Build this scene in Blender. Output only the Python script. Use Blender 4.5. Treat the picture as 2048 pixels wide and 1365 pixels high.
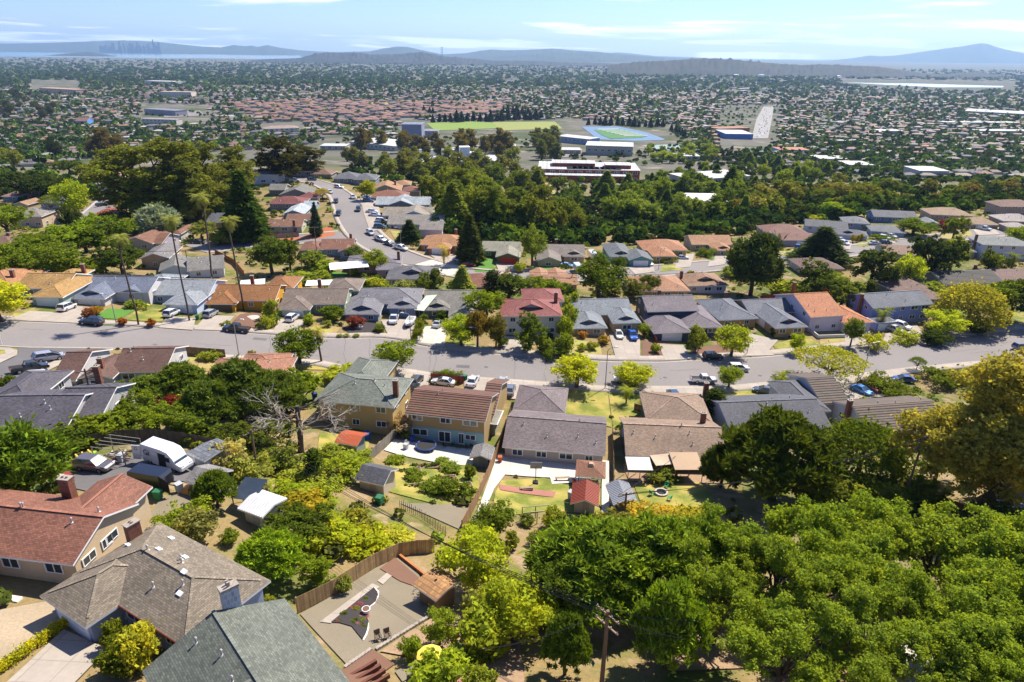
import bpy, bmesh, math, random
import numpy as np
from mathutils import Vector, Matrix
from mathutils.geometry import tessellate_polygon
rad = math.radians
RND = random.Random(11)
NP = np.random.default_rng(5)
sc = bpy.context.scene
for _o in list(bpy.data.objects): bpy.data.objects.remove(_o)
COL = sc.collection

# ---------------------------------------------------------------- camera
FOC = 2048 * 24.0 / 36.0
CX, CY, HORIZON, ROLL = 1024.0, 682.5, 102.0, rad(0.7)
PITCH = math.atan((CY - HORIZON) / FOC)
CP, SP = math.cos(PITCH), math.sin(PITCH)
CAMZ = 160.0
cam = bpy.data.cameras.new('camera'); cam.lens = 24; cam.sensor_width = 36
cam.clip_start = 0.5; cam.clip_end = 90000
camo = bpy.data.objects.new('camera', cam); COL.objects.link(camo)
_F = Vector((0, CP, -SP)); _U0 = Vector((0, SP, CP)); _R0 = Vector((1, 0, 0))
CF, CR, CU = _F, _R0 * math.cos(ROLL) + _U0 * math.sin(ROLL), _U0 * math.cos(ROLL) - _R0 * math.sin(ROLL)
camo.matrix_world = Matrix(((CR.x, CU.x, -CF.x, 0), (CR.y, CU.y, -CF.y, 0), (CR.z, CU.z, -CF.z, CAMZ), (0, 0, 0, 1)))
sc.camera = camo

# ---------------------------------------------------------------- sky and sun
SUN_AZ, SUN_EL = rad(39), rad(50)          # azimuth from +Y towards +X
world = bpy.data.worlds.new('World'); sc.world = world; world.use_nodes = True
nt = world.node_tree; nt.nodes.clear()
def nd(nt, t, **kw):
    n = nt.nodes.new(t)
    for k, v in kw.items(): setattr(n, k, v)
    return n
def mth(nt, op, a, b=None, c=None, clamp=False):
    n = nt.nodes.new('ShaderNodeMath'); n.operation = op; n.use_clamp = clamp
    for i, v in enumerate((a, b, c)):
        if v is None: continue
        if hasattr(v, 'is_output'): nt.links.new(v, n.inputs[i])
        else: n.inputs[i].default_value = v
    return n.outputs[0]
sky = nd(nt, 'ShaderNodeTexSky', sky_type='NISHITA', sun_disc=False)
sky.sun_elevation = SUN_EL; sky.sun_rotation = SUN_AZ; sky.altitude = 100
sky.air_density = 1.0; sky.dust_density = 0.35; sky.ozone_density = 2.5
tc = nd(nt, 'ShaderNodeTexCoord'); sx = nd(nt, 'ShaderNodeSeparateXYZ')
nt.links.new(tc.outputs['Generated'], sx.inputs[0])
zz = mth(nt, 'ADD', mth(nt, 'MAXIMUM', sx.outputs[2], 0.0), 0.035)
cx_ = mth(nt, 'DIVIDE', sx.outputs[0], zz); cy_ = mth(nt, 'DIVIDE', sx.outputs[1], zz)
cv = nd(nt, 'ShaderNodeCombineXYZ')
nt.links.new(mth(nt, 'MULTIPLY', cx_, 0.2), cv.inputs[0]); nt.links.new(mth(nt, 'MULTIPLY', cy_, 0.17), cv.inputs[1])
cv.inputs[2].default_value = 3.7
nz = nd(nt, 'ShaderNodeTexNoise'); nz.inputs['Scale'].default_value = 1.15
nz.inputs['Detail'].default_value = 9; nz.inputs['Roughness'].default_value = 0.56; nz.inputs['Distortion'].default_value = 0.35
nt.links.new(cv.outputs[0], nz.inputs['Vector'])
cr = nd(nt, 'ShaderNodeMapRange'); cr.interpolation_type = 'SMOOTHSTEP'
cr.inputs[1].default_value = 0.51; cr.inputs[2].default_value = 0.61; cr.inputs[4].default_value = 0.9
nt.links.new(nz.outputs[0], cr.inputs[0])
cmix = nd(nt, 'ShaderNodeMix', data_type='RGBA')
skm = nd(nt, 'ShaderNodeMix', data_type='RGBA', blend_type='MULTIPLY'); skm.inputs[0].default_value = 1.0
skm.inputs[7].default_value = (0.62, 0.76, 1.14, 1)
nt.links.new(sky.outputs[0], skm.inputs[6])
nt.links.new(cr.outputs[0], cmix.inputs[0]); nt.links.new(skm.outputs[2], cmix.inputs[6])
cmix.inputs[7].default_value = (8.6, 8.8, 9.2, 1)
bg = nd(nt, 'ShaderNodeBackground'); bg.inputs[1].default_value = 0.076
wo = nd(nt, 'ShaderNodeOutputWorld')
nt.links.new(cmix.outputs[2], bg.inputs[0]); nt.links.new(bg.outputs[0], wo.inputs[0])
sund = Vector((math.sin(SUN_AZ) * math.cos(SUN_EL), math.cos(SUN_AZ) * math.cos(SUN_EL), math.sin(SUN_EL)))
sl = bpy.data.lights.new('sun', 'SUN'); sl.energy = 4.8; sl.angle = rad(0.53); sl.color = (1.0, 0.92, 0.80)
so = bpy.data.objects.new('sun', sl); COL.objects.link(so)
so.rotation_euler = sund.to_track_quat('Z', 'Y').to_euler(); so.location = (60, 60, 260)
vs = sc.view_settings; vs.view_transform = 'Standard'; vs.look = 'None'; vs.exposure = 1.08; vs.gamma = 1.0
vs.use_curve_mapping = False
cyc = sc.cycles; cyc.max_bounces = 6; cyc.transparent_max_bounces = 8; cyc.volume_bounces = 0
cyc.diffuse_bounces = 4; cyc.glossy_bounces = 2; cyc.transmission_bounces = 3

# ---------------------------------------------------------------- terrain function
CTRL = [(0,1365,-43),(500,1365,-44.5),(1000,1365,-47),(1500,1365,-48.5),(2048,1365,-49),
 (0,1180,-44.5),(300,1150,-46),(560,1200,-48),(750,1190,-49.5),(900,1230,-50),(200,940,-47.5),(330,930,-47.8),(450,1000,-48.6),
 (560,1010,-50.8),(660,1080,-51),(800,1050,-54.5),(900,980,-58),(1000,1000,-59),(1100,1040,-58.6),(1300,1000,-60),(1300,1150,-54),
 (1600,1060,-58),(1900,1020,-58),(1700,1200,-53.5),(1060,935,-61.6),(860,890,-60.8),(700,870,-59),(560,880,-56),(100,830,-50.5),(200,720,-53.5),
 (1350,940,-62),(1550,900,-63),(1800,900,-63.5),(2048,850,-64),
 (0,660,-52.3),(200,660,-54),(475,680,-57),(700,700,-59.3),(1000,740,-61.8),(1425,740,-65.2),(1800,710,-66.6),(2048,680,-67.5),
 (100,560,-55),(400,560,-59),(700,570,-61.5),(1050,590,-63.5),(1400,600,-66),(1800,600,-67.5),
 (345,494,-61),(130,500,-60),(480,490,-62),(600,345,-62),(690,400,-60),(735,408,-59.5),(800,500,-63.5),(950,540,-65),(1140,540,-65.5),
 (1295,530,-66.5),(1620,530,-67.5),(1780,490,-68.5),(1900,480,-69),(2040,420,-70),
 (210,400,-68),(60,380,-73),(60,450,-65),(0,500,-60),
 (1100,430,-80),(1300,440,-78),(1000,400,-86),(1500,420,-76),(1700,400,-78),(1400,390,-86),(1900,390,-80),(1200,390,-92),
 (950,320,-110),(1180,340,-105),(1210,290,-118),(1270,267,-124),(1000,250,-128),(700,230,-135),(250,230,-135),(200,300,-125),(500,280,-122),
 (1900,330,-120),(1900,280,-132),(1500,230,-138),(300,170,-150),(1000,170,-150),(1700,200,-148)]
def ray(px, py):
    dx = (px - CX) / FOC; dy = (py - CY) / FOC
    return np.array((CF.x + dx * CR.x - dy * CU.x, CF.y + dx * CR.y - dy * CU.y, CF.z + dx * CR.z - dy * CU.z))
def _uv(X, Y):
    Y = np.maximum(Y, 5.0)
    return X / (Y * 0.75 + 25) * 1.5, np.log(Y + 45) * 1.6
_pts = []; _z = []
for (px, py, h) in CTRL:
    d = ray(px, py); t = h / d[2]; _pts.append((d[0] * t, d[1] * t)); _z.append(h + CAMZ)
for Y in (3500., 6000., 12000., 30000.):
    for k in (-0.8, 0, 0.8): _pts.append((k * Y, Y)); _z.append({3500.: 6.}.get(Y, 0.))
_pts = np.array(_pts); _z = np.array(_z)
_U = np.stack(_uv(_pts[:, 0], _pts[:, 1]), 1)
def _tps(r2): return np.where(r2 > 1e-9, r2 * np.log(np.maximum(r2, 1e-9)), 0)
_n = len(_U); _K = _tps(((_U[:, None] - _U[None]) ** 2).sum(-1)) + np.eye(_n) * 0.01
_Pm = np.concatenate([np.ones((_n, 1)), _U], 1)
_A = np.zeros((_n + 3, _n + 3)); _A[:_n, :_n] = _K; _A[:_n, _n:] = _Pm; _A[_n:, :_n] = _Pm.T
_W = np.linalg.solve(_A, np.concatenate([_z, np.zeros(3)]))
def TZ(X, Y):
    X = np.asarray(X, float); Y = np.asarray(Y, float); sh = X.shape
    u, v = _uv(X.ravel(), Y.ravel()); out = np.empty(u.size)
    for s in range(0, u.size, 20000):
        a = np.stack((u[s:s + 20000], v[s:s + 20000]), 1)
        k = _tps(((a[:, None] - _U[None]) ** 2).sum(-1))
        out[s:s + 20000] = k @ _W[:_n] + _W[_n] + a @ _W[_n + 1:]
    Yr = Y.ravel(); f = np.clip((Yr - 2500) / 2500, 0, 1)
    out = out * (1 - f)
    return np.clip(out, 0, 125).reshape(sh)
def tz(x, y): return float(TZ(np.array([x]), np.array([y]))[0])
_T = np.concatenate([np.linspace(25, 420, 500), np.geomspace(422, 16000, 500)])
def P(px, py, dz=0.0):
    """point where the ray through a photo pixel meets the ground (raised by dz)"""
    d = ray(px, py); X = d[0] * _T; Y = d[1] * _T; Z = CAMZ + d[2] * _T
    f = Z - TZ(X, Y) - dz; i = int(np.argmax(f < 0))
    if not f[i] < 0: i = len(_T) - 1; t = _T[i]
    elif i == 0: t = _T[0]
    else: t = _T[i - 1] + (_T[i] - _T[i - 1]) * f[i - 1] / (f[i - 1] - f[i])
    return Vector((d[0] * t, d[1] * t, CAMZ + d[2] * t))
def PZ(px, py, z):
    d = ray(px, py); t = (z - CAMZ) / d[2]; return Vector((d[0] * t, d[1] * t, z))
def proj(v):
    d = Vector((v[0], v[1], v[2] - CAMZ)); zc = d.dot(CF); return CX + FOC * d.dot(CR) / zc, CY - FOC * d.dot(CU) / zc, zc
def projn(X, Y, Z):
    Z = Z - CAMZ; zc = X * CF.x + Y * CF.y + Z * CF.z
    return CX + FOC * (X * CR.x + Y * CR.y + Z * CR.z) / zc, CY - FOC * (X * CU.x + Y * CU.y + Z * CU.z) / zc, zc
def height_for(base, ytop):
    """height of an upright thing standing at base whose top shows on photo row ytop"""
    d = Vector((base.x, base.y, base.z - CAMZ)); yt = (ytop - CY) / FOC; zc = d.dot(CF)
    return -(d.dot(CU) + yt * zc) / (CU.z + yt * CF.z), zc

# ---------------------------------------------------------------- objects
def lin(c): return c / 12.92 if c <= 0.04045 else ((c + 0.055) / 1.055) ** 2.4
def C(h, k=1.0):
    return tuple(min(1.0, lin(int(h[i:i + 2], 16) / 255) * k) for i in (0, 2, 4)) + (1.0,)
def tag(o, label=None, cat=None, group=None, kind=None):
    if label: o['label'] = label
    if cat: o['category'] = cat
    if group: o['group'] = group
    if kind: o['kind'] = kind
    return o
def ob(name, mesh, parent=None, loc=None, rz=0.0, scale=None, color=None):
    o = bpy.data.objects.new(name, mesh); COL.objects.link(o)
    if parent is not None: o.parent = parent
    if loc is not None: o.location = loc
    if rz: o.rotation_euler = (0, 0, rz)
    if scale is not None: o.scale = scale if hasattr(scale, '__len__') else (scale,) * 3
    if color is not None: o.color = color
    return o
def root(name, loc, rz=0.0, label=None, cat=None, group=None):
    o = ob(name, None, None, loc, rz); o.empty_display_size = 0.5
    return tag(o, label, cat, group)
class MB:
    def __init__(s): s.v = []; s.f = []; s.m = []
    def add(s, vs, fs, mi=0):
        b = len(s.v); s.v += [tuple(v) for v in vs]
        for f in fs: s.f.append([i + b for i in f]); s.m.append(mi)
        return s
    def box(s, x0, x1, y0, y1, z0, z1, mi=0, t=1.0):
        cx, cy = (x0 + x1) / 2, (y0 + y1) / 2
        vs = [(x0, y0, z0), (x1, y0, z0), (x1, y1, z0), (x0, y1, z0)]
        vs += [(cx + (x - cx) * t, cy + (y - cy) * t, z1) for x, y, _ in vs]
        return s.add(vs, [(3, 2, 1, 0), (4, 5, 6, 7), (0, 1, 5, 4), (1, 2, 6, 5), (2, 3, 7, 6), (3, 0, 4, 7)], mi)
    def beam(s, a, b, w, h=None, mi=0):
        a, b = Vector(a), Vector(b); d = (b - a).normalized(); h = h or w
        u = d.cross(Vector((0, 0, 1)));  u = u.normalized() if u.length > 1e-4 else Vector((1, 0, 0))
        n = u.cross(d); u = u * w / 2; n = n * h / 2
        vs = [p + i * u + j * n for p in (a, b) for i, j in ((-1, -1), (1, -1), (1, 1), (-1, 1))]
        return s.add(vs, [(3, 2, 1, 0), (4, 5, 6, 7), (0, 1, 5, 4), (1, 2, 6, 5), (2, 3, 7, 6), (3, 0, 4, 7)], mi)
    def tube(s, pts, rs, n=8, mi=0, cap=True):
        pts = [Vector(p) for p in pts]; rings = []
        for i, p in enumerate(pts):
            d = (pts[min(i + 1, len(pts) - 1)] - pts[max(i - 1, 0)]).normalized()
            u = d.cross(Vector((0.31, 0.95, 0.05))); u = u.normalized(); w = d.cross(u)
            r = rs[i] if hasattr(rs, '__len__') else rs
            rings.append([p + (u * math.cos(2 * math.pi * k / n) + w * math.sin(2 * math.pi * k / n)) * r for k in range(n)])
        vs = [v for r in rings for v in r]; fs = []
        for i in range(len(pts) - 1):
            for k in range(n):
                fs.append((i * n + k, i * n + (k + 1) % n, (i + 1) * n + (k + 1) % n, (i + 1) * n + k))
        if cap: fs += [tuple(range(n))[::-1], tuple((len(pts) - 1) * n + k for k in range(n))]
        return s.add(vs, fs, mi)
    def cyl(s, c, r, z0, z1, n=12, mi=0, r2=None): return s.tube([(c[0], c[1], z0), (c[0], c[1], z1)], [r, r if r2 is None else r2], n, mi)
    def prism(s, poly, y0, y1, axis='y', mi=0):
        """poly in (a,z), extruded along the other horizontal axis"""
        n = len(poly)
        f = (lambda a, z, e: (a, e, z)) if axis == 'y' else (lambda a, z, e: (e, a, z))
        vs = [f(a, z, y0) for a, z in poly] + [f(a, z, y1) for a, z in poly]
        return s.add(vs, [tuple(range(n)), tuple(range(2 * n - 1, n - 1, -1))] + [(i, i + n, (i + 1) % n + n, (i + 1) % n) for i in range(n)], mi)
    def mesh(s, name, mats, smooth=False):
        me = bpy.data.meshes.new(name); me.from_pydata(s.v, [], s.f)
        for m in (mats if isinstance(mats, (list, tuple)) else [mats]): me.materials.append(m)
        if any(s.m): me.polygons.foreach_set('material_index', s.m)
        bm = bmesh.new(); bm.from_mesh(me); bmesh.ops.recalc_face_normals(bm, faces=bm.faces[:]); bm.to_mesh(me); bm.free()
        if smooth: me.polygons.foreach_set('use_smooth', [True] * len(me.polygons))
        me.update(); return me
    def build(s, name, mats, parent=None, loc=None, rz=0.0, color=None, smooth=False):
        return ob(name, s.mesh(name, mats, smooth), parent, loc, rz, None, color)
def np_mesh(name, V, Fq, mats, k=4, cols=None, mi=None, smooth=False):
    me = bpy.data.meshes.new(name); V = np.asarray(V, np.float32); Fq = np.asarray(Fq, np.int32)
    me.vertices.add(len(V)); me.vertices.foreach_set('co', V.ravel())
    me.loops.add(Fq.size); me.loops.foreach_set('vertex_index', Fq.ravel())
    me.polygons.add(len(Fq)); me.polygons.foreach_set('loop_start', np.arange(0, Fq.size, k, dtype=np.int32))
    me.polygons.foreach_set('loop_total', np.full(len(Fq), k, np.int32))
    for m in (mats if isinstance(mats, (list, tuple)) else [mats]): me.materials.append(m)
    if mi is not None: me.polygons.foreach_set('material_index', np.asarray(mi, np.int32))
    if cols is not None:
        a = me.color_attributes.new('Col', 'FLOAT_COLOR', 'POINT'); a.data.foreach_set('color', np.asarray(cols, np.float32).ravel())
    if smooth: me.polygons.foreach_set('use_smooth', np.ones(len(Fq), bool))
    me.update(calc_edges=True); me.validate(); return me
def bez(p0, p1, sag, n=10):
    p0, p1 = Vector(p0), Vector(p1)
    return [p0.lerp(p1, i / n) - Vector((0, 0, sag * 4 * (i / n) * (1 - i / n))) for i in range(n + 1)]

# ---------------------------------------------------------------- materials
MATS = {}
def new_mat(name):
    m = bpy.data.materials.new(name); m.use_nodes = True; MATS[name] = m
    return m, m.node_tree, m.node_tree.nodes['Principled BSDF']
def pm(name, col=None, rough=0.85, ns=3.0, amt=0.25, bump=0.0, metal=0.0, spec=0.3, coat=0.0, ns2=0.25, amt2=0.2, tint=None, attr=False):
    """col=None reads the object's own colour; two noise octaves vary it like wear and weather"""
    m, nt, b = new_mat(name)
    if attr: src = nd(nt, 'ShaderNodeVertexColor', layer_name='Col').outputs[0]
    elif col is None: src = nd(nt, 'ShaderNodeObjectInfo').outputs['Color']
    else: r = nd(nt, 'ShaderNodeRGB'); r.outputs[0].default_value = col; src = r.outputs[0]
    tc = nd(nt, 'ShaderNodeTexCoord'); g = nd(nt, 'ShaderNodeNewGeometry')
    n1 = nd(nt, 'ShaderNodeTexNoise'); n1.inputs['Scale'].default_value = ns; n1.inputs['Detail'].default_value = 5
    n2 = nd(nt, 'ShaderNodeTexNoise'); n2.inputs['Scale'].default_value = ns2; n2.inputs['Detail'].default_value = 3
    for n in (n1, n2): nt.links.new(g.outputs['Position'], n.inputs['Vector'])
    f = mth(nt, 'MULTIPLY', mth(nt, 'ADD', mth(nt, 'MULTIPLY', mth(nt, 'SUBTRACT', n1.outputs[0], 0.5), amt * 2), 1.0),
            mth(nt, 'ADD', mth(nt, 'MULTIPLY', mth(nt, 'SUBTRACT', n2.outputs[0], 0.5), amt2 * 2), 1.0))
    mx = nd(nt, 'ShaderNodeVectorMath', operation='SCALE'); nt.links.new(src, mx.inputs[0]); nt.links.new(f, mx.inputs['Scale'])
    out = mx.outputs[0]
    if tint is not None:
        t = nd(nt, 'ShaderNodeMix', data_type='RGBA'); t.inputs[7].default_value = tint
        nt.links.new(out, t.inputs[6]); nt.links.new(mth(nt, 'MULTIPLY', mth(nt, 'SUBTRACT', n2.outputs[0], 0.42), 4.0, clamp=True), t.inputs[0]); out = t.outputs[2]
    nt.links.new(out, b.inputs['Base Color']); b.inputs['Roughness'].default_value = rough; b.inputs['Metallic'].default_value = metal
    b.inputs['Specular IOR Level'].default_value = spec; b.inputs['Coat Weight'].default_value = coat; b.inputs['Coat Roughness'].default_value = 0.08
    if bump:
        bp = nd(nt, 'ShaderNodeBump'); bp.inputs['Strength'].default_value = bump; bp.inputs['Distance'].default_value = 0.05
        nt.links.new(n1.outputs[0], bp.inputs['Height']); nt.links.new(bp.outputs[0], b.inputs['Normal'])
    return m
def shingle_mat(name, row=0.2, tab=0.34, dark=0.5, vary=0.7, bump=0.5):
    m, nt, b = new_mat(name)
    src = nd(nt, 'ShaderNodeObjectInfo').outputs['Color']
    tc = nd(nt, 'ShaderNodeTexCoord'); s = nd(nt, 'ShaderNodeSeparateXYZ'); nt.links.new(tc.outputs['Object'], s.inputs[0])
    sn = nd(nt, 'ShaderNodeSeparateXYZ'); nt.links.new(tc.outputs['Normal'], sn.inputs[0])
    sel = mth(nt, 'GREATER_THAN', mth(nt, 'ABSOLUTE', sn.outputs[0]), mth(nt, 'ABSOLUTE', sn.outputs[1]))
    h = mth(nt, 'ADD', mth(nt, 'MULTIPLY', s.outputs[1], sel), mth(nt, 'MULTIPLY', s.outputs[0], mth(nt, 'SUBTRACT', 1.0, sel)))
    cv = nd(nt, 'ShaderNodeCombineXYZ'); nt.links.new(h, cv.inputs[0]); nt.links.new(mth(nt, 'MULTIPLY', s.outputs[2], 3.1), cv.inputs[1])
    br = nd(nt, 'ShaderNodeTexBrick'); nt.links.new(cv.outputs[0], br.inputs['Vector'])
    br.inputs['Scale'].default_value = 1.0; br.inputs['Brick Width'].default_value = tab; br.inputs['Row Height'].default_value = row
    br.inputs['Mortar Size'].default_value = 0.022; br.inputs['Mortar Smooth'].default_value = 0.6; br.offset = 0.5
    br.inputs['Color1'].default_value = (1 - vary * 0.45,) * 3 + (1,); br.inputs['Color2'].default_value = (1 + vary * 0.35,) * 3 + (1,)
    br.inputs['Mortar'].default_value = (dark,) * 3 + (1,)
    g = nd(nt, 'ShaderNodeNewGeometry'); n2 = nd(nt, 'ShaderNodeTexNoise'); n2.inputs['Scale'].default_value = 0.35; n2.inputs['Detail'].default_value = 5
    nt.links.new(g.outputs['Position'], n2.inputs['Vector'])
    n3 = nd(nt, 'ShaderNodeTexNoise'); n3.inputs['Scale'].default_value = 9; nt.links.new(g.outputs['Position'], n3.inputs['Vector'])
    f = mth(nt, 'ADD', mth(nt, 'MULTIPLY', n2.outputs[0], 0.75), mth(nt, 'MULTIPLY', n3.outputs[0], 0.4))
    f = mth(nt, 'ADD', f, 0.42)
    a = nd(nt, 'ShaderNodeMix', data_type='RGBA', blend_type='MULTIPLY'); a.inputs[0].default_value = 1.0
    nt.links.new(src, a.inputs[6]); nt.links.new(br.outputs[0], a.inputs[7])
    mx = nd(nt, 'ShaderNodeVectorMath', operation='SCALE'); nt.links.new(a.outputs[2], mx.inputs[0]); nt.links.new(f, mx.inputs['Scale'])
    nt.links.new(mx.outputs[0], b.inputs['Base Color']); b.inputs['Roughness'].default_value = 0.78; b.inputs['Specular IOR Level'].default_value = 0.35
    bp = nd(nt, 'ShaderNodeBump'); bp.inputs['Strength'].default_value = bump; bp.inputs['Distance'].default_value = 0.04
    nt.links.new(br.outputs[0], bp.inputs['Height']); nt.links.new(bp.outputs[0], b.inputs['Normal'])
    return m
def leaf_mat(name, trans=0.48, vary=0.55, warm=(1.18, 1.05, 0.7, 1), attr=False):
    m, nt, b = new_mat(name); nt.nodes.remove(b)
    out = [n for n in nt.nodes if n.type == 'OUTPUT_MATERIAL'][0]
    src = nd(nt, 'ShaderNodeVertexColor', layer_name='Col').outputs[0] if attr else nd(nt, 'ShaderNodeObjectInfo').outputs['Color']
    g = nd(nt, 'ShaderNodeNewGeometry'); n = nd(nt, 'ShaderNodeTexNoise'); n.inputs['Scale'].default_value = 0.55; n.inputs['Detail'].default_value = 4
    nt.links.new(g.outputs['Position'], n.inputs['Vector'])
    f = mth(nt, 'ADD', mth(nt, 'MULTIPLY', g.outputs['Random Per Island'], vary), 1 - vary * 0.5)
    f = mth(nt, 'MULTIPLY', f, mth(nt, 'ADD', mth(nt, 'MULTIPLY', n.outputs[0], 0.9), 0.55))
    w = nd(nt, 'ShaderNodeMix', data_type='RGBA', blend_type='MULTIPLY'); nt.links.new(src, w.inputs[6]); w.inputs[7].default_value = warm
    nt.links.new(mth(nt, 'MULTIPLY', mth(nt, 'SUBTRACT', n.outputs[0], 0.45), 4.0, clamp=True), w.inputs[0])
    mx = nd(nt, 'ShaderNodeVectorMath', operation='SCALE'); nt.links.new(w.outputs[2], mx.inputs[0]); nt.links.new(f, mx.inputs['Scale'])
    d = nd(nt, 'ShaderNodeBsdfDiffuse'); t = nd(nt, 'ShaderNodeBsdfTranslucent'); ms = nd(nt, 'ShaderNodeMixShader'); ms.inputs[0].default_value = trans
    ty = nd(nt, 'ShaderNodeMix', data_type='RGBA', blend_type='MULTIPLY'); ty.inputs[0].default_value = 1; ty.inputs[7].default_value = (1.18, 1.08, 0.6, 1)
    nt.links.new(mx.outputs[0], ty.inputs[6])
    nt.links.new(mx.outputs[0], d.inputs[0]); nt.links.new(ty.outputs[2], t.inputs[0])
    nt.links.new(d.outputs[0], ms.inputs[1]); nt.links.new(t.outputs[0], ms.inputs[2]); nt.links.new(ms.outputs[0], out.inputs[0])
    return m
M_shingle = shingle_mat('shingle_roof'); M_tile = shingle_mat('tile_roof', 0.42, 0.9, 0.4, 0.25, 0.6)
M_trim = pm('painted_trim', (0.72, 0.71, 0.68, 1), 0.6, 6, 0.08, 0, amt2=0.1)
M_wall = pm('stucco_wall', None, 0.9, 5, 0.12, 0.2, ns2=0.4, amt2=0.14)
M_any = pm('painted_surface', None, 0.65, 4, 0.14, 0.1)
M_metal = pm('coated_metal', None, 0.4, 3, 0.12, 0, metal=0.5)
M_glass = pm('window_glass', (0.035, 0.045, 0.055, 1), 0.06, 1.2, 0.3, 0, spec=0.8)
M_brick = shingle_mat('chimney_brick', 0.25, 0.22, 1.35, 0.6, 0.3)
M_wood = pm('weathered_wood', None, 0.85, 9, 0.35, 0.3, ns2=1.3, amt2=0.35)
def joints(m, size, dark):
    nt = m.node_tree; b = nt.nodes['Principled BSDF']; l = b.inputs['Base Color'].links[0]; g = nd(nt, 'ShaderNodeNewGeometry')
    br = nd(nt, 'ShaderNodeTexBrick'); br.inputs['Scale'].default_value = 1; br.inputs['Brick Width'].default_value = size; br.inputs['Row Height'].default_value = size; br.offset = 0
    br.inputs['Mortar Size'].default_value = .05; br.inputs['Color1'].default_value = (.93, .93, .93, 1); br.inputs['Color2'].default_value = (1.04, 1.04, 1.04, 1); br.inputs['Mortar'].default_value = (dark, dark, dark, 1)
    nt.links.new(g.outputs['Position'], br.inputs['Vector']); x = nd(nt, 'ShaderNodeMix', data_type='RGBA', blend_type='MULTIPLY'); x.inputs[0].default_value = 1
    nt.links.new(l.from_socket, x.inputs[6]); nt.links.new(br.outputs[0], x.inputs[7]); nt.links.new(x.outputs[2], b.inputs['Base Color']); return m
M_conc = pm('concrete', (0.304, 0.264, 0.221, 1), 0.9, 2.2, 0.14, 0.1, ns2=0.18, amt2=0.2)
M_conc2 = pm('pale_concrete', (0.429, 0.4, 0.348, 1), 0.9, 1.6, 0.14, 0.1, ns2=0.25, amt2=0.18)
joints(M_conc, 2.4, .74); joints(M_conc2, 3.0, .78)
M_asph = pm('asphalt', (0.181, 0.164, 0.155, 1), 0.92, 1.4, 0.1, 0.12, ns2=0.07, amt2=0.16)
M_asph2 = pm('dark_asphalt', (0.106, 0.1, 0.1, 1), 0.92, 1.4, 0.14, 0.12, ns2=0.12, amt2=0.22)
M_lawn = pm('lawn', (0.152, 0.172, 0.024, 1), 0.95, 3, 0.45, 0.3, ns2=0.28, amt2=0.5, tint=(0.33, 0.255, 0.065, 1))
M_turf = pm('green_turf', (0.068, 0.171, 0.02, 1), 0.95, 6, 0.2, 0.2)
M_dry = pm('dry_grass', (0.288, 0.208, 0.08, 1), 0.95, 2.5, 0.5, 0.4, ns2=0.3, amt2=0.4, tint=(0.26, 0.26, 0.06, 1))
M_sand = pm('pale_sand', (0.30, 0.235, 0.155, 1), 0.95, 5, 0.3, 0.3, ns2=0.3, amt2=0.25)
M_gravel = pm('gravel', (0.172, 0.145, 0.1, 1), 0.95, 14, 0.42, 0.5, ns2=0.3, amt2=0.16)
M_soil = pm('soil', (0.257, 0.172, 0.105, 1), 0.95, 3, 0.4, 0.4, ns2=0.4, amt2=0.3)
M_mulch = pm('bark_mulch', (0.144, 0.077, 0.05, 1), 0.95, 16, 0.5, 0.5)
M_rmulch = pm('red_mulch', (0.336, 0.104, 0.04, 1), 0.95, 12, 0.4, 0.5)
M_black = pm('black_mulch', (0.035, 0.03, 0.03, 1), 0.95, 16, 0.5, 0.5)
M_paver = pm('red_paver', (0.272, 0.12, 0.088, 1), 0.9, 7, 0.35, 0.3)
M_bark = pm('tree_bark', (0.095, 0.07, 0.052, 1), 0.95, 7, 0.5, 0.6)
M_dead = pm('dead_wood', (0.42, 0.37, 0.31, 1), 0.9, 7, 0.35, 0.4)
M_leaf = leaf_mat('leaf'); M_needle = leaf_mat('needle', 0.3, 0.6, (1.2, 1.1, 0.6, 1)); M_farleaf = leaf_mat('far_leaf', 0.3, 0.5, attr=True)
M_palm = leaf_mat('palm_frond', 0.3, 0.4)
M_paint = pm('car_paint', None, 0.28, 1.5, 0.04, 0, metal=0.25, spec=0.5, coat=0.8, amt2=0.03)
M_rubber = pm('rubber', (0.02, 0.02, 0.021, 1), 0.85)
M_chrome = pm('alloy', (0.45, 0.45, 0.46, 1), 0.3, metal=0.9)
M_lamp = pm('lamp_lens', (0.7, 0.7, 0.68, 1), 0.15, spec=0.7); M_tail = pm('tail_lens', (0.35, 0.015, 0.012, 1), 0.2)
M_tin = pm('rusty_corrugated', None, 0.7, 2.5, 0.45, 0.2, metal=0.2, ns2=1.1, amt2=0.4)
M_attr = pm('far_surfaces', None, 0.8, 0.3, 0.12, 0, attr=True)
M_cloth = pm('canvas', None, 0.9, 3, 0.14, 0.2)
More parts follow.
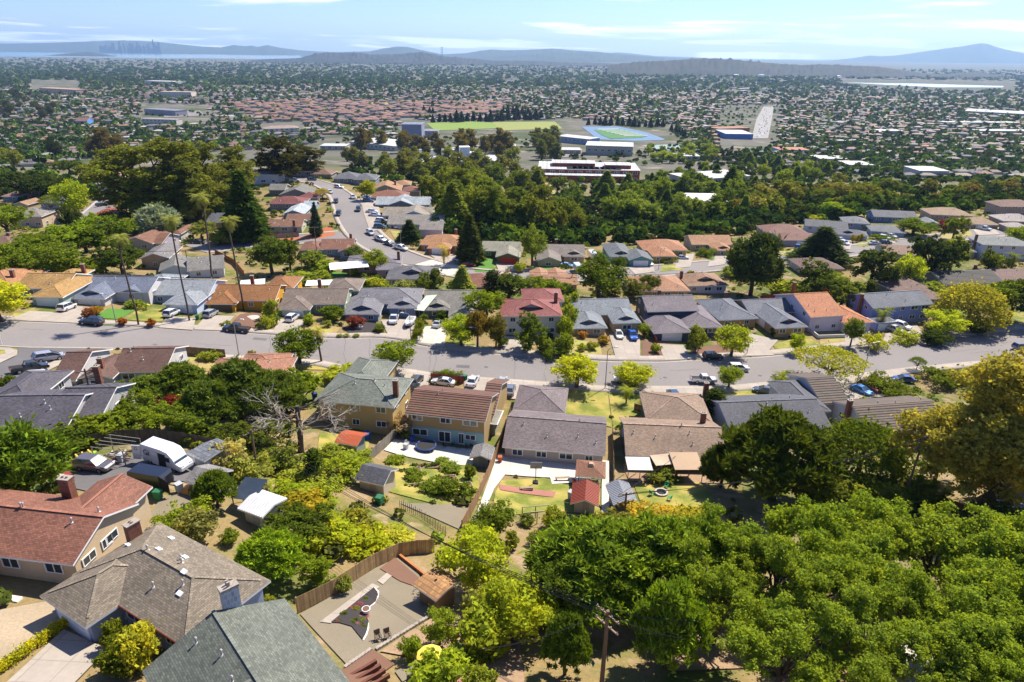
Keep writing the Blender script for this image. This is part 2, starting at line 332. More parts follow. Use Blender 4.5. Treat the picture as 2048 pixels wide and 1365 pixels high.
def ground_mat():
    m, nt, b = new_mat('hillside_ground'); g = nd(nt, 'ShaderNodeNewGeometry')
    s = nd(nt, 'ShaderNodeSeparateXYZ'); nt.links.new(g.outputs['Position'], s.inputs[0])
    def noise(sc_, det=5):
        n = nd(nt, 'ShaderNodeTexNoise'); n.inputs['Scale'].default_value = sc_; n.inputs['Detail'].default_value = det
        nt.links.new(g.outputs['Position'], n.inputs['Vector']); return n.outputs[0]
    def mix(a, b_, f):
        x = nd(nt, 'ShaderNodeMix', data_type='RGBA')
        for i, v in ((6, a), (7, b_)):
            if hasattr(v, 'is_output'): nt.links.new(v, x.inputs[i])
            else: x.inputs[i].default_value = v
        nt.links.new(f, x.inputs[0]); return x.outputs[2]
    def step(v, a, w): return mth(nt, 'MULTIPLY', mth(nt, 'SUBTRACT', v, a), 1.0 / w, clamp=True)
    base = mix((0.21, 0.155, 0.07, 1), (0.095, 0.115, 0.025, 1), step(noise(0.09), 0.46, 0.14))
    base = mix(base, (0.26, 0.19, 0.11, 1), step(noise(0.35), 0.55, 0.12))
    city = mix((0.12, 0.112, 0.09, 1), (0.06, 0.075, 0.03, 1), step(noise(0.011, 8), 0.45, 0.16))
    city = mix(city, (0.21, 0.18, 0.145, 1), step(noise(0.03, 4), 0.56, 0.12))
    c = mix(base, city, step(s.outputs[1], 430.0, 250.0))
    v = nd(nt, 'ShaderNodeVectorMath', operation='SCALE'); nt.links.new(c, v.inputs[0])
    nt.links.new(mth(nt, 'ADD', mth(nt, 'MULTIPLY', noise(3.0), 0.7), 0.65), v.inputs['Scale'])
    nt.links.new(v.outputs[0], b.inputs['Base Color']); b.inputs['Roughness'].default_value = 0.95; b.inputs['Specular IOR Level'].default_value = 0.1
    bp = nd(nt, 'ShaderNodeBump'); bp.inputs['Strength'].default_value = 0.5; bp.inputs['Distance'].default_value = 0.12
    nt.links.new(noise(2.2), bp.inputs['Height']); nt.links.new(bp.outputs[0], b.inputs['Normal'])
    return m
M_ground = ground_mat()
def water_mat():
    m, nt, b = new_mat('bay_water'); b.inputs['Base Color'].default_value = (0.03, 0.10, 0.13, 1)
    b.inputs['Roughness'].default_value = 0.22; b.inputs['Specular IOR Level'].default_value = 0.5
    return m
M_water = water_mat()

# ---------------------------------------------------------------- ground sheet
def lines(a, b, st, lo, hi, g=1.09):
    L = list(np.arange(a, b + 0.1, st)); s = st; x = L[-1]
    while x < hi: s *= g; x += s; L.append(min(x, hi))
    s = st; x = L[0]; pre = []
    while x > lo: s *= g; x -= s; pre.append(max(x, lo))
    return np.array(pre[::-1] + L)
_X = lines(-255, 255, 3.0, -21000, 21000); _Y = lines(15, 420, 3.0, -120, 25500)
_gx, _gy = np.meshgrid(_X, _Y); _gz = TZ(_gx, _gy)
_V = np.stack((_gx, _gy, _gz), -1).reshape(-1, 3); _nx = len(_X)
_i = (np.arange(len(_Y) - 1)[:, None] * _nx + np.arange(_nx - 1)[None]).ravel()
ground = ob('ground', np_mesh('ground', _V, np.stack((_i, _i + 1, _i + 1 + _nx, _i + _nx), 1), M_ground, smooth=True))
tag(ground, 'sloping dry hillside ground running down to the flat plain', kind='structure')

AVOID = []
def patch(name, pts, mat, dz=0.05, kind='structure', label=None, maxe=4.0, world=False, parent=None):
    W = [Vector(p) for p in pts] if world else [P(*p) for p in pts]
    AVOID.append([(p[0], p[1]) for p in W])
    bm = bmesh.new(); vs = [bm.verts.new((p[0], p[1], 0)) for p in W]
    try: f = bm.faces.new(vs)
    except ValueError: bm.free(); return None
    bmesh.ops.triangulate(bm, faces=bm.faces[:])
    for _ in range(6):
        es = [e for e in bm.edges if e.calc_length() > maxe]
        if not es: break
        bmesh.ops.subdivide_edges(bm, edges=es, cuts=1); bmesh.ops.triangulate(bm, faces=bm.faces[:])
    co = np.array([v.co[:] for v in bm.verts]); z = TZ(co[:, 0], co[:, 1]) + dz
    for v, q in zip(bm.verts, z): v.co.z = q
    bmesh.ops.recalc_face_normals(bm, faces=bm.faces[:])
    if sum(f.normal.z for f in bm.faces) < 0: bmesh.ops.reverse_faces(bm, faces=bm.faces[:])
    me = bpy.data.meshes.new(name); bm.to_mesh(me); bm.free(); me.materials.append(mat)
    o = ob(name, me, parent)
    return tag(o, label, kind=kind)
def strip(name, A, B, mat, dz=0.06, n=6, skirt=0.0, label=None):
    """sheet between two lines of world points, draped on the ground"""
    A = np.array([(p[0], p[1]) for p in A]); B = np.array([(p[0], p[1]) for p in B]); t = np.linspace(0, 1, n)
    AVOID.append([tuple(q) for q in A] + [tuple(q) for q in B[::-1]])
    G = A[:, None] * (1 - t)[None, :, None] + B[:, None] * t[None, :, None]
    z = TZ(G[..., 0], G[..., 1]) + dz
    V = np.concatenate([G, z[..., None]], -1)
    if skirt:
        L = V[:, :1].copy(); L[..., 2] -= skirt; Rr = V[:, -1:].copy(); Rr[..., 2] -= skirt
        V = np.concatenate([L, V, Rr], 1)
    k = V.shape[1]; i = (np.arange(len(A) - 1)[:, None] * k + np.arange(k - 1)[None]).ravel()
    me = np_mesh(name, V.reshape(-1, 3), np.stack((i, i + 1, i + 1 + k, i + k), 1), mat)
    bm = bmesh.new(); bm.from_mesh(me); bmesh.ops.recalc_face_normals(bm, faces=bm.faces[:])
    if sum(f.normal.z for f in bm.faces) < 0: bmesh.ops.reverse_faces(bm, faces=bm.faces[:])
    bm.to_mesh(me); bm.free()
    return tag(ob(name, me), label, kind='structure')
def ipx(pts, xs):
    p = np.array(pts, float); return np.interp(xs, p[:, 0], p[:, 1])
def smooth(a, k=3):
    a = np.asarray(a, float); q = np.pad(a, ((k, k), (0, 0)), 'edge')
    return np.stack([q[i:i + len(a)] for i in range(2 * k + 1)]).mean(0)
def offset(L, d):
    L = np.asarray(L)[:, :2]; t = np.gradient(L, axis=0); t /= np.linalg.norm(t, axis=1)[:, None]
    return L + np.stack((-t[:, 1], t[:, 0]), 1) * d
FARK = [(-80,638),(0,642),(164,648),(273,654),(420,661.5),(574,672),(656,676.5),(700,677.5),(736,675),(775,677),(810,682),(831,690),(882,697),(1001,709),(1087,714),(1149,719),(1220,723),(1331,724),(1385,720),(1508,715),(1620,705),(1719,692),(1820,684),(1974,667),(2048,657),(2120,648)]
NEARK = [(-80,694),(0,693),(36,696),(217,698),(330,704),(451,712),(564,718),(640,723),(665,727),(690,736),(749,740),(813,739),(876,751),(960,757),(1058,764),(1215,775),(1372,775),(1448,775),(1510,769),(1620,760),(1728,748),(1814,738),(1950,725),(2000,722),(2048,724),(2120,727)]
_xs = np.arange(-80, 2121, 10.0)
KF = smooth([P(x, y)[:] for x, y in zip(_xs, ipx(FARK, _xs))], 2); KN = smooth([P(x, y)[:] for x, y in zip(_xs, ipx(NEARK, _xs))], 2)
strip('main_street', KF, KN, M_asph, 0.05, 9, label='wide grey residential street crossing the whole view')
strip('pavement', offset(KF, 0.0), offset(KF, 2.9), M_conc, 0.17, 3, 0.3, 'concrete pavement along the far kerb of the street')
_m = _xs > 440
strip('pavement', offset(KN[_m], -2.6), offset(KN[_m], 0.0), M_conc, 0.17, 3, 0.3, 'concrete pavement along the near kerb of the street')
# side street at the left corner, with its pavements
patch('side_street', [(36,697),(217,699),(165,707),(117,719),(70,745),(38,766),(0,792),(-70,840),(-120,800),(-60,748),(0,728),(28,716),(37,706)], M_asph2, 0.09, label='dark asphalt side street joining at the left corner')
patch('pavement', [(217,699),(165,707),(117,719),(70,745),(38,766),(0,792),(-30,815),(0,800),(48,772),(80,752),(126,728),(172,714),(222,706)], M_conc, 0.17)
patch('pavement', [(-90,697),(20,697),(36,703),(34,712),(0,728),(-60,748),(-110,745)], M_conc, 0.17, label='rounded concrete corner pavement at the left edge')
patch('lawn', [(-60,700),(10,702),(12,708),(-20,716),(-70,722)], M_lawn, 0.2)
# second street: cul-de-sac on the left, curved street, street to the right
def road(name, px, widths, mat, dz, label, pave=1.6, n=5):
    c = np.array([P(*p)[:2] for p in px]); d = np.r_[0, np.cumsum(np.linalg.norm(np.diff(c, axis=0), axis=1))]
    s = np.arange(0, d[-1], 4.0); L = smooth(np.stack((np.interp(s, d, c[:, 0]), np.interp(s, d, c[:, 1])), 1), 2)
    w = np.interp(s, d, widths); t = np.gradient(L, axis=0); t /= np.linalg.norm(t, axis=1)[:, None]
    nn = np.stack((-t[:, 1], t[:, 0]), 1) * (w / 2)[:, None]
    strip(name, L + nn, L - nn, mat, dz, n, label=label)
    if pave:
        for sg in (1, -1): strip('pavement', L + sg * nn, L + sg * nn * ((w / 2 + pave) / (w / 2))[:, None], M_conc, 0.18, 3, 0.3)
    return L
road('curved_street', [(560,348),(610,360),(652,370),(684,392),(700,420),(710,445),(735,478),(780,505),(850,530),(930,548),(1010,553),(1130,553),(1250,548),(1340,540),(1420,532),(1540,522),(1640,510),(1740,497),(1830,486),(1930,470),(2060,462)], [9]*4+[11]*3+[11]*14, M_asph, 0.07, 'grey street curving away up the spur between bungalows')
road('side_road', [(700,470),(640,478),(560,480),(470,486),(420,493),(370,500)], [10,10,11,13,16,14], M_asph, 0.11, 'side street ending in a turning circle on the left')
road('lower_street', [(150,470),(175,440),(205,412),(222,394),(245,380),(300,372)], [9]*6, M_asph, 0.07, 'pale street running down the left neighbourhood')

# ---------------------------------------------------------------- bay, marsh water, hills
def flat(name, pts, mat, z, label):
    mb = MB(); mb.add([PZ(x, y, z) if y > 100 else Vector((ray(x, 101)[0], ray(x, 101)[1], 0)) * 1 for x, y in pts], [tuple(range(len(pts)))])
    return tag(mb.build(name, mat), label, kind='structure')
_far = [(-20900, 25400, 1.2), (20900, 25400, 1.2)]
_sh = [PZ(x, y, 1.2) for x, y in ((1500,120.5),(1240,121.5),(1000,120.5),(800,119.5),(640,119),(560,118.5),(480,118),(400,117),(330,117.5),(240,116),(150,115),(60,114),(-120,112.5),(-300,112.5))]
mb = MB(); mb.add(_far + [tuple(v) for v in _sh], [tuple(range(2 + len(_sh)))])
bay = tag(mb.build('bay', M_water), 'blue green bay water beyond the far shore', kind='structure')
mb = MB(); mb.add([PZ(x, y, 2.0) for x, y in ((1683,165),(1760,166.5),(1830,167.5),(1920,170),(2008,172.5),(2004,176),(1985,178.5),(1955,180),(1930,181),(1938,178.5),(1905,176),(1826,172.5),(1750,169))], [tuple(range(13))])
_mw = pm('glare_white_water', (0.62, 0.64, 0.66, 1), 0.12, spec=0.9, amt=0, amt2=0)  # sun glare on the water is put into this pale base colour
tag(mb.build('marsh_water', _mw), 'sheet of still water on the marsh with its glare painted pale', kind='structure')
M_hillf = pm('far_hill', (0.035, 0.05, 0.035, 1), 0.95, 0.006, 0.5, 0, ns2=0.0015, amt2=0.3)
M_hilln = pm('near_hill', (0.011, 0.015, 0.009, 1), 0.95, 0.012, 0.6, 0, ns2=0.004, amt2=0.4, tint=(0.026, 0.022, 0.012, 1))
def ridge(name, prof, D, base_y, mat, label, back=1.0, rough=0.06, seed=1, n=260):
    """a range of hills: a long mound whose crest passes through the profile, D metres away"""
    rg = np.random.default_rng(seed); p = np.array(prof, float); xs = np.linspace(p[0, 0], p[-1, 0], n); ys = np.interp(xs, p[:, 0], p[:, 1])
    Ht = np.empty(n); Bx = np.empty((n, 2))
    for i, (x, y) in enumerate(zip(xs, ys)):
        d = ray(x, y); t = D / d[1]; Ht[i] = CAMZ + d[2] * t; Bx[i] = (d[0] * t, D)
    Ht = np.maximum(Ht, 2)
    jit = np.convolve(rg.normal(0, 1, n + 8), np.ones(3) / 3, 'same')[4:-4]
    Ht = Ht * (1 + jit * rough * 0.35)
    m = 15; s = np.linspace(-1, 1, m); V = np.empty((n, m, 3)); wdt = max(900., Ht.max() * 3.2)
    nzx = rg.normal(0, 1, (n, m)); nzx = (nzx + np.roll(nzx, 1, 0) + np.roll(nzx, -1, 0)) / 2
    for j, q in enumerate(s):
        sh = (1 - abs(q)) ** 0.9
        dirr = Bx / np.linalg.norm(Bx, axis=1)[:, None]
        V[:, j, :2] = Bx + dirr * (q * wdt) ; V[:, j, 2] = Ht * sh * (1 + nzx[:, j] * rough * (0 if q == 0 else 1.6)) - 3 * (abs(q) == 1)
    i = (np.arange(n - 1)[:, None] * m + np.arange(m - 1)[None]).ravel()
    o = ob(name, np_mesh(name, V.reshape(-1, 3), np.stack((i, i + m, i + m + 1, i + 1), 1), mat))
    return tag(o, label, kind='structure')
ridge('far_hills', [(-400,95),(-200,91),(-60,89),(0,87.5),(60,87),(120,85.5),(180,83),(245,81),(300,83),(350,88),(400,93),(440,95.5),(452,93),(468,90.5),(490,93),(503,91.5),(515,94),(535,90.5),(560,96),(600,101),(640,103.5),(700,105.5)], 18500, 110, M_hillf, 'blue hills across the bay at the left', seed=3, rough=.03)
ridge('far_hills', [(600,112),(680,104.5),(740,103),(770,97),(796,93.5),(815,94.5),(850,102),(885,109),(930,107),(960,102),(984,99.5),(1010,101),(1040,100.5),(1080,99),(1105,97.5),(1135,100),(1193,104),(1240,108),(1300,115),(1420,118)], 15500, 118, M_hillf, 'rounded blue hills beyond the bay in the middle', seed=8, rough=.03)
ridge('far_hills', [(950,118),(1000,113),(1060,109),(1105,104),(1150,106),(1195,105.5),(1230,109),(1280,112),(1330,116)], 13200, 118, M_hillf, 'lower blue hills in front of the middle range', seed=9, rough=.03)
ridge('mountain', [(1180,112),(1232,105),(1260,107),(1310,112.5),(1390,115),(1480,120),(1587,124),(1656,121.5),(1705,117),(1738,111.5),(1765,113),(1792,111.5),(1830,106),(1861,101.5),(1895,97),(1929,92.5),(1950,88.5),(1963,86.5),(1980,90),(1997,96),(2025,102),(2048,107),(2120,114),(2250,118)], 20500, 118, M_hillf, 'blue mountain peak rising at the right on the horizon', seed=4, rough=.025)
ridge('wooded_hills', [(500,122),(540,118),(575,117.5),(600,116.5),(615,112),(635,107),(655,105),(680,106.5),(720,106),(740,109.5),(780,109),(815,107.5),(845,104),(862,108),(890,113.5),(940,117),(985,121.5),(1060,122),(1120,124.5),(1180,125.5),(1245,128.5)], 9400, 126, M_hilln, 'dark wooded hills along the shore in the middle distance', seed=5, rough=.09, n=420)
ridge('wooded_hills', [(1215,131),(1245,127),(1290,123.5),(1340,121.5),(1390,117.5),(1440,117),(1475,120),(1510,124),(1560,128),(1600,131),(1650,129),(1690,131),(1750,133),(1800,140),(1850,147.5),(1885,148.5),(1920,146),(1955,145.5),(2000,150),(2048,156),(2150,160)], 6300, 150, M_hilln, 'long dark wooded ridge behind the refinery at the right', seed=6, rough=.09, n=420)
ridge('island', [(88,113),(110,109.5),(150,106),(180,104.5),(205,108),(235,113.5)], 12500, 113, M_hilln, 'low dark island hill in the bay at the left', seed=7, rough=.05, n=80)

# ---------------------------------------------------------------- houses
def unit_meshes():
    U = {}
    b = MB(); t = 0.07
    for (x0, x1, z0, z1) in ((-.5, .5, -.5, -.5 + t), (-.5, .5, .5 - t, .5), (-.5, -.5 + t, -.5 + t, .5 - t), (.5 - t, .5, -.5 + t, .5 - t), (-.025, .025, -.5 + t, .5 - t)):
        b.box(x0, x1, -.5, .5, z0, z1)
    U['frame'] = b.mesh('window', M_trim); U['pane'] = MB().box(-.46, .46, -.2, .2, -.46, .46).mesh('pane', M_glass)
    U['panel'] = MB().box(-.5, .5, -.5, .5, -.5, .5).mesh('door_panel', M_any)
    b = MB(); b.box(-.5, .5, -.5, .5, 0, 1); U['stack'] = b.mesh('chimney', M_brick)
    b = MB(); b.box(-.56, .56, -.56, .56, 0, .1); b.cyl((-.2, 0), .12, .1, .3, 8); b.cyl((.2, 0), .12, .1, .3, 8); U['cap'] = b.mesh('chimney_cap', M_conc)
    b = MB(); b.cyl((0, 0), .07, -.3, .45, 8); b.cyl((0, 0), .12, .45, .55, 8, r2=.05); b.cyl((0, 0), .2, -.06, 0.03, 8, r2=.1); U['vent'] = b.mesh('roof_vent', pm('vent_metal', (.42, .40, .37, 1), .5, metal=.3))
    b = MB(); b.box(-.5, .5, -.35, .35, -.05, .09, t=.92); U['sky'] = b.mesh('skylight', pm('skylight_dome', (.75, .77, .8, 1), .25, spec=.6))
    return U
UM = unit_meshes()
LAND = []          # landmarks for labels: (short phrase, px, py, x, y)
class Wing: pass
def make_wing(x0, x1, y0, y1, eave, kind, pitch, i):
    w = Wing(); w.x0, w.x1, w.y0, w.y1, w.e, w.k, w.s, w.i = x0, x1, y0, y1, eave + i * 0.004, kind, pitch + i * 0.0007, i
    return w
def roofz(w, x, y):
    dx = min(x - w.x0, w.x1 - x); dy = min(y - w.y0, w.y1 - y)
    if w.k == 'flat': return w.e + 0.15
    d = {'gx': dy, 'gy': dx}.get(w.k, min(dx, dy)); return w.e + w.s * d
def roof_mesh(w, o=0.55, mat=None, t=0.2):
    b = MB(); s = w.s; e = w.e
    X0, X1, Y0, Y1 = w.x0 - o, w.x1 + o, w.y0 - o, w.y1 + o; ez = e - s * o
    if w.k == 'flat':
        b.box(X0, X1, Y0, Y1, e, e + 0.14, 1); b.box(X0 + .12, X1 - .12, Y0 + .12, Y1 - .12, e + .14, e + .17)
    elif w.k in ('gx', 'gy'):
        if w.k == 'gx': c = (Y0 + Y1) / 2; a0, a1, l0, l1 = Y0, Y1, X0 + .15, X1 - .15; f = lambda a, l, z: (l, a, z)
        else: c = (X0 + X1) / 2; a0, a1, l0, l1 = X0, X1, Y0 + .15, Y1 - .15; f = lambda a, l, z: (a, l, z)
        rz = ez + s * (c - a0)
        prof = [(a0, ez), (c, rz), (a1, ez), (a1, ez - t), (c, rz - t), (a0, ez - t)]
        vs = [f(a, l0, z) for a, z in prof] + [f(a, l1, z) for a, z in prof]
        b.add(vs, [(0, 1, 7, 6), (1, 2, 8, 7)], 0)
        b.add(vs, [(2, 3, 9, 8), (3, 4, 10, 9), (4, 5, 11, 10), (5, 0, 6, 11), (0, 5, 4, 1), (1, 4, 3, 2), (6, 7, 10, 11), (7, 8, 9, 10)], 1)
    else:
        L, W = X1 - X0, Y1 - Y0
        if L >= W: d = W / 2; r0, r1 = (X0 + d, (Y0 + Y1) / 2), (X1 - d, (Y0 + Y1) / 2)
        else: d = L / 2; r0, r1 = ((X0 + X1) / 2, Y0 + d), ((X0 + X1) / 2, Y1 - d)
        rz = ez + s * d
        vs = [(X0, Y0, ez), (X1, Y0, ez), (X1, Y1, ez), (X0, Y1, ez), (r0[0], r0[1], rz), (r1[0], r1[1], rz)] + [(X0, Y0, ez - t), (X1, Y0, ez - t), (X1, Y1, ez - t), (X0, Y1, ez - t)]
        top = [(0, 1, 5, 4), (1, 2, 5), (2, 3, 4, 5), (3, 0, 4)] if L >= W else [(0, 1, 4), (1, 2, 5, 4), (2, 3, 5), (3, 0, 4, 5)]
        b.add(vs, top, 0); b.add(vs, [(0, 6, 7, 1), (1, 7, 8, 2), (2, 8, 9, 3), (3, 9, 6, 0), (6, 9, 8, 7)], 1)
    me = bpy.data.meshes.new('roof'); me.from_pydata(b.v, [], b.f); me.materials.append(mat); me.materials.append(M_trim)
    me.polygons.foreach_set('material_index', b.m)
    bm = bmesh.new(); bm.from_mesh(me); bmesh.ops.remove_doubles(bm, verts=bm.verts[:], dist=1e-4); bmesh.ops.recalc_face_normals(bm, faces=bm.faces[:]); bm.to_mesh(me); bm.free()
    return me
def wall_mesh(w, base=-2.2):
    b = MB(); i = 0.004 * w.i; x0, x1, y0, y1 = w.x0 + i, w.x1 - i, w.y0 + i, w.y1 - i
    e = w.e - 0.03
    if w.k == 'gx': c = (y0 + y1) / 2; b.prism([(y0, base), (y0, e), (c, e + w.s * (c - y0) - .12), (y1, e), (y1, base)], x0, x1, 'x')
    elif w.k == 'gy': c = (x0 + x1) / 2; b.prism([(x0, base), (x0, e), (c, e + w.s * (c - x0) - .12), (x1, e), (x1, base)], y0, y1, 'y')
    else: b.box(x0, x1, y0, y1, base, e)
    return b.mesh('wall', M_wall)
def window(par, x, y, z, w, h, rz=0.0):
    f = ob('window', UM['frame'], par, (x, y, z), rz, (w, .14, h)); ob('pane', UM['pane'], f)
def garage_door(par, x, y, w, h, rz=0.0, color=(.75, .75, .73, 1), base=0.05):
    d = ob('garage_door', MB().box(-w / 2, w / 2, -.05, .05, 0, h).mesh('garage_door', M_any), par, (x, y, base), rz, None, color)
    for i in range(4):
        ob('door_panel', UM['panel'], d, (0, 0, h * (i + .5) / 4), 0, (w - .12, .15, h / 4 - .05), color)
def inside(w, ws, x, y, z):
    return any(q is not w and q.x0 < x < q.x1 and q.y0 < y < q.y1 and z < q.e for q in ws)
HOUSES = {}
def house(label, short, roof, wall, wings, rot=None, tile=False, chim=None, gar=None, pitch=0.36, vents=3, detail=2, name='house', cat='house', trim=True, basedz=0.0, group=None, wwin=True, at=None, rmat=None):
    if at: pa = Vector(at[:3]); zb = at[2]; th = rad(at[3])
    else:
        ax, ay, bx, by, dep, ev, kd = wings[0][:7]
        pa, pb = P(ax, ay, ev), P(bx, by, ev)
        zb = tz((pa.x + pb.x) / 2, (pa.y + pb.y) / 2) + basedz
        pa, pb = PZ(ax, ay, zb + ev), PZ(bx, by, zb + ev)
        th = math.atan2(pb.y - pa.y, pb.x - pa.x) if rot is None else rad(rot)
    o = root(name, (pa.x, pa.y, zb), th, label, cat, group); ct, st = math.cos(th), math.sin(th)
    def loc(p): dx, dy = p.x - pa.x, p.y - pa.y; return dx * ct + dy * st, -dx * st + dy * ct
    ws = []
    for i, q in enumerate(wings):
        if at: x0, x1, y0, y1 = q[:4]; q = (0,) + tuple(q)
        else:
            a, b = loc(PZ(q[0], q[1], zb + q[5])), loc(PZ(q[2], q[3], zb + q[5])); y0 = (a[1] + b[1]) / 2 if i else 0.0
            x0, x1 = min(a[0], b[0]), max(a[0], b[0]); y1 = y0 + q[4]
        w = make_wing(x0, x1, min(y0, y1), max(y0, y1), q[5], q[6].split('+')[0], pitch, i); w.opt = q[7] if len(q) > 7 else ''; w.gab = '+' in q[6]
        ws.append(w)
    rc, wc = C(roof, .6), C(wall, .75); mat = rmat or (M_tile if tile else M_shingle)
    for w in ws:
        ob('wall', wall_mesh(w), o, None, 0, None, wc)
        r = ob('roof', roof_mesh(w, mat=mat), o, None, 0, None, rc)
        X, Y = w.x1 - w.x0, w.y1 - w.y0
        if w.gab:                                                   # small vent gable on the front hip
            d = min(X, Y) / 2; g = .55 * d if Y >= X else min(.22 * X, .5 * d); cx = (w.x0 + w.x1) / 2; yf = w.y0 + .45 * d; zb_ = w.e + w.s * .45 * d + .03; za = zb_ + w.s * g + .02
            b = MB(); b.prism([(cx - g + .1, zb_ - .05), (cx, za - .1), (cx + g - .1, zb_ - .05)], yf, yf + .15, 'y'); b.build('gable_vent', M_any, o, color=tuple(min(1, c * .9) for c in wc[:3]) + (1,))
            b = MB()
            for sg in (-1, 1):
                top = [(cx + sg * (g + .12), yf - .55, zb_ - .03), (cx, yf - .55, za), (cx, yf + g, za), (cx + sg * (g + .12), yf, zb_ - .03)]
                b.add(top + [(x, y, z - .12) for x, y, z in top], [(0, 1, 2, 3), (4, 7, 6, 5), (0, 4, 5, 1), (1, 5, 6, 2), (2, 6, 7, 3), (3, 7, 4, 0)])
            b.build('gable_roof', mat, o, color=rc)
        if detail >= 2 and w.k != 'flat':
            L = MB(); c = ((w.x0 + w.x1) / 2, (w.y0 + w.y1) / 2)
            if w.k == 'gx': L.beam((w.x0 - .4, c[1], roofz(w, c[0], c[1]) + .02), (w.x1 + .4, c[1], roofz(w, c[0], c[1]) + .02), .28, .06)
            elif w.k == 'gy': L.beam((c[0], w.y0 - .4, roofz(w, c[0], c[1]) + .02), (c[0], w.y1 + .4, roofz(w, c[0], c[1]) + .02), .28, .06)
            else:
                d = min(X, Y) / 2; rz = w.e + w.s * d + .02
                e = [(w.x0 + d, w.y0 + d, rz), (w.x1 - d, w.y1 - d, rz)]
                if abs(X - Y) > .2: L.beam(e[0], e[1], .28, .06)
                for i, (cx, cy) in enumerate(((w.x0, w.y0), (w.x1, w.y0), (w.x1, w.y1), (w.x0, w.y1))):
                    k = 0 if (i in (0, 3) if X >= Y else i in (0, 1)) else 1
                    L.beam((cx, cy, w.e + .02), e[k], .22, .05)
            L.build('ridge_cap', mat, o, color=tuple(min(1, c * 1.35) for c in rc[:3]) + (1,))
        if 'n' in w.opt: continue
        two = w.e > 4; rows = [1.45, 4.15] if two else [1.45]
        if w.e > 6.6: rows = [1.4, 4.1, 6.8]
        if 'g' in w.opt:
            gwid = min(5.0, X - 1.0); garage_door(o, (w.x0 + w.x1) / 2, w.y0 - .03, gwid, 2.15, color=gar or (.74, .74, .72, 1)); rows = rows[1:]
        if 'w' in w.opt: garage_door(o, w.x0 - .03, (w.y0 + w.y1) / 2 - .4, min(5.0, Y - 1), 2.15, math.pi / 2, gar or (.74, .74, .72, 1))
        if not wwin: continue
        for z in rows:
            n = max(1, int(X / 3.6))
            for k in range(n):
                x = w.x0 + X * (k + .5) / n + RND.uniform(-.2, .2)
                if z > w.e - .7 or inside(w, ws, x, w.y0 - .05, z): continue
                ww = RND.choice((1.3, 1.8, 2.3)) if X > 3 else .9
                window(o, x, w.y0 - .02, z, ww, 1.15)
            if detail >= 1:
                for sx, rz in ((w.x1 + .02, math.pi / 2), (w.x0 - .02, math.pi / 2)):
                    for k in range(max(1, int(Y / 5))):
                        y = w.y0 + Y * (k + .5) / max(1, int(Y / 5))
                        if inside(w, ws, sx, y, z) or ('w' in w.opt and sx < w.x0): continue
                        if (sx > w.x1) == (o.location.x < 15): window(o, sx, y, z, 1.4, 1.05, rz)
    w = ws[0]
    for k in range(vents):
        x, y = RND.uniform(w.x0 + 1, w.x1 - 1), RND.uniform(w.y0 + 1, (w.y0 + w.y1) / 2 + 1.5)
        y = min(y, w.y1 - .5); ob('roof_vent', UM['vent'], o, (x, y, roofz(w, x, y) + .02))
    for (fx, fy, h) in (chim or []):
        x, y = w.x0 + (w.x1 - w.x0) * fx, w.y0 + (w.y1 - w.y0) * fy; z0 = min(roofz(w, x, y), w.e + 3) - .8 if 0 <= fx <= 1 and 0 <= fy <= 1 else -1.0
        top = roofz(w, (w.x0 + w.x1) / 2, (w.y0 + w.y1) / 2) + h if h < 3 else z0 + h
        c = ob('chimney', UM['stack'], o, (x, y, z0), 0, (.85, .62, top - z0), C('94604c', .62)); 
        ob('chimney_cap', UM['cap'], c, (0, 0, 1), 0, (1, 1.2, 1 / (top - z0)))
    c = o.matrix_basis @ Vector(((ws[0].x0 + ws[0].x1) / 2, (ws[0].y0 + ws[0].y1) / 2, 2))
    q = proj(c); LAND.append((short, q[0], q[1], c.x, c.y))
    HOUSES[short] = (o, ws)
    return o, ws

# ---------------------------------------------------------------- houses: (label, short, roof, wall, wings, options)
H = house
# far side of the main street, left to right; each wing: front eave in the photo (two pixels), depth, eave height, roof
H('low house with tan orange hipped roof at the left edge of the street', 'tan-roofed house at the left edge', 'c08a5e', 'b9b4b4', [(-75,572,25,571,13,2.7,'hip')], rot=0, chim=[(.8,.35,.5)])
H('pale green house with golden tan roof, brick garage corners and white double door', 'golden-roofed green house', 'c39a5c', 'a9bcae', [(34,574,125,576,10,2.7,'gx'),(62,591,123,592,14,2.7,'hip','g'),(104,556,150,556,7,2.75,'hip','n')], rot=0, chim=[(.85,1.1,.4)])
H('white house with slate blue roof and small pointed front gable', 'slate-roofed white house', '7f8799', 'd8d2d0', [(170,580,292,584,10,2.8,'gx'),(148,593,205,596,11,2.65,'hip+','g'),(243,582,281,583,8,2.7,'gy')], rot=0)
H('pale blue house with light grey roof and white gable end', 'pale blue house', 'a3a9ae', 'c4cfe4', [(300,587,413,590,10.5,2.8,'gx'),(332,605,390,608,9,2.65,'hip','g'),(285,568,340,570,8,2.7,'hip','n')], rot=0)
H('mustard yellow house with rust brown roof behind a tall palm', 'mustard yellow house', 'a5703f', 'e0a52e', [(425,598,551,595,10.5,2.8,'gx'),(414,605,468,606,9,2.65,'hip','g'),(530,577,585,572,9,2.9,'hip')], rot=1, gar=C('7a6248',.8), chim=[(.42,1.0,.6)])
H('sage green house with brown grey roof and a round bush in front', 'sage green house', '8d7d70', '9aab8c', [(565,606,690,603,10.5,2.8,'gx'),(554,616,615,618,9,2.65,'hip','g'),(655,580,715,578,9,2.9,'hip')], rot=2, chim=[(.45,1.0,.6)])
H('blue grey house with grey roof beside a parked boat and white truck', 'blue grey house by the boat', '88868c', '8d9cb4', [(700,605,836,606,11,2.8,'hip'),(692,622,754,630,11,2.65,'hip+'),(779,612,830,615,7,2.7,'hip+')], rot=2)
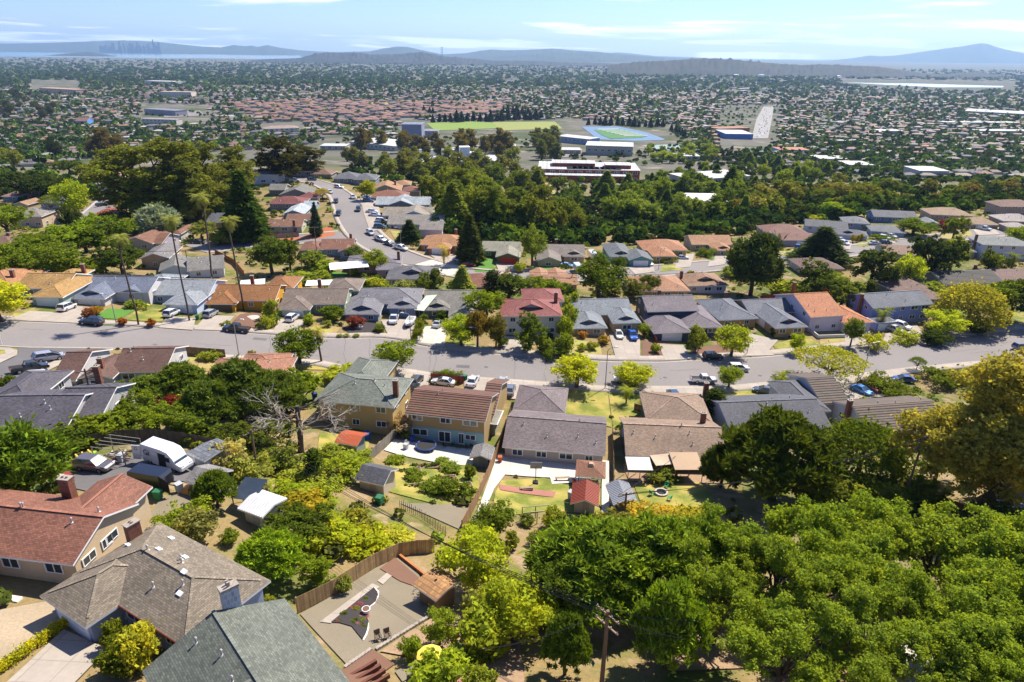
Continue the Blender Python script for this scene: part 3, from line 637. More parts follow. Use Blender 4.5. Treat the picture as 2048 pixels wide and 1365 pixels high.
H('dark green house with grey brown roof and pale concrete drive', 'dark green house', '8f8a80', '74826f', [(850,610,962,615,11,2.8,'gx'),(848,616,899,620,7,2.7,'hip+'),(900,638,966,637,14,2.7,'gy','g')], rot=3)
H('white two storey house with deep red roof', 'red-roofed white house', 'a05c55', 'dcdcd4', [(1006,630,1124,637,11,5.4,'hip+'),(1050,600,1125,602,9,5.4,'hip','n')], rot=3, chim=[(.97,.7,.8)])
H('beige house with grey roof, twin front gables and two cars on its drive', 'beige twin-gabled house', '8c939a', 'c9b48e', [(1150,628,1268,634,11,2.8,'gx'),(1147,650,1213,658,11,2.65,'hip+'),(1228,643,1279,644,10,2.9,'hip+')], rot=5)
H('dark slate house with purple grey roof and wide white garage door', 'purple-roofed slate house', '847a80', '4c5566', [(1297,621,1400,624,11,4.6,'gx'),(1309,662,1381,664,11,2.7,'hip','g'),(1381,655,1440,650,15,2.7,'hip')], rot=6, chim=[(.4,.75,.5)])
H('tan stucco house with dark grey roof and side facing white garage', 'tan house with side garage', '757a86', 'c79e6e', [(1440,638,1520,640,15,2.7,'hip'),(1556,656,1608,649,17,2.7,'hip+','w'),(1500,625,1590,622,10,2.75,'gx','n')], rot=9, chim=[(.75,.9,.5)])
H('lavender two storey house with orange roof and white walled front patio', 'lavender orange-roofed house', 'c98052', 'd9cfdc', [(1622,632,1684,626,17,4.6,'gx'),(1616,637,1678,638,5,2.8,'hip'),(1690,645,1743,642,12,2.8,'hip','g')], rot=11, chim=[(.5,.95,.5)])
H('blue two storey house with charcoal roof and stone chimney', 'blue two storey house', '6f747e', '8f9fd8', [(1747,614,1853,601,10.5,5.2,'gx'),(1755,646,1788,643,3,2.6,'flat','g')], rot=12, chim=[(-.04,.4,8.4)])
# near side of the main street: backs turned to the camera
H('corner house with brown L shaped roof by the side street', 'brown-roofed corner house', '77584c', 'c8c6c4', [(228,740,330,735,10,2.7,'gx'),(105,758,150,756,12,2.7,'gx'),(150,765,232,742,7,2.7,'gy')], rot=4, chim=[(-.2,-.05,.6)])
H('low house with dark grey roof behind the hedge at the left edge', 'dark grey roofed left house', '66626a', 'b0aeae', [(-40,858,120,862,11,2.7,'gx'),(-30,802,55,805,10,2.7,'hip'),(100,832,205,822,9,2.7,'gx')], rot=3, chim=[(.85,1.15,.9)])
H('low house with faded rust roof hidden behind the pines', 'rust-roofed house in the pines', 'b07a5e', 'c4a98a', [(400,770,560,765,11,2.7,'hip'),(470,745,560,742,8,2.7,'hip')], rot=4)
H('yellow two storey house with green grey hipped roof and brick chimney', 'yellow two storey house', '80867a', 'c8ac74', [(636,797,784,810,10,5.3,'hip'),(672,770,750,774,12,3.2,'hip','n')], chim=[(.98,.3,1.2)], gar=None)
H('two storey house with ribbed brown roof and half blue painted back wall', 'ribbed-roof two storey house', '7d5a4a', 'b89c6c', [(816,822,968,838,9.5,5.3,'gx','n'),(962,822,985,826,13,3.0,'gx','n')], tile=True, vents=2)
H('long low house with speckled grey brown roof and wide white patio', 'speckled-roof house with patio', '887a7a', 'b9aea4', [(1010,889,1206,905,11.5,2.75,'gx'),(1032,815,1125,822,9,2.75,'hip','n')], vents=5)
H('long low house with tan brown roof and shaded back porch', 'tan-roofed house with porch', 'a48a74', '5a6058', [(1256,906,1450,914,11.5,2.75,'gx'),(1298,835,1420,842,10,2.75,'hip','n')], chim=[(.88,.8,.7)], vents=5)
H('low house with dark slate roof half hidden by a pine', 'slate-roofed house by the pine', '63646c', 'bdbcc0', [(1466,864,1668,862,13,2.75,'gx'),(1600,820,1655,818,12,2.7,'hip','n')], rot=6, chim=[(-.03,.95,1.0)], vents=5)
H('white gabled house with ribbed dark brown roof and red brick chimney', 'ribbed-roof gabled house', '6b5c50', 'cfd0d0', [(1742,862,1905,852,11,2.9,'gx'),(1640,800,1700,805,12,2.8,'gx','n')], rot=9, tile=True, chim=[(-.04,.55,6.8)])
# foreground
H('cream house with red brown shingle roof in the left foreground', 'cream foreground house', '9c6853', 'd9bf9a', [(0,17,0,7.9,2.8,'gx'),(11.2,16.35,4,11,2.7,'gy'),(1,8.6,-4.6,3.2,2.6,'gy')], at=(-55.5,50.3,115.4,-8), vents=5, pitch=.4)
H('corner house with weathered brown grey shingle hip roof and several skylights', 'shingled hip-roof house', '928572', 'a9b4c8', [(0,14,0,7.2,2.8,'hip'),(.2,5.7,-2.7,4,2.8,'hip','g')], at=(-36.8,46.07,115.6,-30), vents=5, pitch=.4)
H('house with green grey shingle roof at the bottom edge', 'green-roofed foreground house', '777c70', 'c8ccd0', [(0,22,0,9.9,2.8,'gx','n'),(3,12,-6,5,2.8,'gy','n')], at=(-26.2,36.6,115.2,-48), vents=6, pitch=.4)
# houses between the main street and the second street
H('brown hip roofed house among trees at the left edge', 'brown hip-roofed house on the left', '8d6e5c', 'b79e88', [(-45,489,30,487,11,2.6,'hip')], rot=0, detail=1, chim=[(.6,.5,.4)])
H('house with two brown gables by the turning circle', 'twin brown gabled house', '92664e', 'b8b0b8', [(243,484,296,489,12,2.7,'gy'),(296,490,334,480,10,2.6,'gx')], rot=-4, detail=1)
H('tan walled house with grey gable facing the camera behind the first palm', 'tan house with grey gable', '8b8684', 'c6a98c', [(282,516,338,512,12,3.4,'gy')], rot=8, detail=1, vents=1)
H('pale house with grey roof and raised white deck', 'pale decked house', '8f8c86', 'd4d6d8', [(377,540,446,520,11,2.9,'gx'),(322,536,378,541,11,2.9,'gy','n')], rot=22, detail=1)
H('small house with brown roof and brick chimney inside the fenced corner', 'fenced corner bungalow', '946a52', 'c3bfa0', [(533,452,606,448,8,2.7,'gx'),(572,440,625,437,7,2.7,'gx')], rot=4, detail=1, chim=[(.8,-.02,.6)])
H('bungalow with pale blue white gable roof left of the curved street', 'white gabled bungalow', 'c3cdd2', '8fa6b4', [(568,427,609,424,13,2.7,'gy'),(606,414,630,412,8,2.7,'gx','n')], rot=3, detail=1)
H('bungalow with dark red roof left of the curved street', 'dark red roofed bungalow', '8e4f48', 'a89892', [(539,406,610,403,10,2.7,'hip'),(595,395,634,393,8,2.7,'hip','n')], rot=2, detail=1)
H('bungalow with olive grey gable at the bend of the curved street', 'olive grey bungalow', '86847a', '8f9488', [(560,389,628,385,12,2.7,'gy'),(536,380,570,378,9,2.6,'gx')], rot=2, detail=1)
H('white two storey house with grey roof at the end of the spur', 'white house at the spur end', '8c8c90', 'd6d4d4', [(495,348,556,348,10,4.8,'hip')], rot=0, detail=1, vents=1)
H('house with orange brown roof at the end of the spur', 'orange-roofed spur house', 'b57a50', 'c8bfb4', [(556,341,622,343,10,2.8,'hip')], rot=0, detail=1, vents=1)
H('house with dull brown roof behind shrubs at the spur end', 'dull brown spur house', '8d6a56', 'a49484', [(622,347,668,344,10,2.8,'hip')], rot=-3, detail=1, vents=1)
H('dark grey roofed house with long garage wing on the outer bend', 'dark roofed house on the bend', '70747a', '7f8894', [(667,356,714,358,12,2.8,'hip'),(704,361,752,356,12,2.7,'hip')], rot=0, detail=1)
H('house with orange tan gable on the outer bend', 'orange tan gabled house', 'b98a62', 'b8ad8c', [(742,380,802,374,12,2.8,'gy'),(790,370,820,368,9,2.7,'hip','n')], rot=4, detail=1, chim=[(.8,.6,.5)])
H('house with red brown roof right of the curved street', 'red brown roofed house', '99604a', 'a59480', [(744,394,815,389,11,2.7,'hip'),(806,382,838,380,8,2.7,'hip','n')], rot=3, detail=1)
H('dark walled house with pale grey roof right of the curved street', 'pale grey roofed house', 'b4bcc0', '6a7680', [(752,408,858,408,11,2.7,'gx'),(778,410,826,408,13,2.8,'gy','n')], rot=2, detail=1)
H('white house with tan grey gable right of the curved street', 'white tan-gabled house', 'a59a88', 'd2d4dc', [(766,430,862,432,11,2.7,'gx'),(794,434,862,434,12,2.8,'gy')], rot=2, detail=1)
H('white house with warm grey roof and blue car on its drive', 'white house with blue car', '9b948a', 'd8d8de', [(776,447,882,455,12,2.7,'gx'),(840,458,884,458,9,2.7,'gx','n')], rot=0, detail=1, gar=None)
H('house with brown roof and grey side gable beside the street corner', 'brown house at the street corner', '94644e', '9caeb8', [(642,497,706,494,10,2.7,'gx'),(676,508,708,496,9,2.7,'gy'),(604,496,640,500,9,2.7,'hip','n')], rot=6, detail=1, chim=[(.85,.9,.6)])
H('pink house with lavender grey roof and pink chimney', 'pink house', '8c868c', 'd9a8a4', [(694,530,800,524,10,2.8,'hip'),(752,545,800,530,5,2.8,'gx')], rot=6, detail=1, chim=[(.97,.4,1.0)])
H('house with plain charcoal grey roof below the pink house', 'charcoal roofed house', '77767a', '98989c', [(775,556,872,548,11,2.7,'hip+')], rot=3, detail=1)
H('orange walled house with tan orange hip roof and paved front yard', 'orange walled house', 'c08a5c', 'd08a48', [(842,488,928,492,12,2.7,'hip'),(858,494,898,497,6,2.65,'hip','g')], rot=-4, detail=1, chim=[(.7,.9,.6)])
H('olive house with grey roof and bright red garage door', 'house with red garage', 'a09c88', '7d7434', [(965,500,1040,502,10,2.8,'gx'),(994,512,1038,515,9,2.7,'gy','g')], rot=-2, detail=1, gar=C('d0402c',.8))
H('tan house with grey brown roof and white trailer alongside', 'tan house with white trailer', '8d8278', 'c4ab84', [(1085,508,1168,508,11,2.7,'gx'),(1076,519,1120,523,9,2.7,'gy'),(1128,510,1168,513,7,2.7,'hip+')], rot=-1, detail=1, chim=[(.35,.95,.4)])
H('teal house with dark grey gables and white garage door', 'teal house', '72777a', '6fa49c', [(1222,512,1264,510,16,2.7,'hip+'),(1262,521,1302,517,9,2.7,'gy','g')], rot=3, detail=1)
H('yellow house with orange brown hip roof and clipped hedge', 'hedged yellow house', 'bf8256', 'cfae54', [(1307,511,1350,511,10,2.7,'hip'),(1290,500,1372,498,12,2.7,'hip')], rot=3, detail=1)
H('house with tan orange roof and side facing white garage on the second street', 'tan house on the second street', 'b9855a', 'cbb894', [(1385,488,1465,488,11,2.7,'gx'),(1432,500,1464,499,9,2.7,'hip+','w')], rot=3, detail=1)
H('yellow walled house with low tan orange roof behind the twin gables', 'low yellow walled house', 'bd8862', 'c9b05e', [(1268,581,1374,577,13,2.7,'hip')], rot=4, detail=1, vents=4)
H('white house with tan brown roof, vent gable and tall white chimney', 'white house with tall chimney', 'a98264', 'd8d4cc', [(1378,570,1452,568,11,2.8,'hip+')], rot=5, detail=1, chim=[(-.03,.6,6.0)])
H('house with brown hip roof below the red car', 'brown hip house by the red car', '96604a', 'b8885c', [(925,572,1000,568,11,2.7,'hip')], rot=2, detail=1, vents=1)
H('house with twin peach coloured peaks behind dense trees', 'peach-peaked house', 'c08c68', 'c8b090', [(1062,567,1152,563,8,2.7,'gx'),(1066,560,1100,559,9,2.8,'gy','n'),(1098,560,1134,559,9,2.8,'gy','n')], rot=2, detail=1, vents=1)
# right side, second street and beyond
H('house with wide red brown hip roof and pale garage', 'wide red brown house', '8d6050', 'c0b0b0', [(1568,479,1642,476,9,2.7,'hip','g'),(1532,463,1618,468,12,2.7,'hip')], rot=0, detail=1)
H('long white house with dark slate roof beside three clipped bushes', 'long slate-roofed house', '5f636c', 'c8cee0', [(1612,450,1703,472,9,2.7,'gx'),(1660,470,1732,467,7,2.7,'hip+','n')], rot=-18, detail=1)
H('blue grey house with large grey roof by a hedged drive', 'hedged blue grey house', '787c82', '98a8bc', [(1690,444,1758,467,10,2.7,'hip'),(1752,468,1802,458,9,2.7,'hip','g')], rot=-14, detail=1)
H('blue house with dark solar covered roof behind the grey one', 'solar-roofed blue house', '60646e', '6c84b0', [(1749,432,1842,440,10,2.7,'gx')], rot=-8, detail=1)
H('large house with tan brown roof and white garage at the right', 'large tan-roofed house', 'a98a68', 'b8a488', [(1864,428,1960,438,12,2.7,'hip'),(1940,450,1990,446,10,2.7,'hip','g')], rot=-8, detail=1)
H('small blue house with grey roof beside red shrub', 'small blue house', '80848a', '5a6c94', [(1850,447,1892,457,9,2.7,'gy')], rot=-12, detail=1, vents=1)
H('brown roofed two storey house at the far right edge', 'brown two storey house on the right', '86604e', 'b4a08c', [(2003,412,2075,412,11,5.0,'hip')], rot=0, detail=1)
H('house with whitish weathered roof at the right edge', 'whitish-roofed house', 'b8aca4', 'a89884', [(2008,441,2085,446,11,2.7,'hip'),(2015,452,2060,455,6,2.6,'hip','n')], rot=-4, detail=1)
H('large white two storey house with grey green roof at the right', 'large white two storey house', '8f9490', 'd8d8e0', [(1968,488,2085,500,10,5.3,'hip')], rot=-6, detail=1, chim=[(-.03,.5,8.4)])
H('low house with dark slate roof next to the white two storey house', 'low slate house on the right', '64666e', 'b0a284', [(1896,500,1968,512,11,2.7,'hip')], rot=-8, detail=1)
H('small house with tan brown roof in front of the second street', 'small tan-roofed house', '9c7a64', 'b8bcc8', [(1772,506,1835,512,10,2.7,'gx')], rot=-6, detail=1, vents=1)
H('house with flat plum brown roof behind the round trees', 'plum-roofed house', '7d5c54', 'c8b4a0', [(1608,536,1700,545,11,2.7,'hip')], rot=2, detail=1, vents=2)
H('brown roofed house behind the blue house with an arched window wing', 'brown-roofed house behind the blue one', '86685c', 'b0a078', [(1790,580,1872,580,11,2.7,'hip'),(1850,598,1890,594,9,2.7,'hip','n')], rot=10, detail=1, chim=[(.4,.6,.6)])
H('long house with ribbed near black roof on the right', 'ribbed black-roofed house', '55504a', '8c8a80', [(1888,568,1995,560,12,2.7,'gx')], rot=8, tile=True, detail=1, chim=[(.9,.8,.5)])
H('long house with brown roof at the right edge', 'long brown-roofed house', '8a6a60', '94887c', [(1982,560,2100,572,11,2.7,'gx')], rot=2, detail=1)
# lower left neighbourhood
for lab, sh, rf, wl, wg in (
 ('two tone house with grey roof and tan upper wall', 'two tone grey-roofed house', '9a938c', 'cbb49c', [(22,432,76,434,12,4.6,'hip')]),
 ('house with grey hip roof behind dark cedars', 'grey house behind the cedars', '8a8a8e', 'b4b8bc', [(30,384,86,383,11,2.8,'hip')]),
 ('blue walled house with rosy roof at the left', 'rosy-roofed blue house', 'a88478', '7e8ea4', [(4,392,52,388,10,2.7,'hip')]),
 ('small house with tan gable at the left', 'small tan gabled house', 'b58e6a', 'b8a47c', [(29,408,64,406,9,2.7,'gy')]),
 ('house with long grey roof by the lower street', 'long grey house on the lower street', '8d9094', 'aab0b4', [(80,404,136,406,11,2.7,'gx')]),
 ('small house with orange gable at the top of the lower street', 'small orange gabled house', 'c08a5c', 'a89474', [(156,358,190,357,11,2.7,'gy')]),
 ('house with grey gable and pink side wall', 'pink sided grey house', '8a8c90', 'c8a89c', [(166,376,198,373,11,2.7,'gy')]),
 ('white garage fronted house with grey roof on the lower street', 'white garaged grey house', '96989a', 'd0d0d2', [(199,376,233,375,11,2.7,'gy','g')]),
 ('house with brick red roof and brick chimney below the eucalyptus', 'brick red roofed house', 'a85a40', 'a0705c', [(184,430,236,426,11,2.7,'hip')]),
 ('house with dark slate roof between redwood and eucalyptus', 'slate house by the redwood', '6a6c74', 'a8926c', [(414,443,468,441,11,2.7,'gx')]),
 ('house with brown roof and white garage by the blue spruce', 'brown house by the spruce', '8e6450', 'c0bcb8', [(345,466,374,458,12,2.7,'hip','g')]),
 ('house with plain brown roof under the round trees', 'brown house under round trees', '9a7a62', 'b0a890', [(100,372,136,371,10,2.7,'hip')]),
 ('house with orange brown roof at the top of the left slope', 'orange brown slope house', 'a87450', 'b8b0a0', [(212,350,240,349,11,2.7,'hip')])):
    H(lab, sh, rf, wl, wg, rot=RND.uniform(-8, 8), detail=1, vents=1)

# ---------------------------------------------------------------- trees: prototypes
def unit(n, rg): v = rg.normal(0, 1, (n, 3)); return v / np.linalg.norm(v, axis=1)[:, None]
def leaf_cloud(cl, n, size, rg, needle=False, zs=0.85, up=0.25, droop=0.0):
    """cl: list of (centre, radius); n leaves per clump of mean radius; returns quads"""
    Vs = []
    mr = np.mean([r for _, r in cl])
    for c, r in cl:
        k = max(6, int(n * (r / mr) ** 2)); d = unit(k, rg); d[:, 2] += up; d /= np.linalg.norm(d, axis=1)[:, None]
        p = np.array(c) + d * (r * (0.35 + 0.65 * rg.random((k, 1)) ** 0.5)) * np.array((1, 1, zs))
        st = rg.random(k) < .3; p[st] += rg.normal(0, .42 * r, (int(st.sum()), 3))
        nn = d + rg.normal(0, 0.75, (k, 3)); nn /= np.linalg.norm(nn, axis=1)[:, None]
        a = np.cross(nn, unit(k, rg)); a /= np.linalg.norm(a, axis=1)[:, None] + 1e-9; b = np.cross(nn, a)
        s = size * rg.uniform(0.45, 1.5, (k, 1))
        if needle:
            a = d + np.array((0, 0, 0.5 - droop)) + rg.normal(0, 0.45, (k, 3)); a /= np.linalg.norm(a, axis=1)[:, None]
            b = np.cross(a, unit(k, rg)); b /= np.linalg.norm(b, axis=1)[:, None] + 1e-9
            a = a * s; b = b * s * 0.26
        else: a = a * s * 0.5; b = b * s * 0.34
        Vs.append(np.stack((p - a, p + b - a * .1, p + a, p - b - a * .1), 1))
    V = np.concatenate(Vs).reshape(-1, 3); return V, np.arange(len(V)).reshape(-1, 4)
def limb(mb, a, b, r0, r1, rg, bend=.12, n=4, sides=6):
    a, b = np.array(a, float), np.array(b, float); L = np.linalg.norm(b - a)
    pts = [a + (b - a) * t + (rg.normal(0, bend * L * .25, 3) if 0 < t < 1 else 0) for t in np.linspace(0, 1, n)]
    mb.tube(pts, [r0 + (r1 - r0) * t for t in np.linspace(0, 1, n)], sides)
PROTO = {}
def proto(key, style, Hh, W, nc, nl, size, seed, mat=None, needle=False, bark=None):
    rg = np.random.default_rng(seed); cl = []; mb = MB(); R = W / 2; tr = Hh * .026 + .06
    def ell(n, c, rx, rz, rc, shell=.5):
        for _ in range(n):
            d = unit(1, rg)[0]; q = rg.random() ** shell
            cl.append(((c[0] + d[0] * rx * q, c[1] + d[1] * rx * q, c[2] + d[2] * rz * q), rc * rg.uniform(.5, 1.45)))
    zs, up, droop = .85, .25, 0
    if style == 'round': ell(nc, (0, 0, Hh * .6), R * .84, Hh * .35, R * .19, .38)
    elif style == 'oakd':
        for k in range(10):
            an = k * 2.4 + rg.random() * .6; q = R * (.3 + .36 * rg.random()) if k else 0
            ell(nc // 10, (math.cos(an) * q, math.sin(an) * q, Hh * rg.uniform(.3, .78)), R * .44, Hh * .19, R * .115, .4)
        zs = .75
    elif style == 'oak':
        for k in range(9):
            an = k * 2.4 + rg.random() * .6; q = R * (.42 + .36 * rg.random()) if k else 0
            ell(nc // 9, (math.cos(an) * q, math.sin(an) * q, Hh * rg.uniform(.36, .8)), R * .3, Hh * .14, R * .08, .45)
        zs = .7
    elif style == 'pine':
        for k in range(nc):
            an = k * 2.39996; q = R * math.sqrt((k + .5) / nc) * rg.uniform(.75, 1.0); z = Hh * (.95 - .5 * (q / R) ** 1.7 - rg.random() * .24)
            cl.append(((math.cos(an) * q, math.sin(an) * q, z), R * .105 * rg.uniform(.6, 1.5)))
        zs, up = .55, .5
    elif style == 'conifer':
        for k in range(nc):
            t = (k + .5) / nc; z = Hh * (.1 + .88 * t); rr = R * (1 - t) ** .75 * rg.uniform(.55, 1.02); an = k * 2.39996
            cl.append(((math.cos(an) * rr * .75, math.sin(an) * rr * .75, z - rr * .12), max(.22 * R * (1.15 - t), R * .07)))
        zs, droop, up = .5, .55, .1
    elif style == 'euc':
        for k in range(8):
            an = k * 2.4 + rg.random(); q = R * (.15 + .48 * rg.random()); z = Hh * rg.uniform(.22, .84)
            ell(nc // 8, (math.cos(an) * q, math.sin(an) * q, z), R * .42, Hh * .16, R * .1, .4)
        ell(nc // 8, (0, 0, Hh * .86), R * .38, Hh * .13, R * .1, .4)
        ell(nc // 3, (0, 0, Hh * .47), R * .7, Hh * .42, R * .1, .45)
    elif style == 'cypress':
        for k in range(nc):
            t = (k + .5) / nc; an = k * 2.4; rr = R * .5 * math.sin(math.pi * min(1, .18 + t * .85)) ** .6
            cl.append(((math.cos(an) * rr, math.sin(an) * rr, Hh * (.06 + .9 * t)), R * .42 * rg.uniform(.7, 1.2)))
        zs, up = 1.3, .6
    elif style == 'umbrella':
        for k in range(nc):
            an = k * 2.39996; q = R * math.sqrt((k + .5) / nc); cl.append(((math.cos(an) * q * .9, math.sin(an) * q * .9, Hh * (.86 - .22 * (q / R) ** 2 + rg.uniform(-.05, .05))), R * .17 * rg.uniform(.7, 1.3)))
        zs = .5
    elif style == 'dome':
        for k in range(nc):
            an = k * 2.39996; t = (k + .5) / nc; ph = math.acos(1 - t * .98); sp = math.sin(ph)
            q = R * .86 * sp * rg.uniform(.75, 1.05); cl.append(((math.cos(an) * q, math.sin(an) * q, Hh * (.2 + .68 * math.cos(ph))), R * .2 * rg.uniform(.7, 1.3)))
        zs = .5
    elif style == 'shrub':
        ell(nc, (0, 0, Hh * .48), R * .8, Hh * .4, R * .2, .35)
    elif style == 'hedge':
        for k in range(nc): cl.append(((rg.uniform(-R, R), rg.uniform(-R, R) * .8, Hh * rg.uniform(.15, .85)), R * .28))
    if style in ('oak', 'oakd', 'euc', 'pine', 'umbrella'):
        nb = {'oak': 14, 'oakd': 10, 'euc': 12, 'pine': 18, 'umbrella': 16}[style]; top = Hh * (.3 if style != 'pine' else .78)
        lean = rg.normal(0, .04 * Hh, 2)
        limb(mb, (0, 0, -.6), (lean[0], lean[1], top), tr * 1.25, tr * (.8 if style != 'pine' else .3), rg, .08, 5, 8)
        for i in rg.choice(len(cl), min(nb, len(cl)), False):
            c, r = cl[i]; z0 = top if style != 'pine' else max(Hh * .2, c[2] * .72 - .1 * Hh); f = z0 / top
            limb(mb, (lean[0] * min(f, 1), lean[1] * min(f, 1), min(z0, top)), c, tr * .5, tr * .1, rg, .22, 5, 5)
    elif style in ('shrub', 'hedge'):
        for i in range(5):
            c, r = cl[int(rg.integers(len(cl)))]; limb(mb, (rg.normal(0, .08), rg.normal(0, .08), -.3), c, .06, .02, rg, .1, 3, 5)
    else:
        top = {'round': .5, 'conifer': .96, 'cypress': .9, 'dome': .55}[style]
        limb(mb, (0, 0, -.6), (0, 0, Hh * top), tr * 1.15, tr * .3 if top > .8 else tr * .7, rg, .03, 5, 8)
        if style in ('round', 'dome'):
            for i in rg.choice(len(cl), 9, False): limb(mb, (0, 0, Hh * rg.uniform(.28, .48)), cl[i][0], tr * .45, tr * .1, rg, .15, 4, 5)
    V, F = leaf_cloud(cl, nl, size, rg, needle, zs, up, droop)
    zmax, wx = np.percentile(V[:, 2], 99.9), np.percentile(np.abs(V[:, :2]), 97.5) * 2
    PROTO[key] = (np_mesh(key + '_crown', V, F, mat or M_leaf), mb.mesh(key + '_trunk', bark or M_bark, True), zmax, wx)
for s_ in (1, 2, 3):
    proto('round%d' % s_, 'round', 8, 7, 90, 62, .32, 20 + s_)
    proto('shrub%d' % s_, 'shrub', 2.6, 3, 44, 60, .2, 30 + s_)
    proto('euc%d' % s_, 'euc', 28, 18, 260, 70, .52, 40 + s_)
    proto('wood%d' % s_, 'oakd', 13, 12, 170, 38, .5, 50 + s_)
for s_ in (1, 2):
    proto('oak%d' % s_, 'oak', 13, 14, 300, 90, .27, 60 + s_)
    proto('pine%d' % s_, 'pine', 13, 13, 190, 110, .48, 70 + s_, M_needle, True)
    proto('conifer%d' % s_, 'conifer', 20, 8, 150, 60, .8, 80 + s_, M_needle, True)
proto('cedar1', 'round', 8, 8, 170, 90, .36, 91, M_needle, True)
proto('cypress1', 'cypress', 7, 2.2, 30, 80, .22, 92)
proto('umbrella1', 'umbrella', 7, 10, 46, 90, .3, 93)
proto('dome1', 'dome', 9, 12, 90, 110, .36, 94)
proto('hedge1', 'hedge', 1.6, 2.4, 40, 60, .16, 95)
proto('bigeuc', 'euc', 26, 20, 420, 110, .42, 96)
ALT = {'round': 3, 'shrub': 3, 'euc': 3, 'wood': 3, 'oak': 2, 'pine': 2, 'conifer': 2}
def palm_proto(key, Hh, crown, nf, skirt, rg):
    mb = MB(); limb(mb, (0, 0, -.5), (rg.normal(0, .2), 0, Hh), .16 if Hh > 9 else .22, .12, rg, .015, 6, 8)
    V = []; F = []
    def frond(an, el, L, wdt):
        n = 6; pts = []
        for i in range(n + 1):
            t = i / n; e = el - 1.5 * t * t; r = L * t
            pts.append(np.array((math.cos(an) * r * math.cos(el - .7 * t), math.sin(an) * r * math.cos(el - .7 * t), Hh + L * (math.sin(el) * t - .55 * t * t))))
        side = np.array((-math.sin(an), math.cos(an), 0))
        for i in range(n):
            for sg in (-1, 1):
                for q in (0, .5):
                    p = pts[i] * (1 - q) + pts[i + 1] * q; t = (i + q) / n; w = wdt * math.sin(math.pi * min(.97, .15 + t * .8))
                    tip = p + sg * side * w + (pts[i + 1] - pts[i]) * 1.1 - np.array((0, 0, w * .35))
                    b = len(V); d = (pts[i + 1] - pts[i]) * .28; V.extend([p, p + d, tip + d * .2, tip]); F.append((b, b + 1, b + 2, b + 3))
    for k in range(nf): frond(k * 2.39996, rg.uniform(-1.0, 1.5), crown * rg.uniform(.75, 1.05), crown * .22)
    cm = np_mesh(key + '_crown', V, F, M_palm)
    sm = None
    if skirt:
        V.clear(); F.clear()
        for k in range(nf): frond(k * 2.1, rg.uniform(-1.5, -.9), crown * .62, crown * .13)
        sm = np_mesh(key + '_skirt', V, F, M_wood)
    PROTO[key] = (cm, mb.mesh(key + '_trunk', M_bark, True), Hh + crown * .55, crown * 2.0, sm)
_rg = np.random.default_rng(3)
palm_proto('tallpalm', 20, 2.0, 52, True, _rg); palm_proto('fanpalm', 6.5, 2.0, 42, True, _rg); palm_proto('sago', .9, 2.1, 40, False, _rg); palm_proto('datepalm', 4.0, 2.6, 30, False, _rg)
TREES = []       # (object, description, category, px, py) waiting for a label
def tree(bx, by, ytop, wpx, sp, hexc, desc, name='tree', cat='tree', label=None, group=None, k=1.0, hmin=0.6):
    b = P(bx, by); h, zc = height_for(b, ytop); h = max(h, hmin); w = wpx * zc / FOC
    return plant(b, h, w, sp, C(hexc, k), desc, name, cat, label, group, (bx, (by + ytop) / 2))
def plant(b, h, w, sp, col, desc, name='tree', cat='tree', label=None, group=None, px=None):
    key = sp + str(RND.randint(1, ALT[sp])) if sp in ALT else sp
    if col[1] > col[0]: col = (col[0] * .55 + col[1] * .40, col[1] * .97, col[2] * .8, 1)
    pr = PROTO[key]; o = root(name, b, RND.uniform(0, 6.28), label, cat, group)
    s = (w / pr[3], w / pr[3], h / pr[2])
    ob('trunk', pr[1], o, None, 0, s, col); ob('crown', pr[0], o, None, 0, s, col)
    if len(pr) > 4 and pr[4]: ob('dead_frond_skirt', pr[4], o, None, 0, s, C('8a7350', .7))
    if not label: TREES.append((o, desc, px or proj(b)[:2]))
    return o

# ---------------------------------------------------------------- trees and shrubs seen one by one: base pixel, top, width, kind, colour
T = tree
G1, G2, G3, G4, G5 = '8fae2e', '6f8f2c', '4c6a28', '3a5426', 'b4bc34'     # bright, mid, dark, very dark, yellow green
for (a, t, w, lab) in (((277,651),466,46,'tall palm before the slate roofed house, leftmost of the four palms'), ((379,643),428,44,'tall palm by the pale blue house drive, second from the left'), ((429,575),384,48,'tall palm rising behind the street houses, third from the left'), ((487,622),430,45,'tall palm beside the mustard yellow garage, rightmost of the four')):
    T(a[0], a[1], t, w, 'tallpalm', '8c9450', '', 'palm_tree', 'palm', lab, 'tall palms')
T(643,724,652,44,'fanpalm','a8a04c','','palm_tree','palm','short fan palm on the grass verge of the near kerb')
T(1560,778,731,50,'sago','9aa83c','','palm_tree','palm','stemless spiky palm between the dark slate house and street')
T(1252,808,770,46,'datepalm','8c9a34','','palm_tree','palm','small palm on the lawn right of the speckled roof garage')
T(888,530,486,36,'datepalm','b0a040','','palm_tree','palm','yellowish palm beside the red garage lawn')
T(1760,660,612,44,'datepalm','7a8c38','','palm_tree','palm','bushy palm cluster in front of the blue two storey house')
T(1290,806,786,32,'sago','7c8f50','','palm_tree','palm','low grey spiky plant beside the small lawn palm')
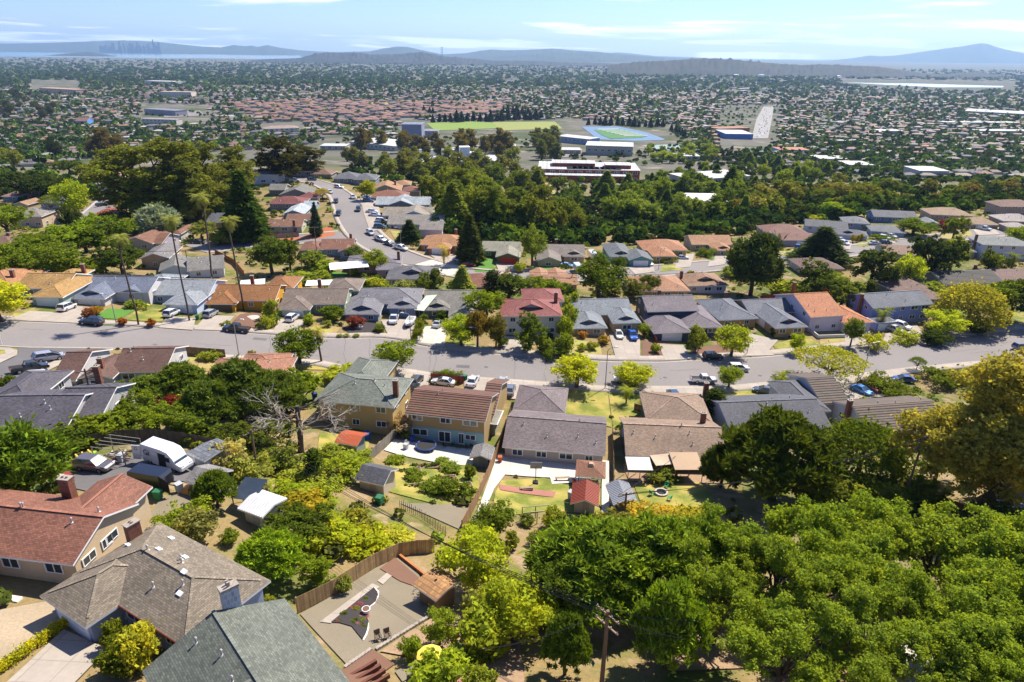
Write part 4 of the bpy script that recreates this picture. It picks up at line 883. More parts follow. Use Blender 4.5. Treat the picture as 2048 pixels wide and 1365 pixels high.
SPEC = [
 ((2,645),566,100,'round',G5,'yellow green tree'), ((600,728),655,80,'round','587a24','dark green street tree'), ((790,741),683,74,'round',G2,'spreading street tree'),
 ((922,692),636,66,'round',G1,'bright green street tree'), ((955,695),622,42,'round','7a6a28','rusty leaved tree'), ((992,694),630,38,'round','6e6a2c','rusty leaved tree'),
 ((972,645),578,76,'wood',G2,'dense green tree'), ((1058,702),628,62,'wood','56782c','dark oak'), ((1086,706),668,30,'shrub','6c8c30','light green shrub'),
 ((1153,776),717,84,'round',G5,'yellow green street tree'), ((1268,772),730,76,'round','a8b432','yellow green street tree'), ((1462,714),650,66,'round','98ac34','yellow green street tree'),
 ((1590,707),668,28,'round',G1,'small lollipop tree'), ((1700,694),637,34,'round','5c7c28','upright dark street tree'), ((1457,776),731,46,'round','7f9c30','leaning street tree'),
 ((1653,760),700,132,'umbrella1','a0a438','flat topped yellow tree'), ((1832,740),714,30,'umbrella1','5a7c2c','clipped topiary tree'),
 ((1932,655),566,124,'dome1','9c9a38','golden domed cypress'), ((1882,672),625,74,'round','a8c038','bright lime tree'), ((2018,640),555,80,'wood',G3,'dark bushy tree'), ((2060,650),560,80,'wood',G4,'dark bushy tree'),
 ((1500,592),466,92,'cedar1','3f5a30','towering dark conifer'), ((1196,602),508,90,'round','507028','large dark oak'), ((1395,690),648,26,'shrub','86964c','small grey green shrub'),
 ((1130,712),665,36,'shrub','6f8c30','leafy hedge shrub'), ((1130,680),630,32,'shrub','7c9a30','leafy hedge shrub'), ((1138,655),606,30,'shrub','86a034','leafy hedge shrub'), ((1140,628),582,30,'shrub','7c9830','leafy hedge shrub'), ((1102,712),690,50,'hedge1','587a28','clipped hedge'),
 ((1808,685),664,50,'hedge1','9aaa34','clipped juniper mound'), ((1752,698),668,48,'hedge1','a8b034','clipped juniper mound'), ((1955,668),636,42,'shrub',G3,'dark round shrub'), ((1870,690),665,50,'shrub',G4,'dark round shrub'),
 ((668,640),611,44,'shrub','5a7a24','round clipped bush'), ((655,655),640,18,'shrub','8a9a4c','small garden shrub'), ((620,652),628,20,'shrub',G1,'small garden shrub'), ((545,640),598,26,'shrub','8a9c34','leafy plant'), ((535,655),635,34,'hedge1','9aa838','low green shrub'),
 ((246,652),636,18,'shrub','a0642c','rusty clipped ball shrub'), ((303,655),638,18,'shrub','a0642c','rusty clipped ball shrub'), ((178,636),615,22,'shrub','8c5a30','russet shrub'), ((195,630),612,24,'shrub','a88c34','yellowing shrub'), ((305,600),582,26,'shrub','7c9028','round shrub'), ((268,616),600,30,'shrub','7a9834','round shrub'),
 ((758,664),650,22,'shrub','5c7424','round clipped bush'), ((713,655),630,34,'shrub','8c4c40','red leaved shrub'), ((680,675),668,12,'shrub','8c9a4c','small verge tuft'), ((694,675),668,12,'shrub','8c9a4c','small verge tuft'), ((712,675),668,12,'shrub','8c9a4c','small verge tuft'),
 ((835,680),655,22,'hedge1','6c7c2c','drive hedge'), ((840,662),640,20,'hedge1','78882c','drive hedge'), ((884,640),620,20,'shrub',G3,'dark shrub'), ((1005,695),672,24,'shrub',G3,'dark shrub'), ((1165,676),662,18,'shrub','a8803c','rusty shrub'), ((1185,700),684,22,'shrub','8c9a34','low garden shrub'), ((1162,702),688,18,'shrub','90a038','low garden shrub'), ((1208,688),672,22,'shrub','98802c','bronze shrub'),
 ((1288,672),648,26,'round','7c9434','small pom pom tree'), ((1312,706),688,20,'shrub','8c9c3c','low garden shrub'), ((1392,706),654,34,'shrub','6a7c34','bonsai like shrub'), ((1548,672),656,16,'shrub','586c28','small dark shrub'), ((1588,664),646,30,'shrub','80403c','red leaved shrub'), ((1625,640),618,14,'shrub','7c9434','patio shrub'), ((1640,655),640,16,'shrub','6c8434','patio shrub'),
 # near side gardens
 ((1945,1020),716,262,'bigeuc','a09a44','huge olive brown eucalyptus'), ((1545,1000),834,200,'pine','4c6424','open crowned pine'), ((1712,965),846,172,'dome1','4e6c24','dense round pine'), ((2070,900),735,120,'bigeuc','787a3a','olive eucalyptus'),
 ((1775,925),865,60,'shrub','848c34','yellowish bush'), ((1730,1000),955,70,'shrub','8c9a34','sunlit bush'), ((1790,1010),965,90,'shrub','7c8c3c','sunlit bush'), ((1870,960),890,70,'wood','7c8c4c','grey green tree'), ((1845,1010),960,80,'shrub','6c7c34','bush'), ((1640,1000),940,90,'shrub','6a7c34','bush'), ((1985,1080),1020,120,'wood','4a5c28','shaded tree'),
 ((60,998),862,138,'cedar1','4f7a2c','feathery green cypress'), ((130,905),858,80,'shrub',G3,'dark bush'), ((180,885),818,120,'shrub','6c8428','broad green hedge tree'), ((240,865),800,110,'shrub','64802a','broad green hedge tree'), ((262,850),770,90,'wood','66842c','leafy tree'), ((320,865),790,110,'wood','6e8e2c','leafy tree'), ((385,880),795,110,'wood','64842c','leafy tree'), ((345,835),782,64,'shrub','6c3028','maroon leaved shrub'), ((385,822),775,80,'shrub','8cb034','lime green shrub'),
 ((245,802),752,60,'pine','5c7c36','dark pine'), ((300,805),738,90,'pine','5f8036','dark pine'), ((368,800),728,92,'pine','5a7a34','dark pine'), ((425,862),765,110,'pine','567634','dark pine'), ((485,850),725,140,'pine','527034','tall dark pine'), ((552,832),742,110,'pine','5c7a34','tall dark pine'), ((600,800),742,80,'shrub',G2,'leafy bush'),
 ((30,870),840,80,'shrub',G3,'dark bush'), ((20,780),752,30,'shrub',G3,'dark bush'), ((10,850),818,40,'shrub',G3,'dark bush'),
 ((462,940),842,84,'shrub','b0aa68','pale bamboo clump'), ((505,960),880,90,'shrub','9aa050','pale bamboo clump'), ((530,905),830,120,'wood','5c702c','thicket tree'), ((470,895),820,90,'wood','54682a','thicket tree'), ((560,945),870,80,'shrub','74883c','thicket bush'), ((632,966),898,36,'cypress1','3c5c26','dark ivy covered stump'),
 ((435,1015),942,72,'pine','5c7c2c','small garden pine'), ((460,1088),1046,40,'shrub','6c8830','round shrub'), ((375,1048),1008,80,'hedge1','8aa434','clipped bright hedge'), ((350,1060),1025,60,'hedge1','86a034','clipped bright hedge'), ((398,1075),1020,70,'shrub','8a8a4c','flowering camellia'),
 ((598,1085),985,150,'wood','4f6a26','dark spreading tree'), ((562,1010),955,110,'shrub','86a02c','bright bush'), ((640,1010),950,110,'shrub','90a43a','bright bush'), ((545,1152),1072,118,'pine','6c9a2c','bright domed pine'), ((636,1172),1108,80,'wood','6f8f2e','rounded tree'), ((660,1090),1015,130,'shrub','9aaa30','yellow green thicket'), ((715,1075),1005,100,'shrub','8c8c34','ochre thicket'), ((600,1030),960,90,'shrub','a89c30','golden bush'), ((730,1100),1040,110,'shrub','a4b030','yellow green thicket'), ((790,1085),1050,90,'shrub','b0b444','yellow weedy bush'), ((690,960),900,90,'shrub','88a034','tall weeds'), ((600,960),915,100,'shrub','98a440','tall weeds'), ((655,920),885,70,'shrub','90a440','tall weeds'), ((715,930),890,70,'shrub','86a03a','tall weeds'),
 ((948,1182),1062,124,'round','a4b834','big lime green tree'), ((1025,1285),1165,140,'round','98aa34','yellow green tree'), ((965,1300),1215,110,'shrub','94a838','yellow green bush'), ((958,1245),1180,60,'shrub','8c9460','grey green bush'), ((1010,1195),1150,70,'shrub','8ca038','leafy bush'), ((1060,1240),1180,80,'wood','6c7c34','leafy tree'),
 ((688,1186),1153,32,'shrub','8a9c50','small potted olive'), ((822,1318),1274,44,'shrub','6f9430','upright green shrub'), ((880,1292),1228,62,'round','7c9a34','small round tree'), ((945,1335),1306,44,'shrub','5c7c28','round hedge'), ((885,1385),1318,100,'shrub','84a434','bright bush'), ((960,1390),1335,60,'shrub','8a9c38','bright bush'),
 ((245,1300),1246,60,'shrub','6c7c28','shaded camellia'), ((285,1330),1258,84,'shrub','b0b038','yellow green camellia'), ((245,1345),1290,70,'shrub','5c7028','dark camellia'), ((430,1262),1240,30,'shrub','a0b838','bright side bush'), ((490,1245),1230,26,'shrub','98b038','bright side bush'), ((535,1222),1195,36,'shrub','7c8c3c','small bush'),
 ((985,1072),1010,74,'round','5f7c2c','orchard tree'), ((955,1088),1045,50,'round','6c8830','orchard tree'), ((1025,1100),1062,28,'shrub','7c8c3c','orchard sapling'), ((1072,1090),1064,34,'shrub','6c8834','orchard sapling'), ((1005,1120),1085,26,'shrub','8a9440','orchard sapling'), ((1055,1050),1030,30,'shrub','74883c','garden bush'), ((1108,1060),1020,50,'shrub','86983c','garden bush'),
 ((895,990),960,44,'shrub','5f7c2c','vegetable garden bush'), ((940,960),930,24,'shrub','6a8434','vegetable garden bush'), ((830,960),942,40,'shrub','6c8a30','vegetable bed plant'), ((868,985),962,50,'shrub','6a8830','vegetable bed plant'), ((900,945),930,40,'shrub','74903a','vegetable bed plant'), ((790,925),905,40,'shrub','7c9834','vegetable bed plant'), ((935,1000),970,36,'shrub','6f8c38','vegetable garden bush'), ((885,925),918,26,'shrub','74903a','vegetable bed plant'),
 ((800,870),830,50,'shrub','a89878','flowering vine'), ((1440,975),890,80,'pine','4c6424','low pine bough'), ((1425,840),778,44,'cypress1','3a5224','leaning dark cypress'), ((1330,962),938,60,'shrub','6c7c34','leafy vine'), ((1300,1052),1025,110,'shrub','b09c34','golden bush'), ((1390,1052),1025,90,'shrub','a8a034','golden bush'), ((1230,1070),1030,70,'shrub','84843c','olive bush'),
 ((690,762),735,70,'shrub','98a838','grassy bush'), ((420,720),702,40,'shrub','8a9838','weedy bush'), ((505,720),700,18,'shrub','90905c','small round shrub'), ((895,755),748,60,'hedge1','6a8230','clipped hedge'), ((1905,770),745,90,'hedge1','5c7428','clipped juniper hedge'), ((1790,790),765,80,'hedge1','5c7428','clipped juniper hedge'), ((1740,775),748,60,'hedge1','647c2a','clipped juniper hedge'), ((1590,785),765,80,'hedge1','54702a','dark hedge'), ((1640,775),758,70,'hedge1','647c2c','dark hedge'),
 # behind the street houses
 ((860,592),538,50,'shrub','566c30','leaning dark bush'), ((925,594),532,46,'conifer','90a04c','pale willow'), ((985,608),540,38,'cypress1','2f4624','dark cypress'), ((1018,600),545,70,'wood','4c6830','dense tree'), ((1080,605),552,76,'wood','64862c','dense tree'), ((1120,600),565,60,'wood','5c7c30','dense tree'), ((760,590),560,50,'shrub','84983c','back garden shrub'), ((700,590),568,40,'shrub','7c943c','back garden shrub'), ((745,590),555,44,'shrub','a0a838','back garden shrub'), ((812,590),560,50,'shrub','8c9860','back garden shrub'), ((600,570),545,50,'shrub','8ca43c','back garden shrub'), ((640,565),540,40,'shrub','84a03a','back garden shrub'), ((752,545),498,48,'round','7c9434','leafy street tree'),
 ((545,550),474,70,'round','4f6e2e','round dark tree'), ((582,545),470,42,'wood','56682c','olive tree'), ((710,520),490,34,'round','5c7c40','grey green tree'), ((655,545),520,40,'shrub','80a034','bright shrub'), ((625,535),500,44,'shrub','74903a','leafy shrub'), ((634,472),405,22,'conifer1','46604c','slim blue green spruce'), ((820,482),440,40,'conifer','3c5a34','spiky dark tree'), ((735,402),360,32,'round','9aa43a','round golden tree'), ((645,402),376,28,'umbrella1','a09a4c','flat crowned street tree'), ((940,525),430,48,'conifer','4c5c30','dark cedar'), ((1064,532),450,48,'round','6c8a3c','pale leaved tree'), ((1000,470),455,70,'wood','6f9030','leafy tree'),
 ((495,482),343,78,'conifer','2f5a26','tall redwood'), ((322,482),411,66,'cedar1','8aa094','silver blue spruce'), ((268,470),430,60,'wood','8c9440','olive tree'), ((230,455),425,50,'wood','7c8c40','olive tree'), ((385,455),400,40,'wood','94984c','shaggy olive tree'), ((362,440),385,30,'cypress1','8c9440','leaning cypress'), ((405,480),445,50,'wood','7c8c4c','leafy tree'), ((440,490),462,40,'shrub','8c9a4c','garden shrub'),
 ((280,440),290,130,'euc','74803a','giant eucalyptus'), ((345,446),277,130,'euc','707c38','giant eucalyptus'), ((398,448),330,90,'euc','6c7838','giant eucalyptus'), ((420,428),284,100,'euc','6f7a38','giant eucalyptus'), ((478,402),294,84,'euc','747e3c','giant eucalyptus'), ((215,330),258,56,'euc','6c6034','dark rounded eucalyptus'), ((560,362),276,80,'euc','4c4c24','tall eucalyptus'), ((610,352),290,70,'euc','54542a','tall eucalyptus'),
 ((130,525),452,100,'round','6c9430','leafy round tree'), ((172,505),430,90,'wood','6a9a2c','bright green tree'), ((60,540),466,120,'round','5c7c2c','leafy round tree'), ((20,480),408,90,'wood','6c9030','leafy tree'), ((205,520),438,110,'wood','54782a','tall green tree'), ((245,550),488,84,'wood','46642c','dark green tree'), ((110,560),490,90,'round','5f802e','leafy round tree'), ((25,570),490,80,'round','648430','leafy round tree'), ((150,550),512,64,'shrub','5c7c2c','dark shrub'), ((195,552),520,40,'shrub','6c8c30','dark shrub'), ((155,440),362,62,'round','8fae34','lime round tree'), ((155,480),410,50,'wood','34502a','dark pine'), ((60,405),345,100,'wood','34502a','dark cedar'), ((105,395),345,70,'wood','3c5628','dark cedar'), ((90,385),370,60,'round','7ca034','leafy tree'), ((140,350),318,60,'wood','4c6c30','leafy tree'), ((105,425),390,40,'umbrella1','6c8438','flat crowned tree'), ((195,355),325,50,'round','86a838','leafy tree'), ((30,345),295,40,'wood','7c8c3c','leafy tree'), ((115,330),275,30,'wood','34482a','dark tree'), ((215,345),322,50,'round','94b03a','leafy tree'), ((90,505),470,60,'wood','607c2e','leafy tree'),
 ((1640,528),456,88,'conifer','3c5430','wide dark cedar'), ((1740,572),490,70,'wood','4c6434','rounded cedar'), ((1620,608),524,90,'wood','48662c','rounded dark oak'), ((1680,618),560,70,'wood','6c8438','leafy tree'), ((1850,560),468,70,'wood','34502a','tall dark tree'), ((1885,555),472,60,'wood','3c562c','tall dark tree'), ((1815,575),512,52,'round','a4bc38','lime tree'), ((1775,580),525,50,'wood','5c7834','leafy tree'), ((1738,592),560,26,'cypress1','5c6c2c','narrow cypress'), ((1900,540),470,50,'round','8c9c38','leafy tree'), ((1970,560),500,34,'wood','54702c','leafy tree'), ((1990,540),508,40,'shrub','6c8438','garden shrub'), ((2020,545),502,44,'datepalm','6c8038','garden palm'), ((1825,470),436,66,'round','5f8030','round tree'), ((1670,432),405,60,'round','80a430','bright round tree'), ((1720,420),385,50,'wood','4c7028','leafy tree'), ((1627,446),430,26,'shrub','b0b438','golden ball shrub'), ((1705,485),470,9,'shrub','98902c','clipped ball bush'), ((1713,484),469,9,'shrub','98902c','clipped ball bush'), ((1721,482),467,9,'shrub','98902c','clipped ball bush'), ((1905,480),430,44,'wood','6c8434','leafy tree'), ((2035,490),452,50,'round','7c9c34','bright round tree'), ((1895,462),440,36,'shrub','84404c','red shrub'), ((1855,590),565,60,'shrub','7c9440','garden shrub'), ((1745,610),595,30,'shrub','b03448','pink flowering shrub'), ((1990,640),560,80,'wood','6c8c30','leafy green tree'), ((1770,480),470,40,'hedge1','5f7c2c','clipped hedge'), ((1410,512),496,34,'hedge1','5c7c2c','clipped round hedge'), ((1325,522),512,50,'hedge1','50702a','clipped hedge'), ((1238,540),512,28,'round','486c28','small round tree'), ((1040,545),525,22,'shrub','a0b040','ball shrub'), ((1470,555),535,50,'shrub','7c9438','garden shrub'), ((1560,590),560,60,'shrub','94a83c','garden shrub'), ((1655,575),545,60,'wood','8ca040','leafy tree'), ((1270,600),560,50,'wood','6a7438','olive tree'), ((1222,590),565,44,'shrub','7c8448','olive shrub'), ((1300,590),548,40,'wood','5c7030','olive tree'),
]
for (b, t, w, sp, c, d) in SPEC:
    if 420 < b[0] < 830 and 880 < b[1] < 1110 and 'pine' not in d and 'stump' not in d: t = b[1] - (b[1] - t) * .62; w *= .88
    elif 120 < b[0] < 420 and 800 < b[1] < 900: t = b[1] - (b[1] - t) * .75; w *= .9
    nm = 'shrub' if sp.startswith(('shrub', 'hedge')) else 'tree'
    if 'hedge' in sp: nm = 'hedge' if 'hedge' in d else 'shrub'
    T(b[0], b[1], t, w, sp, c, d, nm if nm != 'tree' else {'pine': 'pine_tree', 'conifer': 'conifer_tree', 'euc': 'eucalyptus_tree', 'bigeuc': 'eucalyptus_tree', 'palm': 'palm_tree'}.get(sp, 'tree'), {'shrub': 'shrub', 'hedge': 'hedge'}.get(nm, 'tree'))
# the pines and oaks of the right foreground
for (b, t, w, sp, c, d) in (((1175,1224),1056,230,'pine','668e32','big pine'), ((1290,1209),1046,200,'pine','6c9434','big pine'), ((1392,1194),1046,170,'pine','668e32','big pine'), ((1480,1205),1045,160,'oak','74983a','big oak'), ((1590,1190),1015,190,'oak','6f9636','big oak'), ((1705,1160),995,200,'oak','6f9636','big oak'), ((1835,1195),1030,185,'oak','80a03c','big oak'), ((1950,1225),1060,210,'oak','789c3a','big oak'), ((2050,1235),1080,150,'oak','6f9636','big oak'), ((1425,1290),1125,160,'oak','7a9a38','big oak'), ((1620,1290),1115,170,'oak','76983a','big oak'), ((1768,1300),1135,170,'oak','74983a','big oak'), ((1905,1335),1165,210,'oak','789c3a','big oak'), ((2025,1365),1205,170,'oak','6f9636','big oak'), ((1130,1350),1230,85,'pine','547c2c','big pine'), ((1330,1335),1165,130,'pine','689632','big pine'), ((1545,1395),1235,190,'oak','789c3a','big oak'), ((1860,1410),1265,210,'oak','74983a','big oak'), ((1985,1440),1295,180,'oak','6f9636','big oak'), ((1700,1405),1245,170,'oak','76983a','big oak'), ((2045,1295),1130,160,'oak','6c9236','big oak'), ((1685,1245),1075,170,'oak','789c3a','big oak'), ((1535,1245),1085,150,'oak','70943a','big oak'), ((1100,1245),1110,110,'wood','547830','big shaded tree')):
    T(b[0], b[1], t, w, sp, c, d + (' in the front row of the right foreground' if b[1] > 1280 else ' in the back row of the right foreground'), 'pine_tree' if sp == 'pine' else 'oak_tree', 'tree')
# dead tree
def dead_tree():
    b = P(602, 905); h, zc = height_for(b, 752); rg = np.random.default_rng(12); mb = MB(); tw = MB()
    limb(mb, (0, 0, -.5), (.3, 0, h * .62), .5, .28, rg, .03, 6, 8)
    def rec(p, d, L, r, lev):
        e = np.array(p) + np.array(d) * L; limb(mb if lev < 2 else tw, p, e, r, r * .5, rg, .12, 4, 5)
        if lev < 4:
            for _ in range(3 if lev else 4):
                nd_ = np.array(d) + rg.normal(0, .55, 3); nd_[2] *= .75; nd_ /= np.linalg.norm(nd_); q = np.array(p) + (e - np.array(p)) * rg.uniform(.45, 1)
                rec(q, nd_, L * rg.uniform(.5, .75), r * .5, lev + 1)
    for k in range(8):
        an = k * .8 + rg.random(); d = np.array((math.cos(an), math.sin(an) * .8, rg.uniform(-.1, .7))); d /= np.linalg.norm(d)
        rec((.3 * min(1, k / 8), 0, h * (.3 + .04 * k)), d, h * rg.uniform(.28, .42), .16, 0)
    o = root('dead_tree', b, 0, 'bare dead tree with pale twisted branches left of the yellow house', 'tree')
    mb.build('trunk', M_bark, o); tw.build('branches', M_dead, o)
dead_tree()
# woods where one tree can hardly be told from the next
def inpoly(x, y, poly):
    c = False; n = len(poly)
    for i in range(n):
        (x1, y1), (x2, y2) = poly[i], poly[(i + 1) % n]
        if (y1 > y) != (y2 > y) and x < (x2 - x1) * (y - y1) / (y2 - y1) + x1: c = not c
    return c
def wood(poly, n, kinds, cols, hr, wr, label, group, mind=16, name='tree'):
    pts = []; xs = [p[0] for p in poly]; ys = [p[1] for p in poly]; tr = 0
    while len(pts) < n and tr < 6000:
        tr += 1; x, y = RND.uniform(min(xs), max(xs)), RND.uniform(min(ys), max(ys))
        if inpoly(x, y, poly) and all((x - a) ** 2 + ((y - b) * 2) ** 2 > mind ** 2 for a, b in pts): pts.append((x, y))
    for x, y in pts:
        b = P(x, y); k = RND.randrange(len(kinds)); h = RND.uniform(*hr)
        plant(b, h, h * RND.uniform(*wr), kinds[k], C(RND.choice(cols), 1.0), '', name, 'tree', label, group)
wood([(840,395),(880,372),(1010,372),(1085,378),(1085,440),(1200,470),(1000,470),(900,455)], 38, ['euc', 'wood', 'wood', 'conifer'], ['74803a','6c8438','628038','788a3c'], (10,19), (.6,.85), 'dark tree in the dense wood left of the dry clearing', 'trees in the wood left of the clearing', 15)
wood([(1110,375),(1300,385),(1480,380),(1500,430),(1440,458),(1210,470),(1115,450)], 38, ['wood', 'wood', 'conifer', 'euc'], ['64883a','6c8c3c','587a38','78984a'], (9,17), (.65,.95), 'green tree in the dense wood right of the dry clearing', 'trees in the wood right of the clearing', 16)
wood([(1470,385),(1600,372),(1800,372),(2048,372),(2060,396),(1870,410),(1720,415),(1560,428),(1480,440)], 38, ['wood', 'wood', 'shrub'], ['7c803c','6f8038','80783c','68803a','8c8c48'], (5,12), (.8,1.2), 'olive brown tree on the scrubby slope above the right hand street', 'trees on the scrubby slope', 18)
wood([(690,318),(860,335),(1040,338),(1075,360),(900,372),(830,385),(790,360),(690,350)], 26, ['euc', 'euc', 'wood'], ['787c40','7c8040','7c8c48'], (12,22), (.6,.8), 'tall eucalyptus below the white school buildings', 'eucalyptus below the school', 16, 'eucalyptus_tree')
wood([(1290,372),(1400,330),(1520,325),(1660,345),(1640,368),(1480,380)], 28, ['wood', 'round', 'conifer'], ['7c9a34','6c8c30','8aa638','4c6830'], (8,14), (.7,1), 'bright green tree in the grove right of the red school', 'trees in the grove by the red school', 16)
wood([(690,306),(720,295),(1010,300),(1075,318),(1075,326),(830,318)], 18, ['euc'], ['746c34','7c7438'], (18,30), (.55,.7), 'tall dark eucalyptus standing between the school buildings', 'eucalyptus between the school buildings', 14, 'eucalyptus_tree')

wood([(1290,302),(1420,292),(1440,322),(1380,330),(1300,328)], 20, ['round', 'wood'], ['84a03c','78943a','8cac40'], (8,13), (.8,1.1), 'leafy green tree on the campus right of the gymnasium', 'trees right of the gymnasium', 14)
wood([(1058,296),(1108,286),(1112,322),(1072,330)], 9, ['euc'], ['747c40','6c7a3c'], (16,26), (.55,.7), 'tall eucalyptus just left of the gymnasium car park', 'eucalyptus by the car park', 12, 'eucalyptus_tree')

# ---------------------------------------------------------------- the plain: school, big buildings, houses and trees
def bldg(label, short, A, B, depth, hgt, roof, wall, kind='flat', rows=1, wing=None, name='building', cat='building', pitch=.25):
    o, ws = house(label, short, roof, wall, [(A[0], A[1], B[0], B[1], depth, hgt, kind, 'n')] + [w for w in (wing or [])], detail=0, vents=0, name=name, cat=cat, pitch=pitch, rot=None if abs(B[0] - A[0]) > 60 else 0)
    w = ws[0]; X = w.x1 - w.x0
    for r in range(rows):
        n = max(2, min(14, int(X / 7)))
        for k in range(n): window(o, w.x0 + X * (k + .5) / n, w.y0 - .03, hgt * (r + .55) / rows, X / n * .55, min(2.4, hgt / rows * .45))
    return o, ws
o, ws = bldg('long white school block with pale roof and tall white roof vent tower', 'white school block', (822,325), (1000,322), 34, 9, 'd8dade', 'c8cacc', rows=2)
for fx, w_, h_ in ((.12, 2, 9), (.25, 2, 9), (.37, 2, 9), (.62, 9, 11), (.7, 12, 6)):
    MB().box(-w_ / 2, w_ / 2, -w_ / 2, w_ / 2, 0, h_).build('roof_unit', M_any, o, (ws[0].x0 + (ws[0].x1 - ws[0].x0) * fx, 14, 9.1), 0, (.75, .75, .75, 1))
o, ws = bldg('brick red school with stepped white roofs and solar canopy', 'red brick school', (1078,338), (1280,342), 42, 9, 'd4d4d4', 'a85c44', rows=2, wing=[(1090,348,1262,356,20,6,'flat','n'), (1105,327,1190,327,18,12,'flat','n'), (1212,331,1262,331,16,12,'flat','n')])
for k in range(9): MB().box(-4, 4, -5, 5, 0, .4).build('solar_panel', M_glass, o, (ws[0].x0 + (ws[0].x1 - ws[0].x0) * (.33 + .055 * k), 6, 9.5))
bldg('large gymnasium with white roof and tall grey windows', 'school gymnasium', (1172,291), (1266,294), 40, 11, 'e4e4e4', 'b8b4a4', rows=1)
bldg('white sports building with blue wall panels beside the field', 'blue panelled sports building', (1112,272), (1178,279), 26, 8, 'dcdee0', '9ab4d4')
bldg('grey windowless theatre tower beside the sports field', 'grey theatre tower', (803,249), (842,250), 34, 22, '8a8ea0', '8e92a8', rows=0)
bldg('low grey annexe right of the theatre tower', 'grey annexe', (820,262), (870,268), 24, 9, '9498a4', '9a9eb0')
bldg('white roofed hall behind the tall eucalyptus', 'white roofed hall', (700,283), (790,293), 50, 7, 'e6e6e6', 'c4c4c0')
bldg('low white school wing among the palms on the right', 'white wing among palms', (1385,360), (1500,352), 30, 5, 'e8e6e2', 'c0bcb4')
bldg('white roofed classroom block behind the round hedge', 'white classroom block', (1372,402), (1470,404), 22, 4, 'eceae6', 'c8c4bc')
bldg('cream hall with tan hip roof left of the theatre', 'cream hall', (528,258), (598,256), 24, 9, 'b8a090', 'd8d4c8', 'hip', 2)
bldg('grey apartment block with long flat roof on the left plain', 'grey apartment block', (288,218), (350,222), 30, 11, '8c8e98', '9a9aa4', rows=3)
bldg('cream apartment block with rows of windows on the left plain', 'cream apartment block', (283,238), (352,240), 18, 10, 'a8a49c', 'd0c8b8', rows=2)
bldg('bright blue church like house on the left plain', 'bright blue building', (150,242), (188,240), 20, 9, 'a87a6c', '6c9ce0', 'gx', 2, pitch=.5)
bldg('peach coloured medical block on the left', 'peach block', (78,176), (150,180), 40, 16, 'c8a48c', 'd8ac94', rows=3)
bldg('pale peach apartment block with flat roof', 'pale peach apartments', (318,184), (372,186), 36, 18, 'd0b8a4', 'd8c8b8', rows=3)
bldg('white auditorium with stepped roof on the plain', 'white auditorium', (288,162), (350,164), 60, 16, 'd8d4cc', 'ccc8c0', rows=0)
bldg('blue warehouse with white roof beside the bright avenue', 'blue warehouse', (1452,268), (1505,268), 60, 8, 'e0e0e4', '5c84c4', rows=0)
bldg('orange walled store beside the bright avenue', 'orange store', (1438,258), (1500,256), 30, 8, 'b07850', 'b86c48', rows=0)
bldg('long pale industrial roof at the right edge', 'long pale industrial shed', (1930,222), (2120,232), 90, 8, 'd8dad8', 'b4b4b0', 'gx', 0, pitch=.08)
for i_, (x, y, w, lab_) in enumerate(((1112,300,50,'low white classroom row left of the gymnasium'), (880,300,60,'low white classroom roof among the eucalyptus'), (960,292,70,'brick and white school wing behind the eucalyptus'), (1330,312,70,'flat pale school canteen right of the tennis court'), (640,292,50,'pale school store at the left of the campus'))):
    bldg(lab_, 'campus building', (x, y), (x + w, y + 1), 22, 5, 'e0e0de', 'c0b4a8')
for i, (x, y, w) in enumerate(((1890,245,150),(1960,262,150),(1640,318,60),(1700,330,50),(1840,342,60),(1760,262,50),(1560,300,60),(1480,178,70),(1390,182,60),(900,138,40),(1000,140,50),(930,134,40))):
    bldg(['long white roofed warehouse on the right plain', 'lower white roofed warehouse at the right edge', 'white roofed shop nearest the bright avenue', 'white roofed shop beside the scrub', 'pale flat roofed shop above the scrubby slope', 'pale flat roofed store amid right hand houses', 'terracotta roofed pale blue shop below the avenue', 'white shed before the marsh', 'long white shed left of the marsh shed', 'distant white warehouse under the wooded hills', 'distant wide white warehouse right of the first one', 'distant narrow white warehouse between its neighbours'][i], 'pale shed', (x, y), (x + w, y + 1), 28, 6, 'd8d8d6' if i != 6 else 'c07a58', 'bcbab4' if i != 6 else 'a0b8d0', rows=0, name='warehouse')
# sports fields
patch('field', [(853,247),(930,243),(1000,247),(1008,257),(870,262)], pm('bright_turf', (.15, .22, .03, 1), .95, .2, .15), .4, label='bright green playing field beside the theatre', maxe=60)
patch('field', [(985,245),(1110,244),(1125,258),(1000,262)], pm('dry_turf', (.2, .22, .05, 1), .95, .2, .2), .5, label='yellow green playing field', maxe=60)
patch('running_track', [(1163,254),(1238,254),(1290,265),(1330,279),(1325,281.5),(1270,283),(1196,280),(1178,266)], pm('blue_track', (.1, .17, .27, 1), .9, .1, .1), .5, label='blue running track', maxe=60)
patch('football_pitch', [(1188,261),(1240,259.5),(1294,274),(1282,277),(1222,279),(1204,272)], pm('pitch', (.06, .16, .05, 1), .95, .1, .15), .9, label='green football pitch inside the blue track', maxe=60)
for k in range(7):
    t = k / 6; a = (1193 + 52 * t, 260 + 13 * t); b = (1236 + 58 * t, 259.5 + 13 * t)
    patch('yard_line', [(a[0] + 2, a[1]), (b[0], b[1]), (b[0] + 2, b[1] + .35), (a[0] + 3, a[1] + .5)], M_trim, 1.3, maxe=60)
patch('court', [(1288,292),(1350,290),(1400,300),(1300,303)], pm('court_green', (.20, .28, .26, 1), .9, .1, .1), .5, label='grey green tennis court', maxe=60)
patch('car_park', [(1100,300),(1165,298),(1160,312),(1110,318)], M_asph, .5, maxe=60); patch('car_park', [(310,225),(400,222),(410,232),(330,236)], M_asph, .6, maxe=60)
